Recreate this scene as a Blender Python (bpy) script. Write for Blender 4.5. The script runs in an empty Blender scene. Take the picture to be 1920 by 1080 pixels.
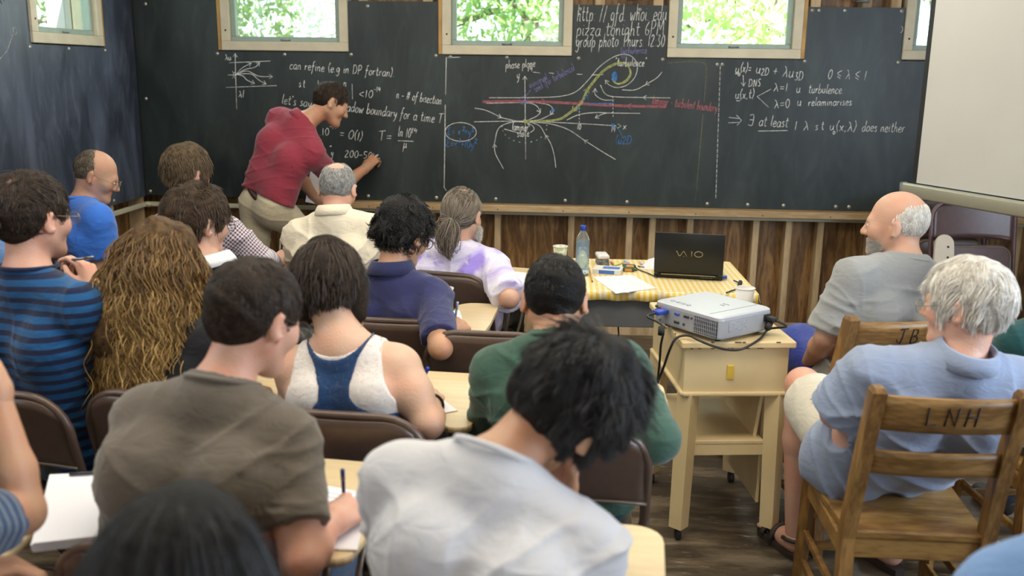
# Seminar room with chalkboards: a lecturer writes while the audience takes notes.
# Units are metres. x runs right along the front wall, y runs from the camera to the front wall, z is up.
import bpy, bmesh, math, random
import numpy as np
from mathutils import Vector, Matrix, Euler
PI = math.pi
random.seed(7)
rng = np.random.default_rng(7)
SC = bpy.context.scene
COL = SC.collection

# ---------------------------------------------------------------- camera
cam_d = bpy.data.cameras.new('camera'); cam = bpy.data.objects.new('camera', cam_d); COL.objects.link(cam)
cam_d.sensor_width = 36.0; cam_d.lens = 33.375; cam_d.clip_start = 0.05; cam_d.clip_end = 200
_r = Vector((0.99759654, 0.06794585, 0.01358346)); _u = Vector((-0.02841648, 0.22239056, 0.97454345)); _f = Vector((-0.06319535, 0.97258717, -0.22378684))
cam.matrix_world = Matrix(((_r.x, _u.x, -_f.x, 0), (_r.y, _u.y, -_f.y, 0), (_r.z, _u.z, -_f.z, 1.66), (0, 0, 0, 1)))
cam_d.dof.use_dof = True; cam_d.dof.focus_distance = 4.0; cam_d.dof.aperture_fstop = 2.6
SC.camera = cam
# ---------------------------------------------------------------- view, world, sun, room light
SC.view_settings.view_transform = 'Standard'; SC.view_settings.look = 'None'
SC.view_settings.gamma = 1.0; SC.view_settings.use_curve_mapping = False
SC.view_settings.exposure = 0.0
SC.cycles.use_denoising = True
SC.cycles.max_bounces = 8; SC.cycles.diffuse_bounces = 4; SC.cycles.glossy_bounces = 3; SC.cycles.transparent_max_bounces = 12
SC.cycles.sample_clamp_indirect = 4.0
world = bpy.data.worlds.new('sky'); SC.world = world; world.use_nodes = True
_n = world.node_tree.nodes; _bg = _n['Background']; _bg.inputs[0].default_value = (0.80, 0.90, 1.0, 1); _bg.inputs[1].default_value = 3.2
sun_d = bpy.data.lights.new('sun', 'SUN'); sun_d.energy = 38.0; sun_d.angle = 0.01; sun_d.color = (1, 0.95, 0.85)
sun = bpy.data.objects.new('sun', sun_d); COL.objects.link(sun); sun.rotation_euler = (math.radians(38), 0, math.radians(25))
def area(name, loc, rot, sx, sy, power, color):
    d = bpy.data.lights.new(name, 'AREA'); d.shape = 'RECTANGLE'; d.size = sx; d.size_y = sy; d.energy = power; d.color = color
    o = bpy.data.objects.new(name, d); COL.objects.link(o); o.location = loc; o.rotation_euler = rot
    return o
# daylight coming in at the openings behind and beside the audience, and ceiling tubes over the seats
area('back_door_daylight', (0.0, -2.4, 1.3), (math.radians(88), 0, 0), 1.3, 2.0, 22, (1.0, 0.96, 0.90))
area('right_window_daylight', (3.12, 1.6, 1.75), (math.radians(90), 0, math.radians(90)), 3.4, 1.0, 120, (0.66, 0.80, 1.0))
area('left_window_daylight', (-2.72, 1.2, 2.2), (math.radians(90), 0, math.radians(-90)), 3.0, 0.8, 22, (0.85, 0.92, 1.0))
area('ceiling_tubes', (-0.3, 2.2, 2.84), (0, 0, 0), 3.6, 0.7, 66, (1.0, 0.93, 0.80))
area('ceiling_tubes', (-0.3, 4.3, 2.84), (0, 0, 0), 3.6, 0.7, 54, (1.0, 0.93, 0.80))
for _wx in (-1.82, -0.44, 0.93, 2.3):
    area('front_window_daylight', (_wx, 5.93, 2.15), (math.radians(-90), 0, 0), 0.66, 0.7, 6, (0.85, 0.95, 1.0))

# ---------------------------------------------------------------- materials
MATS = {}
def nt(m):
    m.use_nodes = True; t = m.node_tree; return t, t.nodes, t.links, t.nodes['Principled BSDF']
def mat(name, col, rough=0.6, var=0.0, vscale=20.0, vcol=None, bump=0.0, bscale=60.0, metal=0.0, spec=0.5, stretch=None, sheen=0.0, sss=0.0, coords='Object', detail=4.0, trans=0.0, ramp=(0.35, 0.65)):
    """Principled surface whose base colour wanders between two tones of the thing itself, with an optional noise bump."""
    if name in MATS: return MATS[name]
    m = bpy.data.materials.new(name); t, N, L, b = nt(m)
    b.inputs['Base Color'].default_value = (*col, 1); b.inputs['Roughness'].default_value = rough
    b.inputs['Metallic'].default_value = metal; b.inputs['Specular IOR Level'].default_value = spec
    if sheen: b.inputs['Sheen Weight'].default_value = sheen; b.inputs['Sheen Roughness'].default_value = 0.5
    if sss: b.inputs['Subsurface Weight'].default_value = sss; b.inputs['Subsurface Radius'].default_value = (0.012, 0.004, 0.002); b.inputs['Subsurface Scale'].default_value = 1.0
    if trans: b.inputs['Transmission Weight'].default_value = trans
    tc = N.new('ShaderNodeTexCoord'); mp = N.new('ShaderNodeMapping'); L.new(tc.outputs[coords], mp.inputs[0])
    if stretch: mp.inputs['Scale'].default_value = stretch
    if var or vcol:
        nz = N.new('ShaderNodeTexNoise'); nz.inputs['Scale'].default_value = vscale; nz.inputs['Detail'].default_value = detail
        L.new(mp.outputs[0], nz.inputs['Vector'])
        rp = N.new('ShaderNodeValToRGB'); rp.color_ramp.elements[0].position = ramp[0]; rp.color_ramp.elements[1].position = ramp[1]
        v2 = vcol if vcol else tuple(min(1, c * (1 + var)) for c in col)
        c1 = col if vcol else tuple(c * (1 - var) for c in col)
        rp.color_ramp.elements[0].color = (*c1, 1); rp.color_ramp.elements[1].color = (*v2, 1)
        L.new(nz.outputs[0], rp.inputs[0]); L.new(rp.outputs[0], b.inputs['Base Color'])
    if bump:
        n2 = N.new('ShaderNodeTexNoise'); n2.inputs['Scale'].default_value = bscale; n2.inputs['Detail'].default_value = 3
        L.new(mp.outputs[0], n2.inputs['Vector'])
        bp = N.new('ShaderNodeBump'); bp.inputs['Strength'].default_value = bump; bp.inputs['Distance'].default_value = 0.01
        L.new(n2.outputs[0], bp.inputs['Height']); L.new(bp.outputs[0], b.inputs['Normal'])
    MATS[name] = m
    return m
def wood(name, c1, c2, scale=6.0, stretch=(6, 6, 0.6), rough=0.55, bump=0.15, dist=2.5):
    """Grained wood: bands of a stretched, distorted noise."""
    if name in MATS: return MATS[name]
    m = bpy.data.materials.new(name); t, N, L, b = nt(m)
    tc = N.new('ShaderNodeTexCoord'); mp = N.new('ShaderNodeMapping'); mp.inputs['Scale'].default_value = stretch
    oi = N.new('ShaderNodeObjectInfo'); ad = N.new('ShaderNodeVectorMath'); ad.operation = 'ADD'
    cx = N.new('ShaderNodeMath'); cx.operation = 'MULTIPLY'; cx.inputs[1].default_value = 37.0
    L.new(oi.outputs['Random'], cx.inputs[0]); L.new(tc.outputs['Object'], ad.inputs[0]); L.new(cx.outputs[0], ad.inputs[1]); L.new(ad.outputs[0], mp.inputs[0])
    n1 = N.new('ShaderNodeTexNoise'); n1.inputs['Scale'].default_value = scale * 0.35; n1.inputs['Detail'].default_value = 3; n1.inputs['Distortion'].default_value = 0.6
    L.new(mp.outputs[0], n1.inputs['Vector'])
    mu = N.new('ShaderNodeMath'); mu.operation = 'MULTIPLY'; mu.inputs[1].default_value = dist * 9
    sn = N.new('ShaderNodeMath'); sn.operation = 'SINE'; L.new(n1.outputs[0], mu.inputs[0]); L.new(mu.outputs[0], sn.inputs[0])
    n2 = N.new('ShaderNodeTexNoise'); n2.inputs['Scale'].default_value = scale * 4; n2.inputs['Detail'].default_value = 6
    L.new(mp.outputs[0], n2.inputs['Vector'])
    m2 = N.new('ShaderNodeMath'); m2.operation = 'MULTIPLY_ADD'; m2.inputs[1].default_value = 0.22; L.new(sn.outputs[0], m2.inputs[0]); L.new(n2.outputs[0], m2.inputs[2])
    rp = N.new('ShaderNodeValToRGB'); rp.color_ramp.elements[0].position = 0.25; rp.color_ramp.elements[1].position = 0.75
    rp.color_ramp.elements[0].color = (*c1, 1); rp.color_ramp.elements[1].color = (*c2, 1)
    L.new(m2.outputs[0], rp.inputs[0]); L.new(rp.outputs[0], b.inputs['Base Color']); b.inputs['Roughness'].default_value = rough
    bp = N.new('ShaderNodeBump'); bp.inputs['Strength'].default_value = bump; bp.inputs['Distance'].default_value = 0.004
    L.new(m2.outputs[0], bp.inputs['Height']); L.new(bp.outputs[0], b.inputs['Normal'])
    MATS[name] = m
    return m
# ---------------------------------------------------------------- objects
def thing(name, label, cat, loc=(0, 0, 0), rotz=0.0, group=None):
    o = bpy.data.objects.new(name, None); COL.objects.link(o); o.empty_display_size = 0.1
    o.location = loc; o.rotation_euler = (0, 0, rotz)
    return tag(o, label, cat, group)
def tag(o, label, cat, group=None):
    o['label'] = label; o['category'] = cat
    if group: o['group'] = group
    return o
def link_mesh(name, me, m, parent=None, label=None):
    o = bpy.data.objects.new(name, me); COL.objects.link(o)
    if m: me.materials.append(m)
    if parent: o.parent = parent
    if label: o['label'] = label
    return o
def struct(o):
    o['kind'] = 'structure'; return o
class MB:
    """Collects boxes, tubes, lathes and prisms; build() links them as one mesh object."""
    def __init__(s): s.v = []; s.f = []; s.sm = []
    def add(s, vs, fs, smooth=False, M=None):
        b = len(s.v)
        s.v += [tuple(M @ Vector(v)) if M else tuple(v) for v in vs]
        s.f += [tuple(i + b for i in f) for f in fs]; s.sm += [smooth] * len(fs); return s
    def box(s, c, d, bev=0.0, M=None, rot=None, seg=1):
        bm = bmesh.new(); bmesh.ops.create_cube(bm, size=1.0)
        for v in bm.verts: v.co = Vector((v.co.x * d[0], v.co.y * d[1], v.co.z * d[2]))
        if bev: bmesh.ops.bevel(bm, geom=bm.edges[:], offset=min(bev, 0.45 * min(d)), segments=seg, affect='EDGES', profile=0.5)
        T = Matrix.Translation(c)
        if rot: T = T @ Euler(rot).to_matrix().to_4x4()
        if M: T = M @ T
        bm.verts.index_update()
        s.add([v.co[:] for v in bm.verts], [[v.index for v in f.verts] for f in bm.faces], bev > 0 and seg > 1, T); bm.free(); return s
    def tube(s, pts, r, n=8, closed=False, M=None, smooth=True):
        P = [Vector(p) for p in pts]; m = len(P); R = r if hasattr(r, '__len__') else [r] * m
        vs = []; fs = []; up = None
        for i in range(m):
            if closed: t = P[(i + 1) % m] - P[i - 1]
            else: t = P[min(i + 1, m - 1)] - P[max(i - 1, 0)]
            t = t.normalized() if t.length > 1e-9 else Vector((0, 0, 1))
            if up is None:
                up = Vector((0, 0, 1)) if abs(t.z) < 0.9 else Vector((1, 0, 0))
            a = up - t * up.dot(t); a = a.normalized() if a.length > 1e-6 else t.orthogonal().normalized(); up = a; b = t.cross(a)
            for k in range(n):
                q = 2 * PI * k / n; vs.append(P[i] + (a * math.cos(q) + b * math.sin(q)) * R[i])
        for i in range(m if closed else m - 1):
            j = (i + 1) % m
            for k in range(n): fs.append((i * n + k, i * n + (k + 1) % n, j * n + (k + 1) % n, j * n + k))
        if not closed: fs += [tuple(range(n - 1, -1, -1)), tuple((m - 1) * n + k for k in range(n))]
        return s.add(vs, fs, smooth, M)
    def cyl(s, a, b, r1, r2=None, n=20, M=None, smooth=True):
        return s.tube([a, b], [r1, r1 if r2 is None else r2], n, False, M, smooth)
    def lathe(s, prof, c=(0, 0, 0), n=32, M=None):
        vs = []; fs = []; m = len(prof)
        for r, z in prof:
            for k in range(n): q = 2 * PI * k / n; vs.append((c[0] + r * math.cos(q), c[1] + r * math.sin(q), c[2] + z))
        for i in range(m - 1):
            for k in range(n): fs.append((i * n + k, i * n + (k + 1) % n, (i + 1) * n + (k + 1) % n, (i + 1) * n + k))
        fs += [tuple(range(n - 1, -1, -1)), tuple((m - 1) * n + k for k in range(n))]
        return s.add(vs, fs, True, M)
    def prism(s, outline, z0, z1, M=None, inset=0.0):
        """outline: 2-D points counter-clockwise, extruded from z0 to z1; inset rounds the rim a little."""
        n = len(outline); c = Vector((sum(p[0] for p in outline) / n, sum(p[1] for p in outline) / n))
        def ring(z, k): return [((p[0] - c.x) * k + c.x, (p[1] - c.y) * k + c.y, z) for p in outline]
        k = 1.0 - inset
        if inset:
            h = min(abs(z1 - z0) * 0.3, 0.006); rings = [ring(z0, k), ring(z0 + h, 1), ring(z1 - h, 1), ring(z1, k)]
        else: rings = [ring(z0, 1), ring(z1, 1)]
        vs = [v for r_ in rings for v in r_]; fs = [tuple(range(n - 1, -1, -1)), tuple((len(rings) - 1) * n + i for i in range(n))]
        for j in range(len(rings) - 1):
            for i in range(n): fs.append((j * n + i, j * n + (i + 1) % n, (j + 1) * n + (i + 1) % n, (j + 1) * n + i))
        return s.add(vs, fs, False, M)
    def build(s, name, m, parent=None, label=None):
        me = bpy.data.meshes.new(name); me.from_pydata(s.v, [], s.f)
        me.polygons.foreach_set('use_smooth', s.sm); me.update()
        return link_mesh(name, me, m, parent, label)
def frame_M(o, x, y, z):
    return Matrix(((x[0], y[0], z[0], o[0]), (x[1], y[1], z[1], o[1]), (x[2], y[2], z[2], o[2]), (0, 0, 0, 1)))
def arc(cx, cy, r, a0, a1, n=6): return [(cx + r * math.cos(math.radians(a0 + (a1 - a0) * i / n)), cy + r * math.sin(math.radians(a0 + (a1 - a0) * i / n))) for i in range(n + 1)]
def rrect(x0, y0, x1, y1, r, n=5):
    return arc(x1 - r, y0 + r, r, -90, 0, n) + arc(x1 - r, y1 - r, r, 0, 90, n) + arc(x0 + r, y1 - r, r, 90, 180, n) + arc(x0 + r, y0 + r, r, 180, 270, n)
def bez(p, n=24):
    """Catmull-Rom through the points."""
    P = [np.array(q, float) for q in p]; P = [2 * P[0] - P[1]] + P + [2 * P[-1] - P[-2]]; out = []
    for i in range(1, len(P) - 2):
        m = max(2, n // (len(P) - 3))
        for k in range(m):
            t = k / m; a, b, c, d = P[i - 1], P[i], P[i + 1], P[i + 2]
            out.append(tuple(0.5 * (2 * b + (c - a) * t + (2 * a - 5 * b + 4 * c - d) * t * t + (3 * b - a - 3 * c + d) * t ** 3)))
    out.append(tuple(P[-2])); return out
def strokes(name, lines, r, m, parent=None, res=0):
    """Rounded lines as one mesh: chalk or ink drawn on a surface."""
    b = MB()
    for pts in lines: b.tube(pts, r, 6 if res else 5)
    return b.build(name, m, parent)
def dup(root, loc, rotz, label):
    """A copy of a thing with copies of its parts and sub-parts."""
    r = root.copy(); COL.objects.link(r); r.location = loc; r.rotation_euler = (0, 0, rotz); r['label'] = label
    for ch in list(root.children):
        c = ch.copy(); COL.objects.link(c); c.parent = r
        for g in list(ch.children):
            d = g.copy(); COL.objects.link(d); d.parent = c
    return r

# ================================================================ THE ROOM
FW = 6.0          # front face of the front wall's studs
LX, RX, BY, CZ = -2.8, 3.2, -2.5, 2.92
M_ply = wood('plywood', (0.115, 0.055, 0.015), (0.29, 0.155, 0.052), 8.0, (5, 5, 0.55), 0.5, 0.15, 2.6)
M_stud = wood('bare_studs', (0.33, 0.22, 0.11), (0.50, 0.36, 0.20), 4.0, (8, 8, 0.8), 0.65, 0.1, 1.5)
M_trim = mat('cream_trim_paint', (0.56, 0.50, 0.36), 0.5, 0.06, 12, bump=0.05)
M_sash = mat('sage_sash_paint', (0.28, 0.36, 0.31), 0.45, 0.05, 15)
M_ceil = wood('ceiling_boards', (0.36, 0.26, 0.15), (0.55, 0.42, 0.26), 3.0, (5, 0.6, 5), 0.6)
M_wallp = mat('painted_wall', (0.50, 0.47, 0.40), 0.7, 0.05, 4)
def floor_mat():
    m = bpy.data.materials.new('worn_floor_paint'); t, N, L, b = nt(m); MATS['worn_floor_paint'] = m
    tc = N.new('ShaderNodeTexCoord'); mp = N.new('ShaderNodeMapping'); mp.inputs['Scale'].default_value = (1.0, 4.5, 1); mp.inputs['Rotation'].default_value = (0, 0, 0.12)
    L.new(tc.outputs['Object'], mp.inputs[0])
    def noise(s, d): n = N.new('ShaderNodeTexNoise'); n.inputs['Scale'].default_value = s; n.inputs['Detail'].default_value = d; n.inputs['Roughness'].default_value = 0.7; L.new(mp.outputs[0], n.inputs['Vector']); return n
    a = noise(2.2, 8); r1 = N.new('ShaderNodeValToRGB'); e = r1.color_ramp.elements
    e[0].position = 0.36; e[0].color = (0.035, 0.026, 0.018, 1); e[1].position = 0.66; e[1].color = (0.22, 0.17, 0.11, 1)
    k = e.new(0.5); k.color = (0.08, 0.06, 0.038, 1); L.new(a.outputs[0], r1.inputs[0])
    g = noise(7.0, 6); r2 = N.new('ShaderNodeValToRGB'); r2.color_ramp.elements[0].position = 0.60; r2.color_ramp.elements[1].position = 0.70; L.new(g.outputs[0], r2.inputs[0])
    mx = N.new('ShaderNodeMixRGB'); mx.inputs[2].default_value = (0.36, 0.32, 0.26, 1); L.new(r2.outputs[0], mx.inputs[0]); L.new(r1.outputs[0], mx.inputs[1])
    L.new(mx.outputs[0], b.inputs['Base Color']); b.inputs['Roughness'].default_value = 0.38
    bp = N.new('ShaderNodeBump'); bp.inputs['Strength'].default_value = 0.15; bp.inputs['Distance'].default_value = 0.004; L.new(a.outputs[0], bp.inputs['Height']); L.new(bp.outputs[0], b.inputs['Normal'])
    return m
def board_mat(name, base, dust_sheen, amt):
    m = bpy.data.materials.new(name); t, N, L, b = nt(m); MATS[name] = m
    tc = N.new('ShaderNodeTexCoord'); mp = N.new('ShaderNodeMapping'); mp.inputs['Scale'].default_value = (1.6, 1.6, 0.55); L.new(tc.outputs['Object'], mp.inputs[0])
    def noise(s, d, dist): n = N.new('ShaderNodeTexNoise'); n.inputs['Scale'].default_value = s; n.inputs['Detail'].default_value = d; n.inputs['Distortion'].default_value = dist; L.new(mp.outputs[0], n.inputs['Vector']); return n
    a = noise(1.6, 6, 1.4); r1 = N.new('ShaderNodeValToRGB'); r1.color_ramp.elements[0].position = 0.42; r1.color_ramp.elements[1].position = 0.78; L.new(a.outputs[0], r1.inputs[0])
    c = noise(6.0, 8, 2.0); r3 = N.new('ShaderNodeValToRGB'); r3.color_ramp.elements[0].position = 0.5; r3.color_ramp.elements[1].position = 0.8; L.new(c.outputs[0], r3.inputs[0])
    s1 = N.new('ShaderNodeMath'); s1.operation = 'MULTIPLY_ADD'; s1.inputs[1].default_value = 0.5; L.new(r3.outputs[0], s1.inputs[0]); L.new(r1.outputs[0], s1.inputs[2])
    s2 = N.new('ShaderNodeMath'); s2.operation = 'MULTIPLY'; s2.inputs[1].default_value = amt; L.new(s1.outputs[0], s2.inputs[0]); s2.use_clamp = True
    mx = N.new('ShaderNodeMixRGB'); mx.inputs[1].default_value = (*base, 1); mx.inputs[2].default_value = (*dust_sheen, 1); L.new(s2.outputs[0], mx.inputs[0])
    L.new(mx.outputs[0], b.inputs['Base Color']); b.inputs['Roughness'].default_value = 0.42; b.inputs['Specular IOR Level'].default_value = 0.4
    return m
M_floor = floor_mat()
M_board = board_mat('chalkboard_slate', (0.015, 0.022, 0.022), (0.074, 0.092, 0.088), 0.44)
M_board2 = board_mat('chalkboard_slate_blue_sheen', (0.030, 0.038, 0.055), (0.14, 0.165, 0.22), 0.75)  # side board: cool window reflection painted into both slate colours
struct(MB().box((0.2, 1.75, -0.03), (6.6, 9.0, 0.06)).build('floor', M_floor))
struct(MB().box((0.2, 1.75, CZ + 0.03), (6.6, 9.0, 0.06)).build('ceiling', M_ceil))
# window openings in the front wall: x from, x to (outer trim), sill height
WIN = [(-2.224, -1.424, 1.757), (-0.84, -0.043, 1.749), (0.534, 1.33, 1.748), (1.924, 2.62, 1.752)]
WT = 2.66
def holed_wall(name, m, holes, u0, u1, z0, z1, place, th):
    """A wall sheet of boxes around rectangular holes; place(u, z) gives the box centre, th its thickness axis."""
    b = MB(); u = u0
    for a, c, s, tp in sorted(holes):
        for (p, q, r_, w) in ((u, a, z0, z1), (a, c, z0, s), (a, c, tp, z1)):
            if q - p > 1e-4 and w - r_ > 1e-4: place(b, (p + q) / 2, (r_ + w) / 2, q - p, w - r_, th)
        u = c
    place(b, (u + u1) / 2, (z0 + z1) / 2, u1 - u, z1 - z0, th)
    return struct(b.build(name, m))
holed_wall('wall_front', M_ply, [(a + 0.03, c - 0.03, s + 0.03, WT - 0.03) for a, c, s in WIN], LX - 0.2, RX + 0.2, 0, CZ, lambda b, u, z, du, dz, th: b.box((u, FW + 0.115, z), (du, th, dz)), 0.05)
WL = [(4.818, 5.554, 1.763), (3.1, 3.9, 1.763), (0.3, 2.4, 1.763)]
holed_wall('wall_left', M_ply, [(a + 0.03, c - 0.03, s + 0.03, WT - 0.03) for a, c, s in WL], BY, FW + 0.09, 0, CZ, lambda b, u, z, du, dz, th: b.box((LX - 0.115, u, z), (th, du, dz)), 0.05)
holed_wall('wall_right', M_wallp, [(0.0, 3.3, 1.2, 2.3)], BY, FW + 0.09, 0, CZ, lambda b, u, z, du, dz, th: b.box((RX + 0.05, u, z), (th, du, dz)), 0.05)
holed_wall('wall_back', M_wallp, [(-0.7, 0.7, 0.02, 2.2)], LX - 0.2, RX + 0.2, 0, CZ, lambda b, u, z, du, dz, th: b.box((u, BY - 0.05, z), (du, th, dz)), 0.05)
# studs of the open framing
_k = 0
def stud(x0, x1, y0, y1, z0, z1):
    global _k; _k += 1
    struct(MB().box(((x0 + x1) / 2, (y0 + y1) / 2, (z0 + z1) / 2), (x1 - x0, y1 - y0, z1 - z0), 0.003).build('trim_%d' % _k, M_stud))
for cx in (-2.64, -2.36, -1.86, -1.372, -0.92, -0.488, -0.017, 0.352, 0.497, 0.734, 1.145, 1.348, 1.545, 1.86, 2.3, 2.75):
    stud(cx - 0.02, cx + 0.02, FW, FW + 0.09, 0.04, 0.82)
for cx in (-2.5, -1.33, -0.93, 0.12, 0.47, 1.40, 1.70, 1.87):
    stud(cx - 0.03, cx + 0.03, FW, FW + 0.09, 2.0, CZ)
for cy in (5.96, 5.55, 5.38, 5.0, 4.6, 4.2, 3.8, 3.4, 3.0, 2.6, 2.2):
    stud(LX - 0.09, LX, cy - 0.02, cy + 0.02, 0.04, 0.84)
for cy in (4.6, 4.1, 2.8): stud(LX - 0.09, LX, cy - 0.02, cy + 0.02, 2.2, CZ)
struct(MB().box((0.2, FW + 0.03, 0.02), (6.0, 0.12, 0.04)).box((0.2, FW - 0.035, 0.055), (6.0, 0.02, 0.11)).build('baseboard_front', M_stud))
struct(MB().box((LX - 0.03, 1.75, 0.02), (0.12, 8.4, 0.04)).build('baseboard_left', M_stud))
# windows
M_glass = bpy.data.materials.new('window_glass'); _t, _N, _L, _b = nt(M_glass)
_tr = _N.new('ShaderNodeBsdfTransparent'); _gl = _N.new('ShaderNodeBsdfGlossy'); _gl.inputs['Roughness'].default_value = 0.05
_mx = _N.new('ShaderNodeMixShader'); _mx.inputs[0].default_value = 0.06
_L.new(_tr.outputs[0], _mx.inputs[1]); _L.new(_gl.outputs[0], _mx.inputs[2]); _L.new(_mx.outputs[0], _N['Material Output'].inputs[0])
_tr.inputs[0].default_value = (0.93, 0.97, 0.96, 1)
def ring(b, x0, x1, z0, z1, w, y0, y1, M):
    for (cx, cz, dx, dz) in (((x0 + x1) / 2, z0 + w / 2, x1 - x0, w), ((x0 + x1) / 2, z1 - w / 2, x1 - x0, w), (x0 + w / 2, (z0 + z1) / 2, w, z1 - z0 - 2 * w), (x1 - w / 2, (z0 + z1) / 2, w, z1 - z0 - 2 * w)):
        b.box((cx, (y0 + y1) / 2, cz), (dx, y1 - y0, dz), 0.003, M)
def window(k, x0, x1, z0, M, wood_side):
    """Cream casing proud of the wall, a raw wood edge on one side, a sage sash and its pane."""
    root = bpy.data.objects.new('window_%d' % k, None); COL.objects.link(root); struct(root)
    b = MB(); ring(b, x0, x1, z0, WT, 0.055, -0.03, 0.12, M); b.build('window_frame', M_trim, root)
    b = MB(); ring(b, x0 + 0.055, x1 - 0.055, z0 + 0.055, WT - 0.055, 0.03, 0.0, 0.05, M); b.build('sash', M_sash, root)
    b = MB(); b.box(((x0 + x1) / 2, 0.03, (z0 + WT) / 2), (x1 - x0 - 0.16, 0.004, WT - z0 - 0.16), 0, M); b.build('pane', M_glass, root)
    b = MB(); b.box((x0 - 0.012 if wood_side < 0 else x1 + 0.012, -0.005, (z0 + WT) / 2), (0.022, 0.04, WT - z0), 0.002, M); b.build('wood_edge', mat('raw_pine_edge', (0.42, 0.24, 0.07), 0.6, 0.2, 9), root)
    b = MB(); b.tube([M @ Vector(((x0 + x1) / 2 + d, -0.004 - 0.012 * math.sin(PI * (d + 0.03) / 0.06), z0 + 0.066)) for d in (-0.03, -0.015, 0, 0.015, 0.03)], 0.004, 6); b.build('lift_handle', mat('grey_metal', (0.25, 0.26, 0.27), 0.35, metal=0.8), root)
    b = MB()
    for zz in (z0 + 0.12, z0 + 0.42): b.cyl(M @ Vector((x0 + 0.03, -0.031, zz)), M @ Vector((x0 + 0.03, -0.0305, zz)), 0.006, n=10)
    b.build('screw_hole', mat('dark_hole', (0.02, 0.015, 0.01), 0.9), root)
MF = Matrix.Translation((0, FW, 0)); ML = frame_M((LX, 0, 0), (0, 1, 0), (-1, 0, 0), (0, 0, 1))
for i, (a, c, s) in enumerate(WIN): window(i + 1, a, c, s, MF, -1 if i < 2 else 1)
for i, (a, c, s) in enumerate(WL): window(i + 5, a, c, s, ML, 1)
# ---------------------------------------------------------------- chalkboards, screwed to the studs, notched under the windows
BZ0, BZ1 = 0.835, 2.05
M_bolt = mat('bolt_washer', (0.55, 0.53, 0.48), 0.4, metal=0.7)
def chalkboard(name, label, pieces, bolts, M, m, extra=()):
    root = thing(name, label, 'chalkboard'); b = MB()
    for (x0, x1, z0, z1) in pieces: b.box(((x0 + x1) / 2, -0.0085, (z0 + z1) / 2), (x1 - x0, 0.013, z1 - z0), 0, M)
    b.build('slate', m, root)
    for (x, z) in bolts:
        q = MB(); q.cyl(M @ Vector((x, -0.014, z)), M @ Vector((x, -0.018, z)), 0.011, 0.010, 14); q.cyl(M @ Vector((x, -0.018, z)), M @ Vector((x, -0.021, z)), 0.005, 0.004, 8); q.build('bolt', M_bolt, root)
    return root
J1, J2 = -0.826, 0.852
board_a = chalkboard('chalkboard', 'black chalkboard behind the bending lecturer, from the corner to the second front window', [(-2.795, J1, BZ0, 1.752), (-2.795, -2.25, 1.752, 2.06), (-1.424, -0.866, 1.752, 2.06)],
    [(-2.26, 1.735), (-1.41, 1.74), (-1.83, 1.735), (-0.88, 1.74), (-2.755, 0.86), (-1.85, 0.86), (-1.32, 0.86), (-0.88, 0.86), (-2.7, 2.03), (-1.3, 2.03), (-2.74, 1.45)], MF, M_board)
board_b = chalkboard('chalkboard', 'middle chalkboard with the spiral phase-plane diagram in coloured chalk', [(J1, J2, BZ0, 1.744), (-0.04, 0.53, 1.744, BZ1)],
    [(-0.79, 1.735), (-0.44, 1.735), (0.0, 1.735), (0.51, 1.735), (0.0, 2.025), (0.36, 2.025), (0.84, 1.71), (-0.5, 0.86), (-0.06, 0.86), (0.33, 0.86), (0.83, 0.86)], MF, M_board)
board_c = chalkboard('chalkboard', 'right chalkboard with few lines of white algebra beside the white screen', [(J2, RX - 0.05, BZ0, 1.744), (1.355, 1.925, 1.744, BZ1)],
    [(1.36, 1.735), (1.91, 1.735), (1.38, 2.03), (1.42, 2.03), (1.57, 2.03), (1.9, 2.03), (0.87, 1.71), (1.3, 0.86), (1.62, 0.86), (1.08, 0.86), (1.70, 0.86)], MF, M_board)
board_d = chalkboard('chalkboard', 'chalkboard with a painted-in bluish sheen on the left side wall under the small window', [(1.6, 5.985, BZ0 - 0.005, 1.757), (5.58, 5.985, 1.757, 2.9), (3.95, 4.815, 1.757, 2.9)],
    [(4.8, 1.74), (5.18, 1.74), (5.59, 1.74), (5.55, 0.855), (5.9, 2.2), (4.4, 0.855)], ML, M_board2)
struct(MB().box((LX + 0.012, FW - 0.02, 1.85), (0.012, 0.02, 2.05)).build('trim_90', mat('corner_gap', (0.01, 0.01, 0.01), 0.6)))
# chalk ledge and the cream cable conduit under it
t_ = MB(); t_.box((0.85, FW - 0.045, 0.823), (4.55, 0.11, 0.02), 0.004); t_.box((0.85, FW - 0.09, 0.806), (4.55, 0.022, 0.03), 0.003)
led = tag(t_.build('chalk_ledge', wood('ledge_wood', (0.34, 0.22, 0.10), (0.52, 0.38, 0.21), 4, (0.8, 8, 8), 0.5, 0.05, 1.2)), 'long wooden chalk ledge running along the foot of the front chalkboards', 'chalk ledge')
for x in np.arange(-1.3, 3.0, 0.41):
    q = MB(); q.cyl((x, FW - 0.1005, 0.806), (x, FW - 0.1016, 0.806), 0.004, n=8); q.build('screw_head', mat('dark_hole', (0.02, 0.015, 0.01), 0.9), led)
t_ = MB(); t_.box((0.19, FW - 0.014, 0.777), (5.9, 0.028, 0.028), 0.004); t_.box((LX + 0.014, 3.9, 0.777), (0.028, 4.15, 0.028), 0.004); t_.box((LX + 0.03, FW - 0.03, 0.777), (0.05, 0.05, 0.032), 0.012)
tag(t_.build('cable_conduit', mat('cream_conduit', (0.56, 0.54, 0.40), 0.4)), 'cream cable conduit bending round the room corner below the chalkboards', 'conduit')
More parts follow.
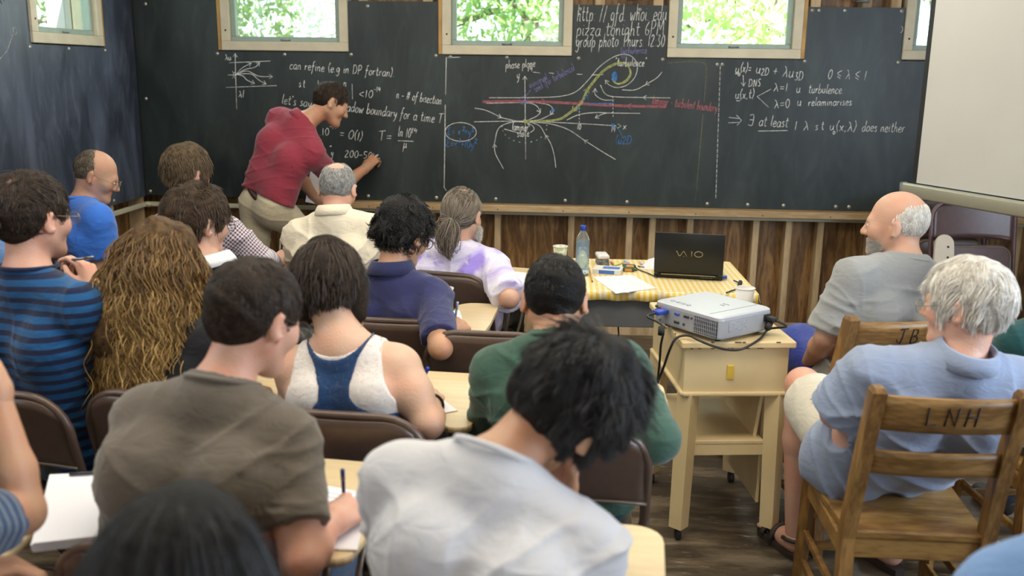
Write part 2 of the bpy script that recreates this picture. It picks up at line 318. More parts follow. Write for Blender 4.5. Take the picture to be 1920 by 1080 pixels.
# outlet strip on the wall
ob = thing('outlet_box', 'white power outlet box on the wall under the ledge behind curly hair', 'outlet', (-1.272, 5.980, 0.664))
MB().box((0, -0.015, 0.0), (0.065, 0.03, 0.17), 0.004).build('cover', mat('outlet_white', (0.62, 0.62, 0.56), 0.4), ob)
for dz in (0.03, -0.03):
    MB().box((0, -0.032, dz), (0.032, 0.004, 0.032), 0.002).build('socket', mat('outlet_face', (0.42, 0.41, 0.37), 0.4), ob)
MB().box((0.0, -0.0325, 0.068), (0.022, 0.002, 0.006)).build('label_strip', mat('dark_hole', (0.02, 0.015, 0.01), 0.9), ob)
# grey ribbed fittings above the boards
for (x, lab) in ((0.311, 'grey ribbed cable gland above the pizza notice on the board'), (1.66, 'grey ribbed cable gland above the bare upper part of the right board')):
    o = thing('cable_gland', lab, 'pipe fitting', (x, 5.95, 2.075)); b = MB()
    for k in range(6): b.lathe([(0.036, k * 0.012), (0.04, k * 0.012 + 0.004), (0.04, k * 0.012 + 0.008), (0.036, k * 0.012 + 0.012)], n=20)
    b.lathe([(0.03, 0.07), (0.03, 0.86)], n=16); b.build('ribbed_sleeve', mat('grey_plastic', (0.16, 0.17, 0.17), 0.5, 0.3, 80), o)
    MB().box((0, 0.03, 0.035), (0.10, 0.03, 0.05), 0.004).build('bracket', mat('grey_metal', (0.25, 0.26, 0.27), 0.35, metal=0.8), o)
# ---------------------------------------------------------------- outside: ground and trees seen through the windows
struct(MB().box((0, 13, -0.1), (60, 13.5, 0.1)).box((-18, 1.5, -0.1), (30, 30, 0.1)).build('ground_outside', mat('forest_floor', (0.10, 0.14, 0.05), 0.9, 0.4, 3)))
def leaf_mat(name, c):
    m = mat(name, c, 0.5, 0.35, 3.0); b = m.node_tree.nodes['Principled BSDF']; b.inputs['Transmission Weight'].default_value = 0.0
    t, N, L = m.node_tree, m.node_tree.nodes, m.node_tree.links
    tl = N.new('ShaderNodeBsdfTranslucent'); tl.inputs[0].default_value = (c[0] * 1.3, c[1] * 1.3, c[2], 1); mx = N.new('ShaderNodeMixShader'); mx.inputs[0].default_value = 0.4
    L.new(b.outputs[0], mx.inputs[1]); L.new(tl.outputs[0], mx.inputs[2]); L.new(mx.outputs[0], N['Material Output'].inputs[0]); return m
LEAF = [leaf_mat('leaf_green', (0.36, 0.52, 0.26)), leaf_mat('leaf_pale', (0.50, 0.64, 0.36)), leaf_mat('leaf_grey', (0.40, 0.50, 0.36))]
M_bark = wood('bark', (0.16, 0.13, 0.11), (0.34, 0.30, 0.27), 5, (6, 6, 1), 0.9, 0.5)
def tree(loc, h, rad, n, size, lm, label, trunk=0.12, low=0.3):
    o = thing('tree', label, 'tree', loc, 0, 'trees outside the windows')
    b = MB(); pts = bez([(0, 0, -0.05), (0.1 * rad, 0.05, h * 0.3), (-0.08 * rad, 0.1, h * 0.65), (0.1, 0, h)], 12)
    b.tube(pts, [trunk * (1 - 0.8 * i / (len(pts) - 1)) for i in range(len(pts))], 8)
    for k in range(7):
        a = k * 2.4; z = h * (0.35 + 0.08 * k); b.tube([(0, 0.05, z), (math.cos(a) * rad * 0.5, math.sin(a) * rad * 0.5, z + 0.3), (math.cos(a) * rad * 0.95, math.sin(a) * rad * 0.95, z + 0.45)], [trunk * 0.35, trunk * 0.2, 0.01], 5)
    b.build('trunk', M_bark, o)
    K = 60; cl = rng.normal(size=(K, 3)); cl /= np.linalg.norm(cl, axis=1)[:, None]; cl *= rng.uniform(0.25, 1, (K, 1)) ** 0.5
    cl = cl * [rad, rad, h * (1 - low) / 2] + [0, 0, h * (low + (1 - low) / 2)]
    c = cl[rng.integers(0, K, n)] + rng.normal(size=(n, 3)) * rad * 0.16
    d = rng.normal(size=(n, 3)); d /= np.linalg.norm(d, axis=1)[:, None]; e = np.cross(d, rng.normal(size=(n, 3))); e /= np.linalg.norm(e, axis=1)[:, None]
    s = rng.uniform(0.6, 1.2, (n, 1)) * size; nn = np.cross(d, e)
    V = np.stack([c - d * s, c - d * s * 0.2 + e * s * 0.5 + nn * s * 0.1, c + d * s, c - d * s * 0.2 - e * s * 0.5 + nn * s * 0.1], 1).reshape(-1, 3)
    me = bpy.data.meshes.new('foliage'); me.from_pydata(V.tolist(), [], np.arange(4 * n).reshape(-1, 4).tolist()); link_mesh('foliage', me, lm, o)
for args in ((( -3.4, 9.2, 0), 4.6, 1.5, 7000, 0.06, LEAF[2], 'leafy tree outside the front window nearest the corner'),
             ((-1.9, 10.5, 0), 5.6, 1.9, 8000, 0.06, LEAF[0], 'broad green tree filling the view past the first front window', 0.2),
             ((-0.55, 9.6, 0), 5.2, 1.3, 4500, 0.06, LEAF[0], 'tree with a grey trunk in the middle front window', 0.13),
             ((0.6, 11.5, 0), 5.6, 1.8, 6000, 0.07, LEAF[1], 'pale leafy tree behind the grey trunk outside', 0.14),
             ((1.75, 9.0, 0), 4.8, 1.0, 2600, 0.07, LEAF[1], 'thin pale maple outside the third front window', 0.12),
             ((3.2, 9.0, 0), 4.4, 0.9, 3500, 0.06, LEAF[2], 'ivy-like tree outside the window by the white screen', 0.1),
             ((-5.6, 8.2, 0), 4.8, 1.6, 6000, 0.07, LEAF[2], 'dim tree outside the side window by the corner'),
             ((-4.9, 6.4, 0), 3.0, 0.75, 900, 0.13, LEAF[1], 'large-leaved bush close outside the side window', 0.04)):
    tree(*args)
po = thing('porch_post', 'white porch post outside the side window', 'post', (-3.45, 6.35, 0))
MB().box((0, 0, 1.6), (0.13, 0.13, 3.2), 0.006).build('shaft', mat('white_post', (0.55, 0.55, 0.58), 0.6), po); MB().box((0, 0, 0.05), (0.2, 0.2, 0.1), 0.006).build('foot_block', MATS['white_post'], po)

# ================================================================ FURNITURE AND TABLE THINGS
M_chair = mat('brown_chair_enamel', (0.088, 0.055, 0.040), 0.34, 0.08, 30, spec=0.5)
M_chair2 = mat('worn_chair_edge', (0.19, 0.15, 0.11), 0.35, 0.1, 30, metal=0.3)
M_tablet = wood('blond_tablet_laminate', (0.60, 0.46, 0.26), (0.70, 0.56, 0.34), 2.0, (1, 6, 1), 0.35, 0.02, 0.8)
M_rubber = mat('black_rubber', (0.012, 0.012, 0.012), 0.6)
def curved_panel(x0, x1, zf0, zf1, yf, th, nx=18, nz=7):
    """A sheet between the two edge functions of x, bowed by yf(x, t), th thick."""
    b = MB(); vs = []
    for side in (0, 1):
        for i in range(nx + 1):
            x = x0 + (x1 - x0) * i / nx
            for k in range(nz + 1):
                t = k / nz; z = zf0(x) + (zf1(x) - zf0(x)) * t; vs.append((x, yf(x, z) - th * side, z))
    W = nz + 1; O = (nx + 1) * W; fs = []
    for i in range(nx):
        for k in range(nz):
            a = i * W + k; fs.append((a, a + W, a + W + 1, a + 1)); fs.append((O + a, O + a + 1, O + a + W + 1, O + a + W))
    for i in range(nx): a = i * W; fs.append((a, O + a, O + a + W, a + W)); a += nz; fs.append((a, a + W, O + a + W, O + a))
    for k in range(nz): fs.append((k, k + 1, O + k + 1, O + k)); a = nx * W + k; fs.append((a, O + a, O + a + 1, a + 1))
    return b.add(vs, fs, True)
BKY = lambda z: -0.195 - 0.20 * (z - 0.44)       # lean of the back at height z
def folding_chair(label, loc, yaw, tablet=True, tw=0.0):
    o = thing('folding_chair', label, 'chair', loc, math.radians(-yaw), 'brown metal folding chairs of the audience')
    w = 0.215; zt = 0.79; b = MB(); r = 0.11
    side = lambda s: [(s * w, 0.235, 0.012), (s * w, 0.02, 0.34), (s * w, -0.115, 0.44), (s * w, -0.205, 0.53), (s * w, BKY(0.66), 0.66), (s * w, BKY(zt - r), zt - r)]
    top = [(-w + r - r * math.cos(a), BKY(zt - r + r * math.sin(a)), zt - r + r * math.sin(a)) for a in np.linspace(0.2, PI / 2, 6)]
    b.tube(side(-1) + top + [(-p[0], p[1], p[2]) for p in reversed(top)] + list(reversed(side(1))), 0.0125, 8); b.build('back_frame', M_chair, o)
    def ztop(x): d = max(0, abs(x) - (w - r)); return zt - r + math.sqrt(max(r * r - d * d, 0)) - 0.002
    curved_panel(-w + 0.004, w - 0.004, lambda x: 0.575 + 0.02 * (1 - (x / w) ** 2), ztop, lambda x, z: BKY(z) - 0.028 * (1 - (x / w) ** 2), 0.006).build('backrest', M_chair, o)
    b = MB(); b.tube([(x, BKY(0.585) - 0.031 - 0.028 * (1 - (x / w) ** 2) + 0.025, 0.578 + 0.02 * (1 - (x / w) ** 2)) for x in np.linspace(-w, w, 15)], 0.005, 6); b.build('backrest_rim', M_chair2, o)
    b = MB(); b.prism(rrect(-0.195, -0.20, 0.195, 0.20, 0.05), 0.428, 0.446, inset=0.02); b.build('seat', M_chair2, o)
    for s in (-1, 1):
        b = MB(); b.tube([(s * 0.19, 0.11, 0.425), (s * 0.19, -0.05, 0.22), (s * 0.195, -0.245, 0.012)], 0.011, 8); b.build('rear_leg', M_chair, o)
        for y, x in ((0.237, w), (-0.247, 0.195)):
            b = MB(); b.cyl((s * x, y, 0.0), (s * x, y - 0.01 * (1 if y > 0 else -1), 0.03), 0.016, n=12); b.build('rubber_foot', M_rubber, o)
    b = MB(); b.cyl((-0.19, -0.09, 0.17), (0.19, -0.09, 0.17), 0.007, n=8); b.build('stretcher', M_chair, o)
    b = MB(); b.cyl((-w, 0.12, 0.185), (w, 0.12, 0.185), 0.007, n=8); b.build('stretcher', M_chair, o)
    if tablet:
        ol = [(0.20, -0.02)] + arc(0.255, -0.03, 0.045, 200, 340, 6) + [(0.305, 0.10)] + arc(0.240, 0.345, 0.065, 0, 90, 5) + arc(tw + 0.075, 0.335, 0.075, 90, 180, 5) + arc(tw + 0.07, 0.22, 0.07, 180, 250, 4) + [(0.15, 0.12), (0.19, 0.06)]
        t = MB(); t.prism(ol, 0.682, 0.700, inset=0.012); tb = t.build('tablet_arm', M_tablet, o)
        b = MB(); b.tube([(0.235, -0.02, 0.68), (0.232, -0.03, 0.60), (w + 0.014, -0.115, 0.45)], 0.009, 8); b.tube([(0.25, 0.22, 0.68), (0.235, 0.14, 0.50), (w + 0.014, 0.0, 0.37)], 0.008, 8); b.build('tablet_strut', M_chair2, o)
    return o
def folding_chair_copy(src, label, loc, yaw): return dup(src, loc, math.radians(-yaw), label)
fc0 = folding_chair('empty folding chair with a bare seat left of the green sweatshirt', (-0.27, 3.34, 0), 2, False)
fc = folding_chair('brown folding chair under the man in the striped blue shirt', (-1.52, 2.60, 0), 8)
for args in (('brown folding chair under the woman with long wavy hair', (-1.08, 2.62, 0), 8),
             ('brown folding chair under the woman in the navy racerback top', (-0.56, 2.53, 0), 4),
             ('folding chair under the man in the green sweatshirt', (-0.01, 2.50, 0), 0),
             ('folding chair under the man in the purple tie-dye shirt', (-0.50, 4.27, 0), 14),
             ('folding chair under the man in the bright blue T-shirt', (-2.24, 4.44, 0), 40),
             ('folding chair under the person in the checked shirt', (-1.66, 4.15, 0), 15),
             ('folding chair under the man in the cream polo shirt', (-1.05, 4.36, 0), 4),
             ('folding chair under the man in the grey-brown T-shirt', (-0.72, 1.80, 0), 6),
             ('folding chair under the man in the white T-shirt', (-0.12, 1.52, 0), 4),
             ('folding chair under the black-haired person at the bottom edge', (-0.43, 0.98, 0), 0),
             ('folding chair under the person leaning an elbow at the left edge', (-1.42, 1.45, 0), 0)):
    folding_chair_copy(fc, *args)
folding_chair('dark folding chair behind the navy polo of the curly-haired man', (-0.62, 3.47, 0), 2, True, 0.13)
folding_chair_copy(fc0, 'folding chair under the person in pale blue shirt at the left edge', (-2.14, 3.51, 0), 10)
folding_chair_copy(fc0, 'folding chair under the person in light blue shirt at bottom right', (0.92, 1.38, 0), 0)
folding_chair_copy(fc0, 'folding chair under the man in black sweater and white collar', (-1.16, 3.30, 0), 10)
# folded chairs leaning on the wall under the screen
def folded_chair(label, loc, yaw, tablet, lean=0.16, m=M_chair):
    o = thing('folded_chair', label, 'chair', loc, math.radians(-yaw), 'folded chairs stacked against the front wall')
    w, zt, r = 0.225, 1.0, 0.09; Y = lambda z: lean * (z - 0.5)
    top = [(-w + r - r * math.cos(a), Y(zt - r + r * math.sin(a)), zt - r + r * math.sin(a)) for a in np.linspace(0, PI / 2, 7)]
    b = MB(); b.tube([(-w, Y(0.012), 0.012), (-w, Y(0.5), 0.5)] + top + [(-p[0], p[1], p[2]) for p in reversed(top)] + [(w, Y(0.5), 0.5), (w, Y(0.012), 0.012)], 0.0125, 8); b.build('back_frame', m, o)
    def zt_(x): d = max(0, abs(x) - (w - r)); return zt - r + math.sqrt(max(r * r - d * d, 0)) - 0.002
    curved_panel(-w + 0.004, w - 0.004, lambda x: 0.795 + 0.012 * (1 - (x / w) ** 2), zt_, lambda x, z: Y(z) + 0.02 * (1 - (x / w) ** 2), 0.006).build('backrest', m, o)
    b = MB(); M = frame_M((0, Y(0.5) - 0.03, 0.5), (1, 0, 0), (0, lean, 1), (0, -1, lean)); b.prism(rrect(-0.195, -0.16, 0.195, 0.28, 0.07), 0, 0.016, M, 0.03); b.build('seat', m, o)
    b = MB(); b.tube([M @ Vector((x, y, 0.017)) for x, y in rrect(-0.185, -0.15, 0.185, 0.27, 0.06)], 0.004, 6, True); b.tube([M @ Vector((x, 0.12, 0.018)) for x in (-0.185, 0, 0.185)], 0.004, 6); b.build('seat_rim', M_chair2, o)
    for s in (-1, 1):
        b = MB(); b.tube([(s * 0.19, Y(0.6) - 0.05, 0.6), (s * 0.19, Y(0.012) - 0.05, 0.012)], 0.011, 8); b.build('rear_leg', m, o)
    b = MB(); b.cyl((-0.19, Y(0.2) - 0.05, 0.2), (0.19, Y(0.2) - 0.05, 0.2), 0.007); b.build('stretcher', m, o)
    if tablet:
        M = frame_M((-0.19, Y(0.6) - 0.085, 0.54), (1, 0, 0), (0, lean, 1), (0, -1, lean))
        b = MB(); b.prism([(-0.075, -0.2), (0.06, -0.2), (0.052, 0.22)] + arc(0.0, 0.25, 0.05, 0, 180, 10), 0, 0.018, M, 0.02); tb = b.build('tablet_arm', mat('cream_tablet_back', (0.62, 0.52, 0.38), 0.4, 0.05, 8), o)
        for dz in (0.18, 0.235):
            b = MB(); b.cyl(M @ Vector((0.018, dz, 0.018)), M @ Vector((0.018, dz, 0.0195)), 0.006, n=10); b.build('screw_hole', MATS['dark_hole'], tb)
    return o
M_maroon = mat('maroon_chair_enamel', (0.105, 0.06, 0.058), 0.3, 0.08, 30, spec=0.5)
folded_chair('dark maroon folded metal chair with cream tablet arm under the screen bar', (2.15, 5.16, 0), -4, True, m=M_maroon)
folded_chair('folded chair edge half hidden left behind the maroon folded chair', (2.07, 5.32, 0), -2, False)
folded_chair('folded chair against the wall behind the other folded chairs', (2.12, 5.48, 0), -3, False)
# wooden chairs with initials
M_oak = wood('varnished_oak', (0.16, 0.078, 0.020), (0.36, 0.20, 0.06), 4.5, (1.2, 6, 6), 0.38, 0.05, 1.3)
M_oakv = wood('varnished_oak_upright', (0.15, 0.072, 0.019), (0.33, 0.18, 0.055), 4.5, (6, 6, 1.2), 0.38, 0.05, 1.3)
M_ink = mat('black_ink', (0.014, 0.010, 0.008), 0.6)
INK = {'L': [[(0, 1), (0.05, 0), (0.75, 0.05)]], 'N': [[(0, 0), (0.08, 1), (0.72, 0), (0.85, 1)]], 'H': [[(0.1, 0), (0.25, 1)], [(0.85, 0), (0.92, 1.05)], [(0.12, 0.5), (0.9, 0.52)]],
       'J': [[(0.1, 1), (0.9, 1.05)], [(0.55, 1), (0.5, 0.3), (0.35, 0.0), (0.1, 0.1), (0.0, 0.3)]], 'B': [[(0.1, 0), (0.15, 1), (0.6, 0.95), (0.7, 0.75), (0.55, 0.55), (0.15, 0.5), (0.65, 0.45), (0.8, 0.25), (0.6, 0.02), (0.1, 0)]]}
def wooden_chair(label, loc, yaw, initials, ix=0.05):
    o = thing('wooden_chair', label, 'chair', loc, math.radians(-yaw))
    post = lambda s: [(s * 0.19, -0.235, 0.0), (s * 0.185, -0.20, 0.43), (s * 0.182, -0.235, 0.60), (s * 0.180, -0.315, 0.885)]
    for s in (-1, 1):
        p = post(s); b = MB(); vs = []; dim = (0.018, 0.024)
        for x, y, z in p:
            vs += [(x - dim[0], y - dim[1], z), (x + dim[0], y - dim[1], z), (x + dim[0], y + dim[1], z), (x - dim[0], y + dim[1], z)]
        x, y, z = p[-1]; vs += [(x - 0.012, y - 0.016, z + 0.012), (x + 0.012, y - 0.016, z + 0.012), (x + 0.012, y + 0.016, z + 0.012), (x - 0.012, y + 0.016, z + 0.012)]
        fs = [(3, 2, 1, 0), (16, 17, 18, 19)] + [(i * 4 + k, i * 4 + (k + 1) % 4, i * 4 + 4 + (k + 1) % 4, i * 4 + 4 + k) for i in range(4) for k in range(4)]
        b.add(vs, fs); b.build('back_post', M_oakv, o)
    def slat(z0, z1, nm='back_slat'):
        y_ = lambda z: -0.235 - 0.08 * (z - 0.60) / 0.285
        sl = curved_panel(-0.172, 0.172, lambda x: z0, lambda x: z1, lambda x, z: y_(z) + 0.008 - 0.022 * (1 - (x / 0.18) ** 2), 0.016, 14, 3).build(nm, M_oak, o); return sl, y_
    top, y_ = slat(0.775, 0.875); slat(0.64, 0.71)
    if initials:
        L = []; cx = ix
        for ch in initials:
            for st in INK[ch]:
                pts = []
                for (u, v) in st:
                    x = cx + u * 0.034; z = 0.80 + v * 0.052; pts.append((x, y_(z) + 0.008 - 0.022 * (1 - (x / 0.18) ** 2) - 0.0165, z))
                L.append(pts)
            cx += 0.046
        ob_ = strokes('initials', L, 0.0026, M_ink, top); ob_['label'] = 'hand-inked initials ' + initials
    b = MB(); b.prism([(-0.185, -0.215), (0.185, -0.215), (0.215, 0.20), (0.195, 0.225), (-0.195, 0.225), (-0.215, 0.20)], 0.425, 0.452, inset=0.02); b.build('seat', M_oak, o)
    for a, c in (((-0.19, 0.19), 1), ((-0.17, 0.17), -1)):
        y = 0.185 if c > 0 else -0.195
        b = MB(); b.box((0, y, 0.395), (a[1] - a[0], 0.02, 0.06), 0.003); b.build('apron', M_oak, o)
    for s in (-1, 1):
        b = MB(); b.tube([(s * 0.19, 0.185, 0.43), (s * 0.20, 0.20, 0.0)], [0.026, 0.021], 4, smooth=False); b.build('front_leg', M_oakv, o)
        b = MB(); b.box((s * 0.192, -0.01, 0.395), (0.018, 0.36, 0.055), 0.003); b.build('apron', M_oak, o)
        for z in (0.14, 0.24):
            b = MB(); b.box((s * 0.193, -0.015, z), (0.016, 0.40, 0.026), 0.003); b.build('stretcher', M_oak, o)
    for y, z in ((0.195, 0.19), (-0.22, 0.19), (0.195, 0.30)):
        b = MB(); b.box((0, y, z), (0.36, 0.016, 0.026), 0.003); b.build('stretcher', M_oak, o)
    return o
wooden_chair('wooden slat-back chair marked LNH under the white-haired man', (0.955, 2.645, 0), 0, 'LNH', -0.055)
wooden_chair('wooden slat-back chair marked JB under the bald bearded man', (1.02, 3.40, 0), -12, 'JB', -0.02)
wooden_chair('wooden slat-back chair at the right edge behind the white-haired head', (1.62, 3.12, 0), -6, None)
# ---------------------------------------------------------------- projection screen
so = thing('projection_screen', 'white roll-down projection screen with black border and grey bar', 'projection screen', (1.549, 4.60, 1.135), math.atan2(-0.92, 0.39))
L_ = 1.9; M_wh = mat('screen_vinyl', (0.55, 0.54, 0.50), 0.6, 0.02, 3); M_bk = mat('screen_black_border', (0.012, 0.012, 0.012), 0.6)
MB().box((L_ / 2, 0.004, 0.87), (L_ - 0.10, 0.003, 1.66)).build('black_border', M_bk, so)
MB().box((L_ / 2, -0.001, 0.87), (L_ - 0.17, 0.004, 1.66)).build('screen_fabric', M_wh, so)
b_ = MB(); b_.box((L_ / 2, 0.0, 0.0), (L_, 0.035, 0.065), 0.01, seg=2); b_.build('bottom_bar', mat('taupe_metal', (0.36, 0.34, 0.26), 0.4, metal=0.3), so)
for x in (0, L_):
    MB().box((x, 0, 0), (0.012, 0.04, 0.07), 0.008, seg=2).build('end_cap', mat('grey_plastic', (0.16, 0.17, 0.17), 0.5), so)
b_ = MB(); b_.box((L_ / 2, 0, 1.74), (L_ + 0.06, 0.09, 0.09), 0.02, seg=2); b_.build('roller_case', MATS['taupe_metal'], so)
# ---------------------------------------------------------------- projector table
po = thing('projector_table', 'pale yellow painted wheeled wooden table carrying the projector', 'table', (0.545, 3.47, 0), math.radians(7))
M_yel = mat('pale_yellow_paint', (0.66, 0.51, 0.27), 0.5, 0.05, 6, bump=0.05, bscale=30)
M_chip = mat('chipped_paint', (0.08, 0.045, 0.02), 0.8)
hw, hd = 0.185, 0.27
top_ = MB().box((0, 0, 0.748), (2 * hw + 0.03, 2 * hd + 0.04, 0.024), 0.004).build('table_top', M_yel, po)
for k in range(26):
    x = random.uniform(-hw, hw) if k < 18 else -hw - 0.015; y = -hd - 0.02 if k < 18 else random.uniform(-hd, hd)
    MB().box((x, y, random.choice((0.737, 0.759))), (random.uniform(0.004, 0.016) if k < 18 else 0.003, 0.003 if k < 18 else random.uniform(0.004, 0.014), 0.003)).build('paint_chip', M_chip, top_)
b_ = MB()
for s in (-1, 1):
    b_.box((s * (hw - 0.012), 0, 0.65), (0.02, 2 * hd - 0.02, 0.172)); b_.box((0, s * (hd - 0.012), 0.65), (2 * hw - 0.005, 0.02, 0.172))
ap_ = b_.build('apron_box', M_yel, po)
b_ = MB()
for s in (-1, 1):
    b_.box((s * (hw - 0.002), 0, 0.566), (0.022, 2 * hd, 0.016), 0.005, seg=2); b_.box((0, s * (hd - 0.002), 0.566), (2 * hw, 0.022, 0.016), 0.005, seg=2)
b_.build('base_moulding', M_yel, po)
MB().box((-0.02, -hd + 0.0, 0.645), (0.024, 0.006, 0.052), 0.002).build('paper_sticker', mat('yellow_sticker', (0.62, 0.40, 0.04), 0.6), ap_, 'small yellow sticker')
for sx in (-1, 1):
    for sy in (-1, 1):
        b_ = MB(); x, y = sx * (hw - 0.028), sy * (hd - 0.028)
        b_.tube([(x, y, 0.565), (x + sx * 0.010, y + sy * 0.006, 0.052)], [0.040, 0.036], 4, M=None, smooth=False); lg = b_.build('leg', M_yel, po)
        b_ = MB(); b_.cyl((x - 0.009 + sx * 0.01, y, 0.022), (x + 0.009 + sx * 0.01, y, 0.022), 0.022, n=18); b_.cyl((x + sx * 0.01, y, 0.03), (x + sx * 0.01, y, 0.055), 0.010, n=10); b_.build('caster', M_rubber, lg)
MB().box((-0.025, 0.01, 0.375), (2 * hw - 0.07, 2 * hd - 0.03, 0.014), 0.002).build('shelf', M_yel, po)
MB().box((0, -hd + 0.035, 0.352), (2 * hw - 0.09, 0.016, 0.055), 0.002).build('shelf_rail', M_yel, po)
MB().box((hw - 0.075, 0.02, 0.46), (0.012, 2 * hd - 0.08, 0.19), 0, None, (0, math.radians(6), 0)).build('shelf_side', M_yel, po)
MB().box((hw - 0.045, 0.03, 0.335), (0.012, 2 * hd - 0.12, 0.45), 0.002).build('side_panel', M_yel, po)
# ---------------------------------------------------------------- projector
ang = math.atan2(-0.77, 0.64); pj = thing('projector', 'silver projector with a ribbed vent on the yellow table', 'projector', (0.505, 3.345, 0.76), ang)
M_sil = mat('silver_plastic', (0.36, 0.37, 0.39), 0.38, 0.03, 60, metal=0.15); M_silt = mat('silver_lid', (0.47, 0.48, 0.52), 0.32, metal=0.1)
PW, PD = 0.315, 0.275       # local -y face carries the ports and faces the camera's left, +x face carries the mains inlet
b_ = MB(); b_.prism(rrect(-PW / 2, -PD / 2, PW / 2, PD / 2, 0.022), 0.016, 0.086, inset=0.01); bd = b_.build('housing', M_sil, pj)
b_ = MB(); b_.prism(rrect(-PW / 2 + 0.001, -PD / 2 + 0.001, PW / 2 - 0.001, PD / 2 - 0.001, 0.024), 0.080, 0.094, inset=0.045); b_.build('lid', M_silt, pj)
MB().box((PW / 2 - 0.06, 0, 0.0945), (0.0015, PD - 0.03, 0.0006)).build('lid_seam', mat('grey_plastic', (0.16, 0.17, 0.17), 0.5), pj)
for k in range(4):
    b_ = MB(); b_.lathe([(0.0085, 0.0), (0.0085, 0.0025), (0.006, 0.0035)], (-PW / 2 + 0.05 + 0.026 * k, -PD / 2 + 0.045, 0.094), 16); b_.build('button', M_sil, pj)
for k, w_ in enumerate((0.03, 0.018)):
    MB().box((0.035 + 0.002 * k, 0.03 - 0.022 * k, 0.0946), (w_, 0.005, 0.0006)).build('printed_mark', mat('grey_plastic', (0.16, 0.17, 0.17), 0.5), pj)
MB().box((0.095, -PD / 2 - 0.001, 0.05), (0.105, 0.004, 0.058)).build('vent_recess', mat('vent_dark', (0.012, 0.015, 0.035), 0.5), pj)
for k in range(12): MB().box((0.047 + 0.0088 * k, -PD / 2 - 0.003, 0.05), (0.0028, 0.004, 0.058)).build('vent_bar', M_sil, pj)
for k in range(4): MB().box((0.095, -PD / 2 - 0.0035, 0.028 + 0.0145 * k), (0.105, 0.003, 0.002)).build('vent_bar', M_sil, pj)
for (x, z, w_, h_, c) in ((-0.04, 0.066, 0.026, 0.010, (0.05, 0.09, 0.4)), (0.005, 0.066, 0.026, 0.010, (0.03, 0.03, 0.03)), (-0.04, 0.036, 0.026, 0.010, (0.03, 0.03, 0.03)), (-0.005, 0.036, 0.010, 0.010, (0.03, 0.03, 0.03)), (0.03, 0.066, 0.008, 0.008, (0.02, 0.02, 0.02))):
    pr_ = MB(); pr_.box((x, -PD / 2 - 0.001, z), (w_, 0.006, h_), 0.002); pr_.build('port', mat('port_%d' % int(c[2] * 100), c, 0.4), pj)
for (x, z, c) in ((-0.142, 0.074, (0.02, 0.15, 0.05)), (-0.142, 0.06, (0.03, 0.03, 0.25)), (-0.142, 0.046, (0.3, 0.3, 0.3)), (-0.126, 0.07, (0.3, 0.02, 0.02)), (-0.122, 0.03, (0.3, 0.3, 0.3))):
    q = MB(); q.cyl((x, -PD / 2 + 0.002, z), (x, -PD / 2 - 0.005, z), 0.0052, n=14); q.build('jack', mat('jack_%d_%d' % (c[0] * 100, c[1] * 100), c, 0.35, metal=0.4), pj)
MB().box((PW / 2 + 0.001, 0.105, 0.062), (0.005, 0.034, 0.026), 0.002).build('mains_inlet', MATS['black_rubber'], pj)
MB().box((PW / 2 + 0.0005, -0.045, 0.055), (0.003, 0.09, 0.036)).build('rating_plate', mat('rating_plate', (0.33, 0.34, 0.36), 0.5, 0.2, 120), pj)
b_ = MB(); b_.cyl((-0.06, PD / 2 - 0.02, 0.055), (-0.06, PD / 2 + 0.028, 0.055), 0.034, 0.030, 24); b_.build('lens', MATS['grey_plastic'], pj)
for (x, y) in ((-0.12, -0.1), (0.12, -0.1), (-0.12, 0.1), (0.12, 0.1)):
    q = MB(); q.cyl((x, y, 0.002), (x, y, 0.02), 0.011, n=14); q.build('foot', MATS['black_rubber'], pj)
PJ = pj.matrix_basis if False else Matrix.Translation(pj.location) @ Euler((0, 0, ang)).to_matrix().to_4x4()
M_blue = mat('blue_plug', (0.02, 0.06, 0.42), 0.4); M_cord = mat('black_cord', (0.012, 0.012, 0.013), 0.45)
vo = thing('video_cable', 'black video cable with blue plug hanging from the projector', 'cable', tuple(PJ @ Vector((-0.095, -PD / 2, 0.066))))
def rel(o, pts): return [tuple(Vector(p) - Vector(o.location)) for p in pts]
q = MB(); q.box((0, -0.028, 0), (0.034, 0.05, 0.016), 0.004, Euler((0, 0, ang)).to_matrix().to_4x4(), seg=2); q.box((0, -0.006, 0), (0.028, 0.012, 0.012), 0.001, Euler((0, 0, ang)).to_matrix().to_4x4()); q.build('plug', M_blue, vo, 'blue plug')
p0 = PJ @ Vector((-0.095, -PD / 2 - 0.05, 0.066))
q = MB(); q.tube(rel(vo, bez([p0, p0 + Vector((-0.03, -0.02, -0.01)), (0.316, 3.190, 0.805), (0.312, 3.190, 0.733), (0.315, 3.240, 0.639), (0.317, 3.360, 0.488), (0.311, 3.600, 0.302), (0.271, 3.950, 0.055)], 60)), 0.0042, 8); q.build('cord', M_cord, vo)
q = MB(); q.cyl(*rel(vo, [(0.311, 3.185, 0.805), (0.311, 3.185, 0.776)]), 0.0115, n=14); q.build('ferrite_bead', M_rubber, vo)
mo = thing('mains_cable', 'black mains cable looping across the front of the yellow table', 'cable', tuple(PJ @ Vector((PW / 2, 0.105, 0.062))))
q = MB(); q.box((0.022, 0, 0), (0.04, 0.024, 0.017), 0.004, Euler((0, 0, ang)).to_matrix().to_4x4(), seg=2); q.build('plug', M_rubber, mo)
p0 = PJ @ Vector((PW / 2 + 0.04, 0.105, 0.062))
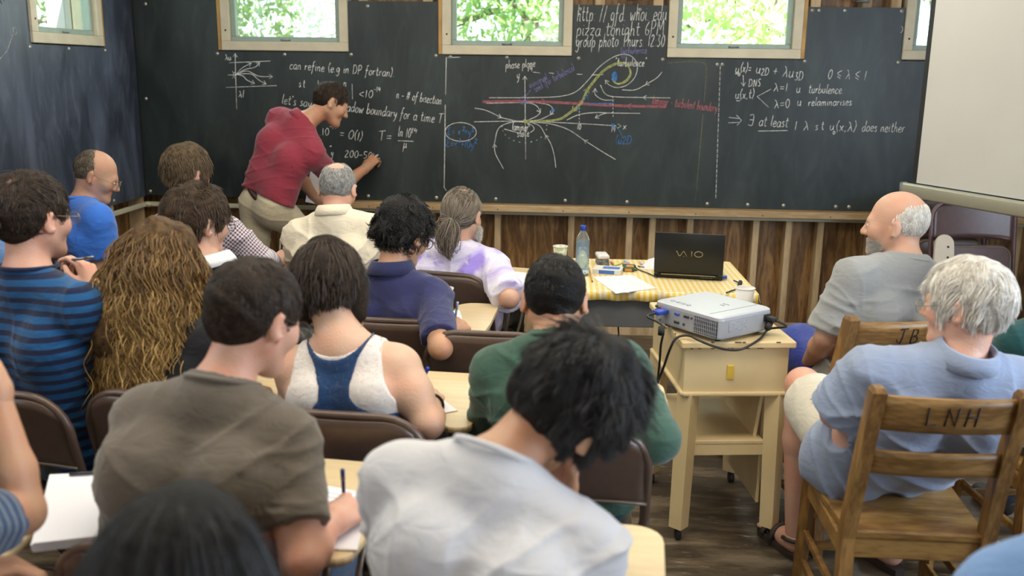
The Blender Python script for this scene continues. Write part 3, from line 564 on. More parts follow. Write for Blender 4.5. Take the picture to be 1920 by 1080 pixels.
q = MB(); q.tube(rel(mo, bez([p0, p0 + Vector((0.035, -0.01, -0.02)), (0.702, 3.312, 0.775), (0.652, 3.206, 0.768), (0.586, 3.130, 0.754), (0.540, 3.120, 0.749), (0.486, 3.120, 0.759), (0.434, 3.140, 0.774), (0.404, 3.193, 0.775), (0.364, 3.190, 0.765), (0.344, 3.190, 0.724), (0.328, 3.220, 0.646), (0.313, 3.260, 0.573), (0.310, 3.320, 0.491), (0.318, 3.450, 0.359)], 80)), 0.0045, 8); q.build('cord', M_cord, mo)
q = MB(); q.cyl(*rel(mo, [(0.705, 3.300, 0.811), (0.686, 3.260, 0.792)]), 0.012, n=14); q.build('ferrite_bead', M_rubber, mo)
def paper_cup(label, loc, m, h=0.098, r=0.037):
    o = thing('paper_cup', label, 'cup', loc, 0, None); b = MB(); b.lathe([(r * 0.70, 0.0), (r * 0.72, 0.003), (r, h), (r - 0.0015, h), (r * 0.70 - 0.001, 0.006), (0.001, 0.006)], n=36); b.build('cup_wall', m, o)
    b = MB(); b.tube([(r * math.cos(a), r * math.sin(a), h) for a in np.linspace(0, 2 * PI, 36, endpoint=False)], 0.0022, 6, True); b.build('rolled_rim', mat('paper_white', (0.74, 0.73, 0.70), 0.6), o)
    return o
M_cupw = mat('paper_white', (0.74, 0.73, 0.70), 0.6)
paper_cup('white cup standing on the yellow table behind the projector', (0.662, 3.60, 0.76), M_cupw)
# ---------------------------------------------------------------- teacher's desk with gingham cloth
do = thing('desk', 'grey metal desk under a yellow gingham cloth at the front wall', 'desk', (0.345, 4.48, 0), math.radians(1.2))
M_gm = mat('grey_desk_enamel', (0.13, 0.14, 0.15), 0.4, 0.06, 10)
DW, DD, DZ = 0.93, 0.72, 0.712
MB().box((0, 0, 0.70), (DW - 0.01, DD - 0.01, 0.02), 0.004).build('desk_top', M_gm, do)
MB().box((0, -DD / 2 + 0.035, 0.615), (DW - 0.04, 0.012, 0.15), 0.003).build('modesty_panel', M_gm, do)
for s in (-1, 1):
    MB().box((s * (DW / 2 - 0.03), 0, 0.62), (0.012, DD - 0.10, 0.14), 0.003).build('side_rail', M_gm, do)
    for t in (-1, 1):
        q = MB(); q.box((s * (DW / 2 - 0.04), t * (DD / 2 - 0.06), 0.345), (0.04, 0.04, 0.69), 0.004); q.build('leg', M_gm, do)
def gingham():
    m = bpy.data.materials.new('yellow_gingham'); t, N, L, b = nt(m)
    tc = N.new('ShaderNodeTexCoord'); sp = N.new('ShaderNodeSeparateXYZ'); L.new(tc.outputs['Object'], sp.inputs[0])
    def band(i, p):
        a = N.new('ShaderNodeMath'); a.operation = 'MULTIPLY'; a.inputs[1].default_value = 1 / p; L.new(sp.outputs[i], a.inputs[0])
        f = N.new('ShaderNodeMath'); f.operation = 'FRACT'; L.new(a.outputs[0], f.inputs[0]); g = N.new('ShaderNodeMath'); g.operation = 'GREATER_THAN'; g.inputs[1].default_value = 0.5; L.new(f.outputs[0], g.inputs[0]); return g
    x = band(0, 0.026); z = N.new('ShaderNodeMath'); z.operation = 'ADD'; L.new(band(1, 0.026).outputs[0], z.inputs[0]); L.new(x.outputs[0], z.inputs[1])
    h = N.new('ShaderNodeMath'); h.operation = 'MULTIPLY'; h.inputs[1].default_value = 0.5; L.new(z.outputs[0], h.inputs[0])
    mx = N.new('ShaderNodeMixRGB'); mx.inputs[1].default_value = (0.80, 0.76, 0.58, 1); mx.inputs[2].default_value = (0.76, 0.50, 0.06, 1); L.new(h.outputs[0], mx.inputs[0]); L.new(mx.outputs[0], b.inputs['Base Color']); b.inputs['Roughness'].default_value = 0.45
    return m
q = MB(); q.box((0, 0, 0.7125), (DW + 0.004, DD + 0.004, 0.003))
nx = 50
for s in (-1, 1):
    vs = []; fs = []
    for i in range(nx + 1):
        x = -DW / 2 + DW * i / nx
        for k, z in enumerate((0.714, 0.695, 0.672)): vs.append((x, s * (DD / 2 + 0.003 + 0.004 * k * (1 + math.sin(i * 0.9 + s))), z))
    for i in range(nx):
        for k in range(2): a = i * 3 + k; fs.append((a, a + 1, a + 4, a + 3))
    q.add(vs, fs, True)
    vs = []; fs = []
    for i in range(31):
        y = -DD / 2 + DD * i / 30
        for k, z in enumerate((0.714, 0.695, 0.672)): vs.append((s * (DW / 2 + 0.003 + 0.004 * k * (1 + math.sin(i * 0.9))), y, z))
    for i in range(30):
        for k in range(2): a = i * 3 + k; fs.append((a, a + 1, a + 4, a + 3))
    q.add(vs, fs, True)
cl = q.build('tablecloth', gingham()); cl.location = do.location; cl.rotation_euler = do.rotation_euler
sm_ = cl.modifiers.new('thick', 'SOLIDIFY'); sm_.thickness = 0.002
tag(cl, 'yellow and white gingham cloth over the front desk', 'tablecloth')
TZ = 0.7145
paper_cup('pale green patterned paper cup on the gingham cloth', (-0.064, 4.650, 0.715), mat('green_leaf_print', (0.52, 0.55, 0.33), 0.6, vcol=(0.70, 0.71, 0.58), vscale=45, ramp=(0.55, 0.58), detail=0.0), 0.095, 0.036)
# water bottle
bo = thing('water_bottle', 'clear ribbed water bottle with a blue cap on the front desk', 'bottle', (0.044, 4.422, 0.715))
M_pet = bpy.data.materials.new('clear_pet'); _t, _N, _L, _b = nt(M_pet)
_b.inputs['Base Color'].default_value = (0.80, 0.90, 0.94, 1); _b.inputs['Roughness'].default_value = 0.06; _b.inputs['Transmission Weight'].default_value = 0.9; _b.inputs['IOR'].default_value = 1.15
pr = [(0.028, 0.0), (0.0315, 0.006)] + [(0.0315 + (0.0015 if k % 2 else -0.0012), 0.02 + 0.0075 * k) for k in range(17)] + [(0.0325, 0.152), (0.0325, 0.165), (0.028, 0.185), (0.018, 0.203), (0.0125, 0.213), (0.0125, 0.222)]
q = MB(); q.lathe(pr, n=36); q.build('bottle_body', M_pet, bo)
M_wat = mat('water', (0.62, 0.76, 0.84), 0.05, trans=0.8); q = MB(); q.lathe([(0.027, 0.003), (0.029, 0.01), (0.0295, 0.165), (0.001, 0.166)], n=30); q.build('water', M_wat, bo)
q = MB(); q.lathe([(0.0145, 0.216), (0.0155, 0.218), (0.0155, 0.236), (0.013, 0.239)], n=24); q.build('cap', mat('blue_cap', (0.01, 0.04, 0.30), 0.4), bo, 'dark blue screw cap')
q = MB(); q.lathe([(0.0318, 0.012), (0.0322, 0.013), (0.0322, 0.030), (0.0318, 0.031)], n=36); q.build('label', mat('blue_print', (0.15, 0.35, 0.62), 0.3, vcol=(0.70, 0.80, 0.86), vscale=70, ramp=(0.45, 0.5)), bo)
# blackboard eraser standing on end
eo = thing('board_eraser', 'white and grey felt board eraser on the gingham cloth', 'eraser', (0.147, 4.692, 0.715), math.radians(8))
MB().box((0, 0.0, 0.017), (0.055, 0.10, 0.034), 0.006, seg=2).build('felt', mat('grey_felt', (0.17, 0.17, 0.17), 0.95, 0.5, 70, bump=0.5, bscale=150), eo)
MB().box((0, 0.004, 0.045), (0.058, 0.108, 0.022), 0.009, seg=3).build('holder', mat('eraser_white', (0.66, 0.65, 0.64), 0.5), eo)
# chalk boxes
def chalk_box(label, loc, rot, d, c1, c2):
    o = thing('chalk_box', label, 'box', loc, rot); MB().box((0, 0, d[2] / 2), d, 0.001).build('carton', mat('carton_' + c1[0], c1[1], 0.5), o)
    MB().box((0.0, -d[1] / 2 - 0.0004, d[2] / 2), (d[0] * 0.55, 0.001, d[2] * 0.7)).build('printed_band', mat('carton_' + c2[0], c2[1], 0.5), o)
    MB().box((d[0] * 0.12, 0, d[2] + 0.0004), (d[0] * 0.6, d[1] * 0.5, 0.001)).build('printed_panel', mat('carton_' + c2[0], c2[1], 0.5), o)
    return o
chalk_box('white and blue chalk box lying on the gingham cloth', (0.170, 4.500, 0.714), math.radians(-10), (0.135, 0.10, 0.024), ('white', (0.68, 0.66, 0.60)), ('blue', (0.05, 0.16, 0.50)))
chalk_box('orange and green chalk box beside the blue chalk box', (0.272, 4.577, 0.714), math.radians(-4), (0.06, 0.10, 0.020), ('green', (0.03, 0.10, 0.04)), ('orange', (0.60, 0.26, 0.08)))
def chalk_stick(label, a, b, c):
    o = MB(); A, B = Vector(a), Vector(b); o.cyl((0, 0, 0), B - A, 0.0055, 0.005, 12); k = o.build('chalk_stick', mat('chalk_%d_%d' % (c[0] * 100, c[1] * 100), c, 0.9)); k.location = A; tag(k, label, 'chalk', 'coloured chalks on the gingham cloth')
chalk_stick('orange chalk stick behind the chalk boxes', (0.193, 4.736, 0.721), (0.207, 4.670, 0.721), (0.75, 0.36, 0.16))
chalk_stick('yellow-green chalk stick behind the chalk boxes', (0.207, 4.657, 0.721), (0.252, 4.731, 0.721), (0.66, 0.76, 0.26))
chalk_stick('pink chalk stick in front of the yellow-green one', (0.254, 4.704, 0.721), (0.306, 4.644, 0.721), (0.80, 0.32, 0.36))
chalk_stick('blue chalk stick behind the pink one', (0.262, 4.774, 0.721), (0.283, 4.708, 0.721), (0.30, 0.46, 0.72))
chalk_stick('lilac chalk stick left of the laptop', (0.340, 4.756, 0.721), (0.347, 4.703, 0.721), (0.55, 0.50, 0.74))
def pencil(name, label, a, b, m, tip=None, r=0.0035, cat='pencil'):
    A, B = Vector(a), Vector(b); o = thing(name, label, cat, a); d = B - A; q = MB(); q.cyl((0, 0, 0), d * 0.94, r, n=8); q.build('barrel', m, o); q = MB(); q.cyl(d * 0.94, d, r, 0.0006, 8); q.build('tip', tip or M_ink, o); return o
pencil('pencil', 'wooden pencil lying across the gingham cloth by the bottle', (0.081, 4.571, 0.719), (0.092, 4.258, 0.719), mat('pencil_wood', (0.55, 0.32, 0.12), 0.5))
pencil('pen', 'blue pen lying by the green cup', (-0.031, 4.566, 0.719), (-0.011, 4.648, 0.719), M_blue, cat='pen')
pencil('ballpoint_pen', 'small clear pen lying left of the laptop', (0.323, 4.653, 0.719), (0.353, 4.631, 0.719), MATS['grey_metal'], cat='pen')
M_paper = mat('paper', (0.74, 0.73, 0.76), 0.7)
def sheets(name, label, quad, z, n=3, th=0.0012, cat='paper', lines=False, m=None):
    """A small pile of sheets on the quadrilateral (world x, y corners, counter-clockwise)."""
    c = Vector((sum(p[0] for p in quad) / 4, sum(p[1] for p in quad) / 4, z)); o = thing(name, label, cat, c)
    for k in range(n):
        a = random.uniform(-0.02, 0.02) * (1 if k else 0); ca, sa = math.cos(a), math.sin(a)
        ol = [((p[0] - c.x) * ca - (p[1] - c.y) * sa, (p[0] - c.x) * sa + (p[1] - c.y) * ca) for p in quad]
        q = MB(); q.prism(ol, k * th, (k + 0.9) * th); sh = q.build('sheet', m or M_paper, o)
    if lines:
        L = []; P = [Vector((p[0] - c.x, p[1] - c.y, n * th + 0.0001)) for p in quad]
        for i in range(9):
            t = 0.12 + i * 0.075; a = P[3].lerp(P[0], t); b = P[2].lerp(P[1], t); w = random.uniform(0.5, 0.85)
            L.append([tuple(a.lerp(b, 0.1 + (w - 0.1) * j / 14) + Vector((0, random.uniform(-0.0015, 0.0015), 0))) for j in range(15)])
        strokes('handwriting_text', L, 0.0004, mat('pencil_grey', (0.18, 0.18, 0.28), 0.8), o)
    return o
sheets('paper_sheet', 'white paper with a curled corner hanging over the desk front edge', [(0.191, 4.051, 0.715), (0.377, 4.179, 0.715), (0.283, 4.451, 0.715), (0.097, 4.379, 0.715)], TZ, 2)
q = MB(); q.add([(0, 0, 0.002), (0.06, 0.0, 0.003), (0.03, 0.03, 0.012), (0.0, 0.035, 0.004)], [(0, 1, 2, 3)]); q.build('curled_corner', M_paper, bpy.data.objects['paper_sheet']).location = tuple(Vector((0.192, 4.071, 0.715)) - bpy.data.objects['paper_sheet'].location)
sheets('paper_slip', 'white paper slip leaning behind the left of the laptop', [(0.331, 4.608, 0.715), (0.402, 4.592, 0.715), (0.427, 4.910, 0.715), (0.390, 4.861, 0.715)], TZ, 1)
# laptop, lid towards the audience
lo = thing('laptop', 'black laptop with its lid facing the audience on the front desk', 'laptop', ((0.386 + 0.695) / 2, 4.40, TZ), math.radians(-8))
M_lap = mat('laptop_black', (0.010, 0.011, 0.010), 0.4, spec=0.4); M_lapk = mat('laptop_grey', (0.12, 0.12, 0.13), 0.4)
MB().box((0, 0.11, 0.012), (0.318, 0.22, 0.022), 0.005, seg=2).build('base', M_lap, lo)
MB().box((0, 0.12, 0.0235), (0.27, 0.10, 0.002)).build('keyboard', M_lapk, lo)
ML_ = Matrix.Translation((0, -0.002, 0.022)) @ Euler((math.radians(8), 0, 0)).to_matrix().to_4x4()
MB().box((0, -0.004, 0.104), (0.318, 0.008, 0.20), 0.004, ML_, seg=2).build('lid', M_lap, lo)
MB().box((0, 0.0008, 0.108), (0.30, 0.002, 0.18), 0, ML_).build('screen', mat('screen_glass', (0.02, 0.025, 0.04), 0.1), lo)
q = MB(); q.cyl((-0.14, -0.004, 0.018), (0.14, -0.004, 0.018), 0.009, n=12); q.build('hinge', M_lap, lo)
MB().box((0, -0.0155, 0.022), (0.25, 0.002, 0.003)).build('hinge_trim', mat('champagne_trim', (0.45, 0.38, 0.22), 0.3, metal=0.8), lo)
for k in range(5): MB().box((0.06 + 0.012 * k, -0.0145, 0.013), (0.008, 0.002, 0.003)).build('status_slot', M_lapk, lo)
def lidpt(u, v): p = ML_ @ Vector((u * 1.2, -0.0085, v)); return (p.x, p.y, p.z)
V_ = 0.105; hgt = 0.013
lines = [[lidpt(-0.050 + 0.014 * t + 0.0, V_ + hgt * math.cos(t * PI) * 0.9) for t in np.linspace(0, 1, 8)],
         [lidpt(-0.036 + 0.016 * t, V_ - hgt * 0.9 * math.cos(t * PI)) for t in np.linspace(0, 1, 8)] + [lidpt(-0.008, V_ - hgt)],
         [lidpt(-0.021, V_ - hgt), lidpt(-0.019, V_ - hgt)],
         [lidpt(0.010, V_ - hgt), lidpt(0.010, V_ + hgt)], [lidpt(0.036 + 0.0155 * math.cos(a), V_ + hgt * math.sin(a)) for a in np.linspace(0, 2 * PI, 24)]]
strokes('lid_lettering', lines, 0.0017, MATS['champagne_trim'], lo, 1)['label'] = 'champagne wave lettering on lid'
MB().box((0.165, 0.035, 0.012), (0.03, 0.028, 0.012), 0.003, seg=2).build('video_plug', M_blue, lo, 'blue video plug')
co = thing('video_cable', 'black cable with ferrite leaving the right side of the laptop', 'cable', (0.739, 4.372, 0.722))
q = MB(); q.tube(rel(co, bez([(0.746, 4.352, 0.724), (0.763, 4.307, 0.722), (0.751, 4.215, 0.720), (0.706, 4.156, 0.720), (0.676, 4.111, 0.720)], 24)), 0.0035, 8); q.build('cord', M_cord, co)
q = MB(); q.cyl(*rel(co, [(0.769, 4.312, 0.726), (0.749, 4.221, 0.726)]), 0.010, n=12); q.build('ferrite_bead', M_rubber, co)
co = thing('charger_cable', 'black charger cord curling left of the laptop on the cloth', 'cable', (0.387, 4.399, 0.719))
q = MB(); q.tube(rel(co, bez([(0.397, 4.400, 0.719), (0.359, 4.492, 0.719), (0.318, 4.574, 0.719), (0.304, 4.608, 0.725), (0.292, 4.571, 0.719), (0.311, 4.548, 0.719)], 30)), 0.003, 8); q.tube(rel(co, bez([(0.306, 4.646, 0.720), (0.277, 4.592, 0.725), (0.258, 4.630, 0.722)], 10)), [0.004] + [0.009] * 8 + [0.006] * 2 if False else 0.0075, 8); q.build('cord', M_cord, co)
fl = thing('floor_cable', 'thin black cable dropping from the desk to the floor', 'cable', (0.222, 4.620, 0.475))
q = MB(); q.tube(rel(fl, bez([(0.217, 4.620, 0.489), (0.232, 4.620, 0.434), (0.239, 4.620, 0.379), (0.298, 5.704, 0.010), (0.378, 5.655, 0.010)], 24)), 0.004, 8); q.build('cord', M_cord, fl)
MB().box((0, 0.03, -0.03), (0.03, 0.03, 0.04), 0.003).build('clip', M_rubber, fl)
fo = thing('floor_cable', 'loop of black cord on the floor right of the green sweatshirt', 'cable', (0.474, 4.313, 0.010))
q = MB(); q.tube(rel(fo, bez([(0.368, 3.898, 0.300), (0.441, 4.284, 0.020), (0.485, 4.349, 0.010), (0.493, 4.246, 0.010), (0.427, 4.108, 0.010), (0.316, 3.716, 0.010), (0.335, 3.665, 0.010)], 40)), 0.005, 8); q.build('cord', M_cord, fo)
paper_cup('white paper cup on the tablet right of the navy polo', (-0.519, 3.765, 0.700), M_cupw, 0.085, 0.034)
# papers, pads and pens on the tablets
sheets('paper_pad', 'thick white pad on the tablet at the left edge', [(-1.067, 1.673, 0.720), (-0.940, 1.719, 0.720), (-1.081, 2.020, 0.720), (-1.208, 1.995, 0.720)], 0.702, 5, 0.004)
pencil('pen', 'dark pen lying on the top edge of the white pad at left', (-1.158, 1.988, 0.727), (-1.061, 2.012, 0.727), mat('pen_dark', (0.03, 0.03, 0.04), 0.4), r=0.004, cat='pen')
sheets('paper_sheet', 'written sheet on the tablet beside the grey-brown T-shirt', [(-0.489, 1.738, 0.705), (-0.421, 1.739, 0.705), (-0.453, 2.000, 0.705), (-0.578, 2.037, 0.705)], 0.701, 3, lines=True)
sheets('paper_sheet', 'white sheet on the tablet of the woman in the racerback top', [(-0.478, 2.459, 0.702), (-0.319, 2.569, 0.702), (-0.406, 2.709, 0.702), (-0.529, 2.629, 0.702)], 0.701, 2)
sheets('paper_sheet', 'white sheets on the tablet of the man in tie-dye', [(-0.259, 3.998, 0.702), (-0.194, 4.173, 0.702), (-0.228, 4.494, 0.702), (-0.335, 4.531, 0.702)], 0.701, 3)
sheets('paper_sheet', 'white sheet under the writing hand of the checked shirt', [(-1.413, 4.337, 0.702), (-1.387, 4.428, 0.702), (-1.477, 4.699, 0.702), (-1.528, 4.664, 0.702)], 0.701, 2)
sheets('paper_sheet', 'cream sheet under the writing hand of the navy polo', [(-0.455, 3.404, 0.702), (-0.403, 3.471, 0.702), (-0.455, 3.729, 0.702), (-0.510, 3.705, 0.702)], 0.701, 2)

# ================================================================ PEOPLE: implicit bodies meshed with surface nets, hair strands
def V3(p): return np.array(p, dtype=np.float64)
def unit(v): v = V3(v); return v / max(1e-9, np.linalg.norm(v))
def lerp(a, b, t): return V3(a) * (1 - t) + V3(b) * t
def rc(a, b, ra, rb=None):
    """Round cone from a to b."""
    rb = ra if rb is None else rb; a, b = V3(a), V3(b); R = max(ra, rb)
    def f(X, Y, Z, off):
        ba = b - a; n = max(1e-9, ba @ ba); px, py, pz = X - a[0], Y - a[1], Z - a[2]
        t = np.clip((px * ba[0] + py * ba[1] + pz * ba[2]) / n, 0, 1)
        return np.sqrt((px - ba[0] * t) ** 2 + (py - ba[1] * t) ** 2 + (pz - ba[2] * t) ** 2) - (ra + (rb - ra) * t) - off
    return (np.minimum(a, b) - R, np.maximum(a, b) + R, f)
def el(c, r, B=None):
    """Ellipsoid; rows of B are its axes."""
    c, r = V3(c), V3(r); B = np.eye(3) if B is None else np.array(B); R = np.sqrt(((B * r[:, None]) ** 2).sum(0))
    def f(X, Y, Z, off):
        x, y, z = X - c[0], Y - c[1], Z - c[2]; rr = r + off
        q = [(B[i, 0] * x + B[i, 1] * y + B[i, 2] * z) for i in range(3)]
        k0 = np.sqrt(sum((q[i] / rr[i]) ** 2 for i in range(3))); k1 = np.sqrt(sum((q[i] / rr[i] ** 2) ** 2 for i in range(3)))
        return k0 * (k0 - 1) / np.maximum(k1, 1e-6)
    return (c - R, c + R, f)
class Field:
    def __init__(s, prims, vox, off=0.0, pad=0.02):
        lo = np.min([p[0][0] for p in prims], 0) - off - pad; hi = np.max([p[0][1] for p in prims], 0) + off + pad
        s.v = vox; s.lo = lo; s.n = np.ceil((hi - lo) / vox).astype(int) + 2; s.f = np.full(s.n, 0.5, np.float32)
        for p, k in prims: s.put(p, k, off)
    def sub(s, lo, hi):
        a = np.clip(np.floor((lo - s.lo) / s.v).astype(int), 0, s.n); b = np.clip(np.ceil((hi - s.lo) / s.v).astype(int) + 1, 0, s.n)
        ax = [(s.lo[i] + s.v * np.arange(a[i], b[i])).astype(np.float32) for i in range(3)]
        return tuple(slice(a[i], b[i]) for i in range(3)), ax[0][:, None, None], ax[1][None, :, None], ax[2][None, None, :]
    def put(s, p, k=0.0, off=0.0, op='u'):
        m = abs(off) + k + 3 * s.v + 0.015; sl, X, Y, Z = s.sub(p[0] - m, p[1] + m); g = s.f[sl]
        if g.size == 0: return
        d = p[2](X, Y, Z, off).astype(np.float32)
        if op == 'u':
            if k > 0: h = np.maximum(k - np.abs(g - d), 0) / k; s.f[sl] = np.minimum(g, d) - h * h * k * 0.25
            else: s.f[sl] = np.minimum(g, d)
        else:
            if k > 0: h = np.maximum(k - np.abs(g + d), 0) / k; s.f[sl] = np.maximum(g, -d) + h * h * k * 0.25
            else: s.f[sl] = np.maximum(g, -d)
    def clip(s, fn):
        """Keep only where fn(X, Y, Z) < 0."""
        sl, X, Y, Z = s.sub(s.lo, s.lo + s.v * s.n); s.f = np.maximum(s.f, fn(X, Y, Z).astype(np.float32)[tuple(slice(0, q) for q in s.f.shape)])
    def mesh(s, smooth=1):
        f = s.f; I = f < 0; n = np.array(f.shape)
        c = np.zeros(n - 1, np.int8)
        for dx in (0, 1):
            for dy in (0, 1):
                for dz in (0, 1): c += I[dx:n[0] - 1 + dx, dy:n[1] - 1 + dy, dz:n[2] - 1 + dz]
        idx = np.argwhere((c > 0) & (c < 8)); m = len(idx)
        if m == 0: return np.zeros((0, 3)), np.zeros((0, 4), int)
        mp = np.full(n - 1, -1, np.int64); mp[idx[:, 0], idx[:, 1], idx[:, 2]] = np.arange(m)
        C = np.array([(x, y, z) for x in (0, 1) for y in (0, 1) for z in (0, 1)]); val = np.stack([f[idx[:, 0] + q[0], idx[:, 1] + q[1], idx[:, 2] + q[2]] for q in C], 1)
        P = np.zeros((m, 3)); W = np.zeros(m)
        for i in range(8):
            for ax in range(3):
                if C[i][ax] == 0:
                    j = i + (4, 2, 1)[ax]; a, b = val[:, i], val[:, j]; x = (a < 0) != (b < 0); t = np.where(x, a / np.where(x, a - b, 1), 0)
                    q = C[i] + np.outer(t, np.eye(3)[ax]); P += q * x[:, None]; W += x
        P = P / W[:, None] + idx; Vv = s.lo + P * s.v; Q = []
        for ax in range(3):
            o1, o2 = [(1, 2), (2, 0), (0, 1)][ax]; lo_ = [slice(None)] * 3; hi_ = [slice(None)] * 3
            lo_[ax] = slice(0, n[ax] - 1); hi_[ax] = slice(1, n[ax]); d = I[tuple(lo_)].astype(np.int8) - I[tuple(hi_)].astype(np.int8)
            e = np.argwhere(d != 0); e = e[(e[:, o1] > 0) & (e[:, o2] > 0) & (e[:, o1] < n[o1] - 1) & (e[:, o2] < n[o2] - 1)]; sg = d[e[:, 0], e[:, 1], e[:, 2]]
            def at(a, b): k = e.copy(); k[:, o1] -= a; k[:, o2] -= b; return mp[k[:, 0], k[:, 1], k[:, 2]]
            q = np.stack([at(1, 1), at(0, 1), at(0, 0), at(1, 0)], 1); q[sg < 0] = q[sg < 0][:, ::-1]; Q.append(q)
        Q = np.concatenate(Q); Q = Q[(Q >= 0).all(1)]
        for _ in range(smooth):
            A = np.zeros_like(Vv); K = np.zeros(m)
            for a, b in ((0, 1), (1, 2), (2, 3), (3, 0)):
                for i in range(3): A[:, i] += np.bincount(Q[:, a], Vv[Q[:, b], i], m) + np.bincount(Q[:, b], Vv[Q[:, a], i], m)
                K += np.bincount(Q[:, a], minlength=m) + np.bincount(Q[:, b], minlength=m)
            Vv = Vv * 0.5 + 0.5 * A / np.maximum(K, 1)[:, None]
        return Vv, Q
def normals(Vv, Q):
    a = np.cross(Vv[Q[:, 2]] - Vv[Q[:, 0]], Vv[Q[:, 3]] - Vv[Q[:, 1]]); N = np.zeros_like(Vv)
    for k in range(4):
        for i in range(3): N[:, i] += np.bincount(Q[:, k], a[:, i], len(Vv))
    return N / np.maximum(np.linalg.norm(N, axis=1), 1e-12)[:, None]
def fast_mesh(name, parts, origin, m, parent, cloth=None, label=None):
    """Quad meshes (vertices, quads) joined into one object."""
    Vv = np.concatenate([p[0] for p in parts]) - origin; o = 0; Qs = []
    for p in parts: Qs.append(p[1] + o); o += len(p[0])
    Q = np.concatenate(Qs); me = bpy.data.meshes.new(name); me.vertices.add(len(Vv)); me.vertices.foreach_set('co', Vv.astype(np.float32).ravel())
    me.loops.add(Q.size); me.loops.foreach_set('vertex_index', Q.astype(np.int32).ravel()); me.polygons.add(len(Q))
    me.polygons.foreach_set('loop_start', np.arange(0, Q.size, 4, dtype=np.int32)); me.polygons.foreach_set('loop_total', np.full(len(Q), 4, np.int32))
    me.polygons.foreach_set('use_smooth', np.ones(len(Q), bool)); me.update(calc_edges=True)
    if cloth is not None:
        at = me.attributes.new('cloth', 'FLOAT_VECTOR', 'POINT'); at.data.foreach_set('vector', cloth.astype(np.float32).ravel())
    return link_mesh(name, me, m, parent, label)
def wav(P, seed, freq, oct_=4):
    """Smooth pseudo-random field in about -1..1 at points P."""
    r = np.random.default_rng(seed); s = np.zeros(len(P))
    for i in range(oct_ * 3):
        k = r.normal(size=3) * freq * (1.0 + 0.5 * (i // 3)); m_ = r.normal(size=3) * freq * 0.6; s += np.sin(P @ k + r.uniform(0, 6.28) + 1.3 * np.sin(P @ m_ + r.uniform(0, 6.28))) / (1 + 0.5 * (i // 3))
    return s / (oct_ * 1.4)
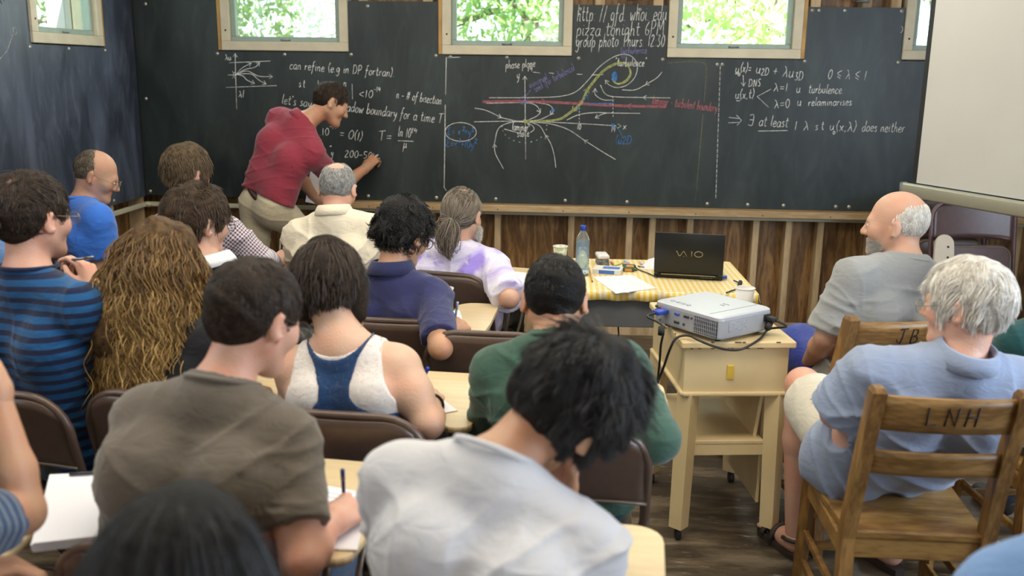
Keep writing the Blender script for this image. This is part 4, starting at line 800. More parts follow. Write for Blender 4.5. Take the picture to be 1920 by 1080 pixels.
# ---------------------------------------------------------------- skin, cloth and hair materials
def skin_mat(name, c):
    m = mat(name, c, 0.48, bump=0.12, bscale=140, sss=0.12, vcol=(min(1, c[0] * 1.06), c[1] * 0.84, c[2] * 0.80), vscale=14, ramp=(0.40, 0.75)); return m
SK_L = skin_mat('fair_skin', (0.62, 0.40, 0.28)); SK_P = skin_mat('pink_skin', (0.62, 0.36, 0.26)); SK_T = skin_mat('tanned_skin', (0.48, 0.27, 0.16)); SK_R = skin_mat('ruddy_skin', (0.56, 0.345, 0.24)); SK_B = skin_mat('brown_skin', (0.40, 0.21, 0.12))
def cloth_mat(name, col, var=0.10, rough=0.85, sheen=0.25, stripes=None, check=None, dye=None, weave=900):
    """Woven cloth; stripes/checks follow the garment through its own 'cloth' coordinates (along, across)."""
    if name in MATS: return MATS[name]
    m = bpy.data.materials.new(name); MATS[name] = m; t, N, L, b = nt(m)
    b.inputs['Roughness'].default_value = rough; b.inputs['Sheen Weight'].default_value = sheen; b.inputs['Specular IOR Level'].default_value = 0.2
    tc = N.new('ShaderNodeTexCoord'); nz = N.new('ShaderNodeTexNoise'); nz.inputs['Scale'].default_value = 9; nz.inputs['Detail'].default_value = 5; L.new(tc.outputs['Object'], nz.inputs['Vector'])
    at = N.new('ShaderNodeAttribute'); at.attribute_name = 'cloth'; sp = N.new('ShaderNodeSeparateXYZ'); L.new(at.outputs['Vector'], sp.inputs[0])
    def math_(op, a, c=None):
        k = N.new('ShaderNodeMath'); k.operation = op
        if hasattr(a, 'links'): L.new(a, k.inputs[0])
        else: k.inputs[0].default_value = a
        if c is not None:
            if hasattr(c, 'links'): L.new(c, k.inputs[1])
            else: k.inputs[1].default_value = c
        return k.outputs[0]
    def band(o, per, duty): return math_('LESS_THAN', math_('FRACT', math_('MULTIPLY', o, 1 / per)), duty)
    cn = N.new('ShaderNodeRGB'); cn.outputs[0].default_value = (*col, 1); src = cn.outputs[0]
    def mix(f, a, c):
        k = N.new('ShaderNodeMixRGB')
        if hasattr(f, 'links'): L.new(f, k.inputs[0])
        else: k.inputs[0].default_value = f
        for s_, v in ((1, a), (2, c)):
            if hasattr(v, 'links'): L.new(v, k.inputs[s_])
            else: k.inputs[s_].default_value = (*v, 1)
        return k.outputs[0]
    if stripes:
        for (c2, per, duty) in stripes: src = mix(band(sp.outputs[0], per, duty), src, c2)
    if check:
        c2, per = check; f = math_('MULTIPLY', math_('ADD', band(sp.outputs[0], per, 0.45), band(sp.outputs[1], per, 0.45)), 0.5); src = mix(f, src, c2)
    if dye:
        for (c2, sc, p0, p1, seed) in dye:
            n3 = N.new('ShaderNodeTexNoise'); n3.inputs['Scale'].default_value = sc; n3.inputs['Detail'].default_value = 5; n3.inputs['Distortion'].default_value = 1.2
            mp = N.new('ShaderNodeMapping'); mp.inputs['Location'].default_value = (seed, seed * 0.7, 0); L.new(tc.outputs['Object'], mp.inputs[0]); L.new(mp.outputs[0], n3.inputs['Vector'])
            rp = N.new('ShaderNodeValToRGB'); rp.color_ramp.elements[0].position = p0; rp.color_ramp.elements[1].position = p1; L.new(n3.outputs[0], rp.inputs[0]); src = mix(rp.outputs[0], src, c2)
    hs = N.new('ShaderNodeHueSaturation'); mr = N.new('ShaderNodeMapRange'); mr.inputs['To Min'].default_value = 1 - var; mr.inputs['To Max'].default_value = 1 + var; L.new(nz.outputs[0], mr.inputs[0]); L.new(mr.outputs[0], hs.inputs['Value']); L.new(src, hs.inputs['Color'])
    L.new(hs.outputs[0], b.inputs['Base Color'])
    n4 = N.new('ShaderNodeTexNoise'); n4.inputs['Scale'].default_value = weave; n4.inputs['Detail'].default_value = 1; L.new(tc.outputs['Object'], n4.inputs['Vector'])
    bp = N.new('ShaderNodeBump'); bp.inputs['Strength'].default_value = 0.25; bp.inputs['Distance'].default_value = 0.0015; L.new(n4.outputs[0], bp.inputs['Height'])
    m5 = N.new('ShaderNodeMapping'); m5.inputs['Scale'].default_value = (1.0, 1.0, 1.9); m5.inputs['Rotation'].default_value = (0.3, 0.5, 0.2); L.new(tc.outputs['Object'], m5.inputs[0])
    n5 = N.new('ShaderNodeTexNoise'); n5.inputs['Scale'].default_value = 15; n5.inputs['Detail'].default_value = 3; n5.inputs['Distortion'].default_value = 1.6; L.new(m5.outputs[0], n5.inputs['Vector'])
    b5 = N.new('ShaderNodeBump'); b5.inputs['Strength'].default_value = 0.3; b5.inputs['Distance'].default_value = 0.012; L.new(n5.outputs[0], b5.inputs['Height']); L.new(bp.outputs[0], b5.inputs['Normal']); L.new(b5.outputs[0], b.inputs['Normal'])
    return m
def hair_mats(name, c1, c2, rough=0.38, tip=None, spec=0.28):
    """Strand material that varies from strand to strand, and a matching scalp-side mass."""
    if name in MATS: return MATS[name]
    m = bpy.data.materials.new(name); t, N, L, b = nt(m); hi = N.new('ShaderNodeHairInfo'); rp = N.new('ShaderNodeValToRGB')
    rp.color_ramp.elements[0].color = (*c1, 1); rp.color_ramp.elements[1].color = (*c2, 1); rp.color_ramp.elements[0].position = 0.15; rp.color_ramp.elements[1].position = 0.95
    L.new(hi.outputs['Random'], rp.inputs[0]); L.new(rp.outputs[0], b.inputs['Base Color'])
    if tip:
        r2 = N.new('ShaderNodeValToRGB'); r2.color_ramp.elements[0].position = 0.25; r2.color_ramp.elements[1].position = 0.7; mu = N.new('ShaderNodeMath'); mu.operation = 'MULTIPLY'; mx = N.new('ShaderNodeMixRGB'); mx.inputs[2].default_value = (*tip, 1)
        L.new(hi.outputs['Intercept'], r2.inputs[0]); L.new(r2.outputs[0], mu.inputs[0]); L.new(hi.outputs['Random'], mu.inputs[1]); L.new(mu.outputs[0], mx.inputs[0]); L.new(rp.outputs[0], mx.inputs[1]); L.new(mx.outputs[0], b.inputs['Base Color']); b.inputs['Roughness'].default_value = rough; b.inputs['Specular IOR Level'].default_value = spec
    k = mat(name + '_mass', tuple(0.7 * x for x in c1), 0.65, vcol=tuple(0.7 * x + 0.3 * y for x, y in zip(c1, c2)), vscale=60, bump=0.5, bscale=180, spec=0.2)
    MATS[name] = (m, k); return MATS[name]
# ---------------------------------------------------------------- head
CC = V3((0, -0.012, 0.028)); CR = V3((0.0765, 0.097, 0.092))
def head_basis(yaw, pitch, roll):
    """Rows: right, forward, up of a head turned yaw (to +x), pitched down, rolled to its right; degrees."""
    y, p, r = (math.radians(q) for q in (yaw, pitch, roll))
    f = V3((math.sin(y) * math.cos(p), math.cos(y) * math.cos(p), -math.sin(p))); rt = V3((math.cos(y), -math.sin(y), 0)); u = np.cross(rt, f)
    return np.array([math.cos(r) * rt - math.sin(r) * u, f, math.sin(r) * rt + math.cos(r) * u])
def head_prims(H, B, s=1.0, jaw=1.0, nose=1.0):
    T = lambda p: V3(H) + (V3(p) * s) @ B
    R = lambda a, b, ra, rb=None: rc(T(a), T(b), ra * s, (ra if rb is None else rb) * s)
    E = lambda c, r: el(T(c), V3(r) * s, B)
    P = [(E(CC, CR), 0), (R((0, 0.035, -0.015), (0, 0.052, -0.075), 0.060, 0.036 * jaw), 0.03), (R((-0.05, 0.0, -0.045), (-0.018, 0.068, -0.09), 0.022, 0.018), 0.03), (R((0.05, 0.0, -0.045), (0.018, 0.068, -0.09), 0.022, 0.018), 0.03),
         (R((-0.03, 0.080, 0.018), (0.03, 0.080, 0.018), 0.012), 0.02), (R((0, 0.088, 0.012), (0, 0.112 * nose, -0.026), 0.008, 0.0115), 0.012), (E((0.0125, 0.098, -0.03), (0.009, 0.011, 0.008)), 0.008), (E((-0.0125, 0.098, -0.03), (0.009, 0.011, 0.008)), 0.008),
         (R((-0.018, 0.086, -0.055), (0.018, 0.086, -0.055), 0.0085), 0.008), (R((-0.015, 0.084, -0.066), (0.015, 0.084, -0.066), 0.009), 0.008), (E((0, 0.083, -0.095), (0.02, 0.016, 0.016)), 0.02), (E((0.04, 0.062, -0.022), (0.026, 0.026, 0.026)), 0.025), (E((-0.04, 0.062, -0.022), (0.026, 0.026, 0.026)), 0.025)]
    for q in (-1, 1):
        Be = B.copy(); c, d = math.cos(q * 0.62), math.sin(q * 0.62); Be[0] = c * B[0] - d * B[1]; Be[1] = d * B[0] + c * B[1]
        P.append((el(T((q * 0.086, -0.012, -0.004)), V3((0.0075, 0.020, 0.033)) * s, Be), 0.006)); P.append((R((q * 0.074, 0.004, -0.006), (q * 0.076, 0.003, -0.03), 0.008), 0.006))
    return P
def carve_head(F, H, B, s=1.0):
    T = lambda p: V3(H) + (V3(p) * s) @ B
    for q in (-1, 1):
        F.put(el(T((q * 0.031, 0.099, 0.001)), V3((0.015, 0.013, 0.010)) * s, B), 0.008, 0, 's')
        F.put(el(T((q * 0.0945, -0.006, -0.002)), V3((0.005, 0.011, 0.020)) * s, B), 0.003, 0, 's')
HLY = [-.13, -.06, -.035, -.024, -.016, .014, .024, .034, .046, .06, .082, .12]
HLZ = [-.080, -.072, -.050, -.02, .028, .030, .0, -.01, .02, .060, .088, .10]
def hair_keep(p, bald):
    """Signed hair region on the scalp, head coordinates: positive where hair grows."""
    g = p[:, 2] - np.interp(p[:, 1], HLY, HLZ)
    if bald == 'top': g = np.minimum(g, np.maximum(0.050 + 0.25 * np.maximum(0, -p[:, 1] - 0.07) - p[:, 2], -(0.09 - np.abs(p[:, 0])) * 0 - 1))
    elif bald == 'thin': g = np.minimum(g, np.linalg.norm((p - V3((0, -0.062, 0.102))) / V3((1.15, 1.1, 1)), axis=1) - 0.036)
    elif bald == 'crown': g = np.minimum(g, np.linalg.norm(p - V3((0.0, -0.062, 0.104)), axis=1) - 0.014)
    elif bald == 'recede': g = np.minimum(g, -0.004 - p[:, 1] - 0.5 * np.maximum(0, p[:, 2] - 0.03))
    elif bald == 'front': g = np.minimum(g, 0.072 - p[:, 2] - 0.9 * np.maximum(0, p[:, 1] + 0.05))
    return g
def down_local(B): return B @ V3((0, 0, -1))
def grow(B, n, seed, length, lift=0.012, gravity=0.25, wave=0.0, wfreq=60.0, curl=0.0, clumps=90, spread=0.25, whorl=(0.01, -0.055, 0.115), comb=(0, 0, 0), bald=None, steps=12, keep=None, taper=0.25, stick=1.0, fall=True, back=None, side=1.0, toward=None, frizz=0.07, pull=0.35):
    """Strand points in head coordinates, shape (m, steps, 3)."""
    r = np.random.default_rng(seed); d = r.normal(size=(n * 3, 3)); d /= np.linalg.norm(d, axis=1)[:, None]; p = CC + d * CR
    g = hair_keep(p, bald) if keep is None else keep(p); ok = g > -0.004 + r.uniform(-0.004, 0.004, len(p)); p, d, g = p[ok][:n], d[ok][:n], g[ok][:n]; m = len(p)
    K = r.normal(size=(clumps, 3)); K /= np.linalg.norm(K, axis=1)[:, None]; ci = np.argmax(d @ K.T, 1); sd_ = np.interp(p[:, 2], [-0.08, -0.02, 0.03, 0.07, 0.11], [side * 0.8, side, 0.5 * (1 + side), 0.9, 1.0]); cj = r.normal(size=(clumps, 3)) * spread; cph = r.uniform(0, 6.28, clumps); cl = r.uniform(0.75, 1.15, clumps)
    L = length * sd_ * cl[ci] * r.uniform(0.7, 1.1, m); G = down_local(B); ds = L / (steps - 1); out = np.zeros((m, steps, 3)); q = p.copy(); out[:, 0] = q
    rank = r.uniform(0.05, 1, m) * np.minimum(1, 0.25 + 0.75 * sd_); nz_ = r.normal(size=(m, 3)) * frizz; t_prev = None; W = V3(whorl); cmb = V3(comb)
    for s in range(1, steps):
        u = s / (steps - 1); nrm = (q - CC) / CR ** 2; nrm /= np.linalg.norm(nrm, axis=1)[:, None]
        fl = q - W if toward is None else V3(toward) - q; fl /= np.linalg.norm(fl, axis=1)[:, None] + 1e-6
        t = fl + G * gravity * (1 + 2 * u) + cj[ci] + cmb + nz_
        lv = np.sqrt((((q - CC) / CR) ** 2).sum(1)); near = np.clip((1.35 - lv) / 0.3, 0, 1)[:, None] * stick
        t = t - nrm * (t * nrm).sum(1)[:, None] * near
        below = q[:, 2] < -0.06
        if fall: t = np.where(below[:, None] & (np.abs(near) < 1.01), t * 0.25 + G * 1.0, t)
        if toward is not None: dn = np.linalg.norm(V3(toward) - q, axis=1); ds = np.where(dn < 0.012, 0.0005, ds)
        t /= np.linalg.norm(t, axis=1)[:, None] + 1e-9
        if t_prev is not None: t = 0.55 * t_prev + 0.45 * t; t /= np.linalg.norm(t, axis=1)[:, None] + 1e-9
        t_prev = t; q = q + t * ds[:, None]
        tgt = 1 + (lift * rank * math.sin(min(1, u * 1.6) * PI / 2)) / 0.088
        lv = np.sqrt((((q - CC) / CR) ** 2).sum(1)); push = lv < tgt; q = np.where(push[:, None], CC + (q - CC) * (tgt / np.maximum(lv, 1e-6))[:, None], q)
        if back is not None: q = back(q)
        out[:, s] = q
    if pull:     # locks: strands of a clump draw together towards their tips
        cnt = np.maximum(np.bincount(ci, minlength=clumps), 1); mean = np.zeros((clumps, steps, 3))
        for i in range(3):
            for s in range(steps): mean[:, s, i] = np.bincount(ci, out[:, s, i], clumps) / cnt
        f_ = (pull * np.linspace(0, 1, steps) ** 1.3)[None, :, None]; tgt_ = mean[ci]; dm = np.linalg.norm(out - tgt_, axis=2, keepdims=True); out += (tgt_ - out) * f_ * np.clip(1.6 - dm / 0.04, 0, 1)
    ds = L / (steps - 1); sl = (np.mean(L) / (steps - 1) * np.arange(steps))[None, :]; ramp = np.clip(np.arange(steps) / (steps * 0.35), 0, 1)[None, :]
    a1 = np.cross(d, G + 1e-3); a1 /= np.linalg.norm(a1, axis=1)[:, None] + 1e-6; a2 = np.cross(a1, d)
    if wave:
        ph = cph[ci] + r.normal(size=m) * 0.25; fr = wfreq * (0.8 + 0.4 * cl[ci]); w = wave * ramp * np.sin(ph[:, None] + fr[:, None] * sl); w2 = wave * 0.6 * ramp * np.cos(ph[:, None] * 1.7 + fr[:, None] * 0.9 * sl); out += w[..., None] * a1[:, None] + w2[..., None] * a2[:, None]
    if curl:
        ph = cph[ci] + r.normal(size=m) * 0.5; out += (curl * ramp * np.sin(ph[:, None] + wfreq * sl))[..., None] * a1[:, None] + (curl * ramp * np.cos(ph[:, None] + wfreq * sl))[..., None] * a2[:, None]
    return out
def strand_object(name, S, H, B, scale, origin, m, parent, rad=0.0006):
    """Strands as a hair-curves object."""
    n, k = S.shape[:2]; W = V3(H) + (S * scale).reshape(-1, 3) @ B - origin
    hc = bpy.data.hair_curves.new(name); hc.add_curves([k] * n)
    hc.attributes['position'].data.foreach_set('vector', W.astype(np.float32).ravel())
    ra = hc.attributes.get('radius') or hc.attributes.new('radius', 'FLOAT', 'POINT')
    ra.data.foreach_set('value', np.tile(rad * np.concatenate([np.ones(k - 2), [0.7, 0.3]]), n).astype(np.float32))
    hc.materials.append(m); o = bpy.data.objects.new(name, hc); COL.objects.link(o)
    if parent: o.parent = parent
    return o
def hair_cap(H, B, s, thick, bald, vox, seed, drop=None, extra=()):
    """The mass of hair under the strands: a thickened scalp cut at the hairline, plus any hanging locks."""
    T = lambda p: V3(H) + (V3(p) * s) @ B
    P = [(el(T(CC), (CR + 0.001) * s, B), 0)]; F = Field(P, vox, thick * s + 0.01); F.f[:] = 0.5
    sl, X, Y, Z = F.sub(F.lo, F.lo + F.v * F.n); X, Y, Z = np.broadcast_arrays(X, Y, Z); sh = X.shape
    W = np.stack([X.ravel(), Y.ravel(), Z.ravel()], 1).astype(np.float64); p = ((W - V3(H)) @ B.T) / s
    q = (p - CC) / CR; k0 = np.linalg.norm(q, axis=1); on = CC + (p - CC) / np.maximum(k0, 1e-6)[:, None]
    g = hair_keep(on, bald) if drop is None else drop(on); th = thick * np.clip(g / 0.025, 0, 1) * (0.8 + 0.25 * wav(on, seed, 60, 2)) + 0.0008
    d = ((k0 - 1) * 0.088 - th) * s; d = np.maximum(d, -(g + 0.001) * s)
    F.f[:sh[0], :sh[1], :sh[2]] = d.reshape(sh); parts = [F.mesh(1)]
    if extra:
        G = Field([(rc(T(a), T(b), ra * s, rb * s), 0.02) for a, b, ra, rb in extra], vox); parts.append(G.mesh(2))
    return parts
# ---------------------------------------------------------------- hand
def hand_prims(wr, d, pn, side, curl=0.5, spread=0.12, s=1.0, grip=True):
    """Palm, four jointed fingers and a thumb. wr wrist, d hand direction, pn palm normal, side +1 right hand."""
    d = unit(d); pn = unit(V3(pn) - d * (V3(pn) @ d)); x = np.cross(d, pn) * side     # x points to the thumb side
    T = lambda a, b, c: V3(wr) + (a * x + b * d + c * pn) * s
    P = [(rc(T(0, -0.03, 0), T(0, 0.01, 0), 0.026 * s, 0.025 * s), 0.02), (rc(T(0.018, 0.02, 0), T(0.026, 0.085, 0.002), 0.017 * s, 0.0125 * s), 0.018), (rc(T(-0.016, 0.02, 0), T(-0.026, 0.078, 0.002), 0.016 * s, 0.012 * s), 0.018), (rc(T(0, 0.02, 0), T(0, 0.085, 0), 0.017 * s, 0.0125 * s), 0.018)]
    Ls = [(0.044, 0.026, 0.021), (0.049, 0.030, 0.022), (0.046, 0.028, 0.021), (0.036, 0.021, 0.018)]
    for i in range(4):
        bx = 0.028 - 0.0185 * i; base = (bx, (0.086, 0.090, 0.086, 0.078)[i], 0.0); a = 0.0; p = base; ang = (1.5 - i) * spread
        c = curl * (0.85 + 0.12 * i) if not grip or i > 0 else curl * 0.8
        for k, l in enumerate(Ls[i]):
            a += c * (0.9, 1.1, 0.7)[k]; n_ = (p[0] + l * math.cos(a) * math.sin(ang), p[1] + l * math.cos(a) * math.cos(ang), p[2] + l * math.sin(a))
            r0 = (0.0092, 0.0082, 0.0074)[k] * (1 if i < 3 else 0.88) * s; P.append((rc(T(*p), T(*n_), r0, r0 * 0.92), 0.003 if k == 0 else 0.001)); p = n_
    t0, t1, t2, t3 = (0.022, 0.012, 0.006), (0.040, 0.044, 0.020), (0.043, 0.075, 0.036 if grip else 0.026), (0.034, 0.100, 0.046 if grip else 0.030)
    P += [(rc(T(*t0), T(*t1), 0.016 * s, 0.0125 * s), 0.012), (rc(T(*t1), T(*t2), 0.0115 * s, 0.010 * s), 0.004), (rc(T(*t2), T(*t3), 0.0098 * s, 0.008 * s), 0.002)]
    return P, T
# ---------------------------------------------------------------- garments
def seg_dist(P, a, b):
    a, b = V3(a), V3(b); ba = b - a; t = np.clip((P - a) @ ba / (ba @ ba), 0, 1); return np.linalg.norm(P - a - t[:, None] * ba, axis=1), t
def fold(Vv, N, amp, K, seed, arms):
    """Push cloth in and out: soft drapes and sharper drag lines on the trunk, tight folds at the armpits, elbows and waist."""
    ax, lat = K['axis'], K['lat']; fw = np.cross(lat, ax)
    r = Vv - K['N']; u, v, w = r @ ax, r @ lat, r @ fw; q3 = np.stack([u, v, w], 1)
    d = 0.35 * wav(q3 * [10, 7, 7], seed, 1.0, 3)
    for j, (cu, cv, f) in enumerate(((1.0, 0.55, 62), (1.0, -0.6, 70), (0.9, 0.1, 84), (0.25, 1.0, 60))):
        ph = (u * cu + v * cv) * f + 2.6 * wav(q3 * [7, 5, 5], seed + 11 * j, 1.0, 2) + w * 15; m_ = np.clip(1.7 * wav(q3 * [9, 9, 9], seed + 40 + j, 1.0, 2) - 0.15, 0, 1)
        d += 1.1 * ((1 - np.abs(np.sin(ph * 0.5))) ** 2.2 - 0.25) * m_
    ms = np.full(len(Vv), 0.75)
    for a, b in arms:
        q = lerp(a, b, 0.2) - ax * 0.05; e = np.linalg.norm(Vv - q, axis=1); ang = np.arctan2((Vv - q) @ ax, (Vv - q) @ lat * np.sign((V3(a) - K['N']) @ lat))
        d += 1.0 * ((1 - np.abs(np.sin(ang * 4.5 + e * 9 + seed))) ** 1.8 - 0.3) * np.exp(-(e / 0.15) ** 2) * np.clip((e - 0.035) / 0.06, 0, 1); ms += 0.3 * np.exp(-(e / 0.16) ** 2)
        da, ta = seg_dist(Vv, a, b); d += 0.7 * np.exp(-(da / 0.07) ** 2) * np.clip(ta * 2 - 0.6, 0, 1) * ((1 - np.abs(np.sin(ta * 12 + 2.0 * wav(q3 * 12, seed + 3, 1.0, 2)))) ** 2 - 0.3)
    ms += 0.5 * np.clip((-u - 0.28) / 0.2, 0, 1)
    ms *= np.clip((0.14 - u) / 0.08, 0, 1) * np.clip((np.sqrt(v * v + w * w + u * u) - 0.05) / 0.08, 0, 1)
    return Vv + N * (amp * np.maximum(d, -0.30) * ms)[:, None]
def cloth_uv(Vv, K, arms):
    ax, lat = K['axis'], K['lat']; u = (Vv - K['N']) @ ax; v = (Vv - K['N']) @ lat; fw = np.cross(lat, ax); w = (Vv - K['N']) @ fw
    v = np.arctan2(v, -w * np.sign(1)) * 0.18; out = np.stack([u + 5, v + 5, np.zeros_like(u)], 1)
    for a, b, c in arms:
        a, b, c = V3(a), V3(b), V3(c); side = np.sign((a - K['N']) @ lat); d1, t1 = seg_dist(Vv, a, b); d2, t2 = seg_dist(Vv, b, c)
        sel = (((Vv - a) @ unit(b - a)) > 0.0) & (np.minimum(d1, d2) < 0.085) & (((Vv - K['N']) @ lat) * side > 0.14)
        L1 = np.linalg.norm(b - a); al = np.where(d1 < d2, t1 * L1, L1 + t2 * np.linalg.norm(c - b)); dd = unit(b - a); n1 = unit(np.cross(dd, (0.3, 0.2, 1))); n2 = np.cross(dd, n1); rr = Vv - a - ((Vv - a) @ dd)[:, None] * dd
        vv = np.arctan2(rr @ n1, rr @ n2) * 0.055; out[sel] = np.stack([al + 5.02, vv + 5, np.ones_like(al)], 1)[sel]
    return out
def person(label, N, H, hyaw=0, hpitch=10, hroll=0, face=0, pelvis=None, skin=SK_L, shirt=None, sleeve='short', collar=None, trousers=None, hair=None, arms=None, vox=0.006, girth=1.0, shw=0.180, tilt=0.0, twist=0.0, hunch=0.03, legs=None, hs=1.0, loose=0.0, nose=1.0, hand_s=1.0, shoes=None, tank=False, group=None, name='person', amp=0.006, shorts=False, lean_legs=True, neck_r=0.053, hairkw=None, hem=0.0, hands=True, neckline=0.062, long_hem=False, waist=0.02, trap=1.0, nbup=0.0, sh_r=0.088, sh_t=0.86, sl_t=0.72):
    """A clothed figure. N base of the neck, H head centre between the ears, face heading in degrees (0 = to the wall, + to the right)."""
    N, H = V3(N), V3(H); a = math.radians(face); fw = V3((math.sin(a), math.cos(a), 0)); rt = V3((math.cos(a), -math.sin(a), 0))
    if pelvis is None:
        pelvis = V3((N[0], N[1], 0.545))
    Pv = V3(pelvis); ax = unit(N - Pv); a2 = math.radians(face + twist); rs = V3((math.cos(a2), -math.sin(a2), 0)); tl = math.radians(tilt); lat = unit(rs - ax * (rs @ ax)); lat = unit(lat * math.cos(tl) + ax * math.sin(tl) * -1)
    bk = -np.cross(ax, lat); bk = bk if bk @ fw < 0 else -bk
    base = V3((Pv[0], Pv[1], 0.0)); root = thing(name, label, 'person', tuple(base), 0, group)
    B = head_basis(hyaw, hpitch, hroll); K = dict(N=N, axis=ax, lat=lat, P=Pv); g = girth
    SL, SR = N - lat * shw - ax * 0.098, N + lat * shw - ax * 0.098
    C = lerp(N, Pv, 0.38) + bk * hunch; W = lerp(N, Pv, 0.72) + bk * hunch * 0.6; hp = V3(rt) * 0.085
    A = []
    df = {'L': (SL - V3((0, 0, 0.25)) + fw * 0.12 - lat * 0.04, SL - V3((0, 0, 0.27)) + fw * 0.34 + lat * 0.06), 'R': (SR - V3((0, 0, 0.25)) + fw * 0.12 + lat * 0.04, SR - V3((0, 0, 0.27)) + fw * 0.34 - lat * 0.06)}
    arms = arms or {}
    for sd, S in (('L', SL), ('R', SR)):
        q = arms.get(sd); e, w = (df[sd] if q is None else (V3(q[0]), V3(q[1]))); A.append((S if q is None or len(q) < 5 else V3(q[4]), e, w, None if q is None or len(q) < 3 else q[2], None if q is None or len(q) < 4 else q[3]))
    trunk = []
    for s_, S in ((-1, A[0][0]), (1, A[1][0])):
        ci = C + lat * s_ * 0.088 * g; wi = W + lat * s_ * 0.078 * g; hi = Pv + hp * s_
        trunk += [(rc(lerp(N, S, 0.55) - ax * 0.055, ci, 0.064, 0.086 * g), 0.035), (rc(ci, wi, 0.086 * g, 0.080 * g), 0.04), (rc(wi, hi, 0.080 * g, 0.096 * g), 0.04), (rc(N - ax * 0.022 + bk * 0.008, lerp(N, S, 0.8) + ax * 0.006 * trap, 0.046 * trap, 0.043 * trap), 0.045), (rc(S, S - ax * 0.02, 0.052, 0.050), 0.035)]
    trunk.append((rc(N - ax * 0.075, W, 0.072, 0.088 * g), 0.04))
    def armp(S, e, w, sc=1.0): m_ = lerp(e, w, 0.3); return [(rc(S, lerp(S, e, 0.45), 0.054 * sc, 0.050 * sc), 0.03), (rc(lerp(S, e, 0.45), e, 0.050 * sc, 0.040 * sc), 0.03), (rc(e, m_, 0.040 * sc, 0.0415 * sc), 0.015), (rc(m_, w, 0.0415 * sc, 0.026 * sc), 0.015)]
    # body: head, neck, trunk, arms in one surface
    nk = [(rc(H + V3((0, -0.022, -0.045)) @ B * hs, N - ax * 0.03 + bk * 0.0, neck_r * 0.98, neck_r * 1.12), 0.025)]
    body = head_prims(H, B, hs, 1.0, nose) + nk + [((p[0], p[1], p[2]), k) for p, k in trunk]
    for S, e, w, _, _ in A: body += armp(S, e, w)
    F = Field(body, vox); carve_head(F, H, B, hs); parts = [F.mesh(1)]
    hands_out = {}
    for i, (S, e, w, hd, pn) in enumerate(A):
        if not hands: break
        hd_ = (V3(w) - e) if hd is None else hd[0] if isinstance(hd, tuple) and len(hd) == 2 and hasattr(hd[0], '__len__') else hd
        cu = hd[1] if isinstance(hd, tuple) and len(hd) == 2 and hasattr(hd[0], '__len__') else 0.75
        P_, T_ = hand_prims(w, hd_, V3((0, 0, -1)) + lat * (0.4 if i == 0 else -0.4) if pn is None else pn, 1 if i == 1 else -1, cu, s=hand_s)
        P_.insert(0, (rc(lerp(e, w, 0.8), w, 0.0285, 0.0255), 0.01)); G_ = Field(P_, min(vox, 0.0035)); parts.append(G_.mesh(1)); hands_out['LR'[i]] = T_
    bo_ = fast_mesh('body', parts, base, skin, root)
    for q in (-1, 1):
        eb = MB(); c = H + (V3((q * 0.031, 0.0825, 0.001)) * hs) @ B - base; eb.lathe([(0.0005, -0.0115)] + [(0.0118 * math.sin(t), -0.0118 * math.cos(t)) for t in np.linspace(0.2, PI - 0.2, 9)], c, 14); eb.build('eye', mat('eye_white', (0.62, 0.58, 0.54), 0.25), root)
    # shirt
    if shirt is not None:
        off = 0.010 + loose; P_ = [(p, k) for p, k in trunk]; cut = []
        L_ = {'short': sl_t, 'elbow': 1.02, 'long': 2.0, 'none': 0.0, 'cap': 0.45}[sleeve]
        armseg = []
        for S, e, w, _, _ in A:
            if L_ == 0: continue
            if L_ < 1.5:
                end = lerp(S, e, min(L_, 1.0)); P_ += [(rc(S, end, 0.051, 0.049 + 0.5 * loose), 0.03)]; cut.append((end, unit(V3(e) - S), S))
            else:
                w2 = lerp(e, w, 0.96); P_ += [(rc(S, e, 0.051, 0.047), 0.03), (rc(e, lerp(e, w2, 0.35), 0.047, 0.046), 0.012), (rc(lerp(e, w2, 0.35), w2, 0.046, 0.034), 0.012)]; cut.append((w2, unit(V3(w) - e), V3(e)))
            armseg.append((S, e))
        P_ += [(rc(Pv + hp * 0.9 - ax * 0.02, Pv - hp * 0.9 - ax * 0.02, 0.100 * g, 0.100 * g), 0.04)] if hem > 0.05 else []
        hem_pt = Pv - ax * (0.02 + hem)
        F = Field(P_, vox, off)
        for c, n_, S in cut:                 # flat sleeve openings
            F.put((c + n_ * 0.03 - 0.09, c + n_ * 0.03 + 0.09, (lambda X, Y, Z, o_, c=c, n_=n_: np.maximum(np.sqrt((X - c[0] - n_[0] * 0.03) ** 2 + (Y - c[1] - n_[1] * 0.03) ** 2 + (Z - c[2] - n_[2] * 0.03) ** 2) - 0.09, -((X - c[0]) * n_[0] + (Y - c[1]) * n_[1] + (Z - c[2]) * n_[2])))), 0, 0, 's')
        nd = unit(H - N + ax * 0.25); F.put(rc(N + nd * 0.010 - bk * 0.012, N + nd * 0.16 - bk * 0.01, neckline, neckline + 0.03), 0.006, 0, 's')
        if long_hem is False: F.clip(lambda X, Y, Z: -((X - hem_pt[0]) * ax[0] + (Y - hem_pt[1]) * ax[1] + (Z - hem_pt[2]) * ax[2]) - 0.03)
        if tank: F.clip(lambda X, Y, Z: tank_clip(X, Y, Z, K, bk))
        Vv, Q = F.mesh(2); Vv = fold(Vv, normals(Vv, Q), amp, K, hash_(label), armseg)
        fast_mesh('shirt', [(Vv, Q)], base, shirt, root, cloth_uv(Vv, K, [(S, e, w) for S, e, w, _, _ in A]))
        nc = N + nd * (0.022 + nbup) - bk * 0.004
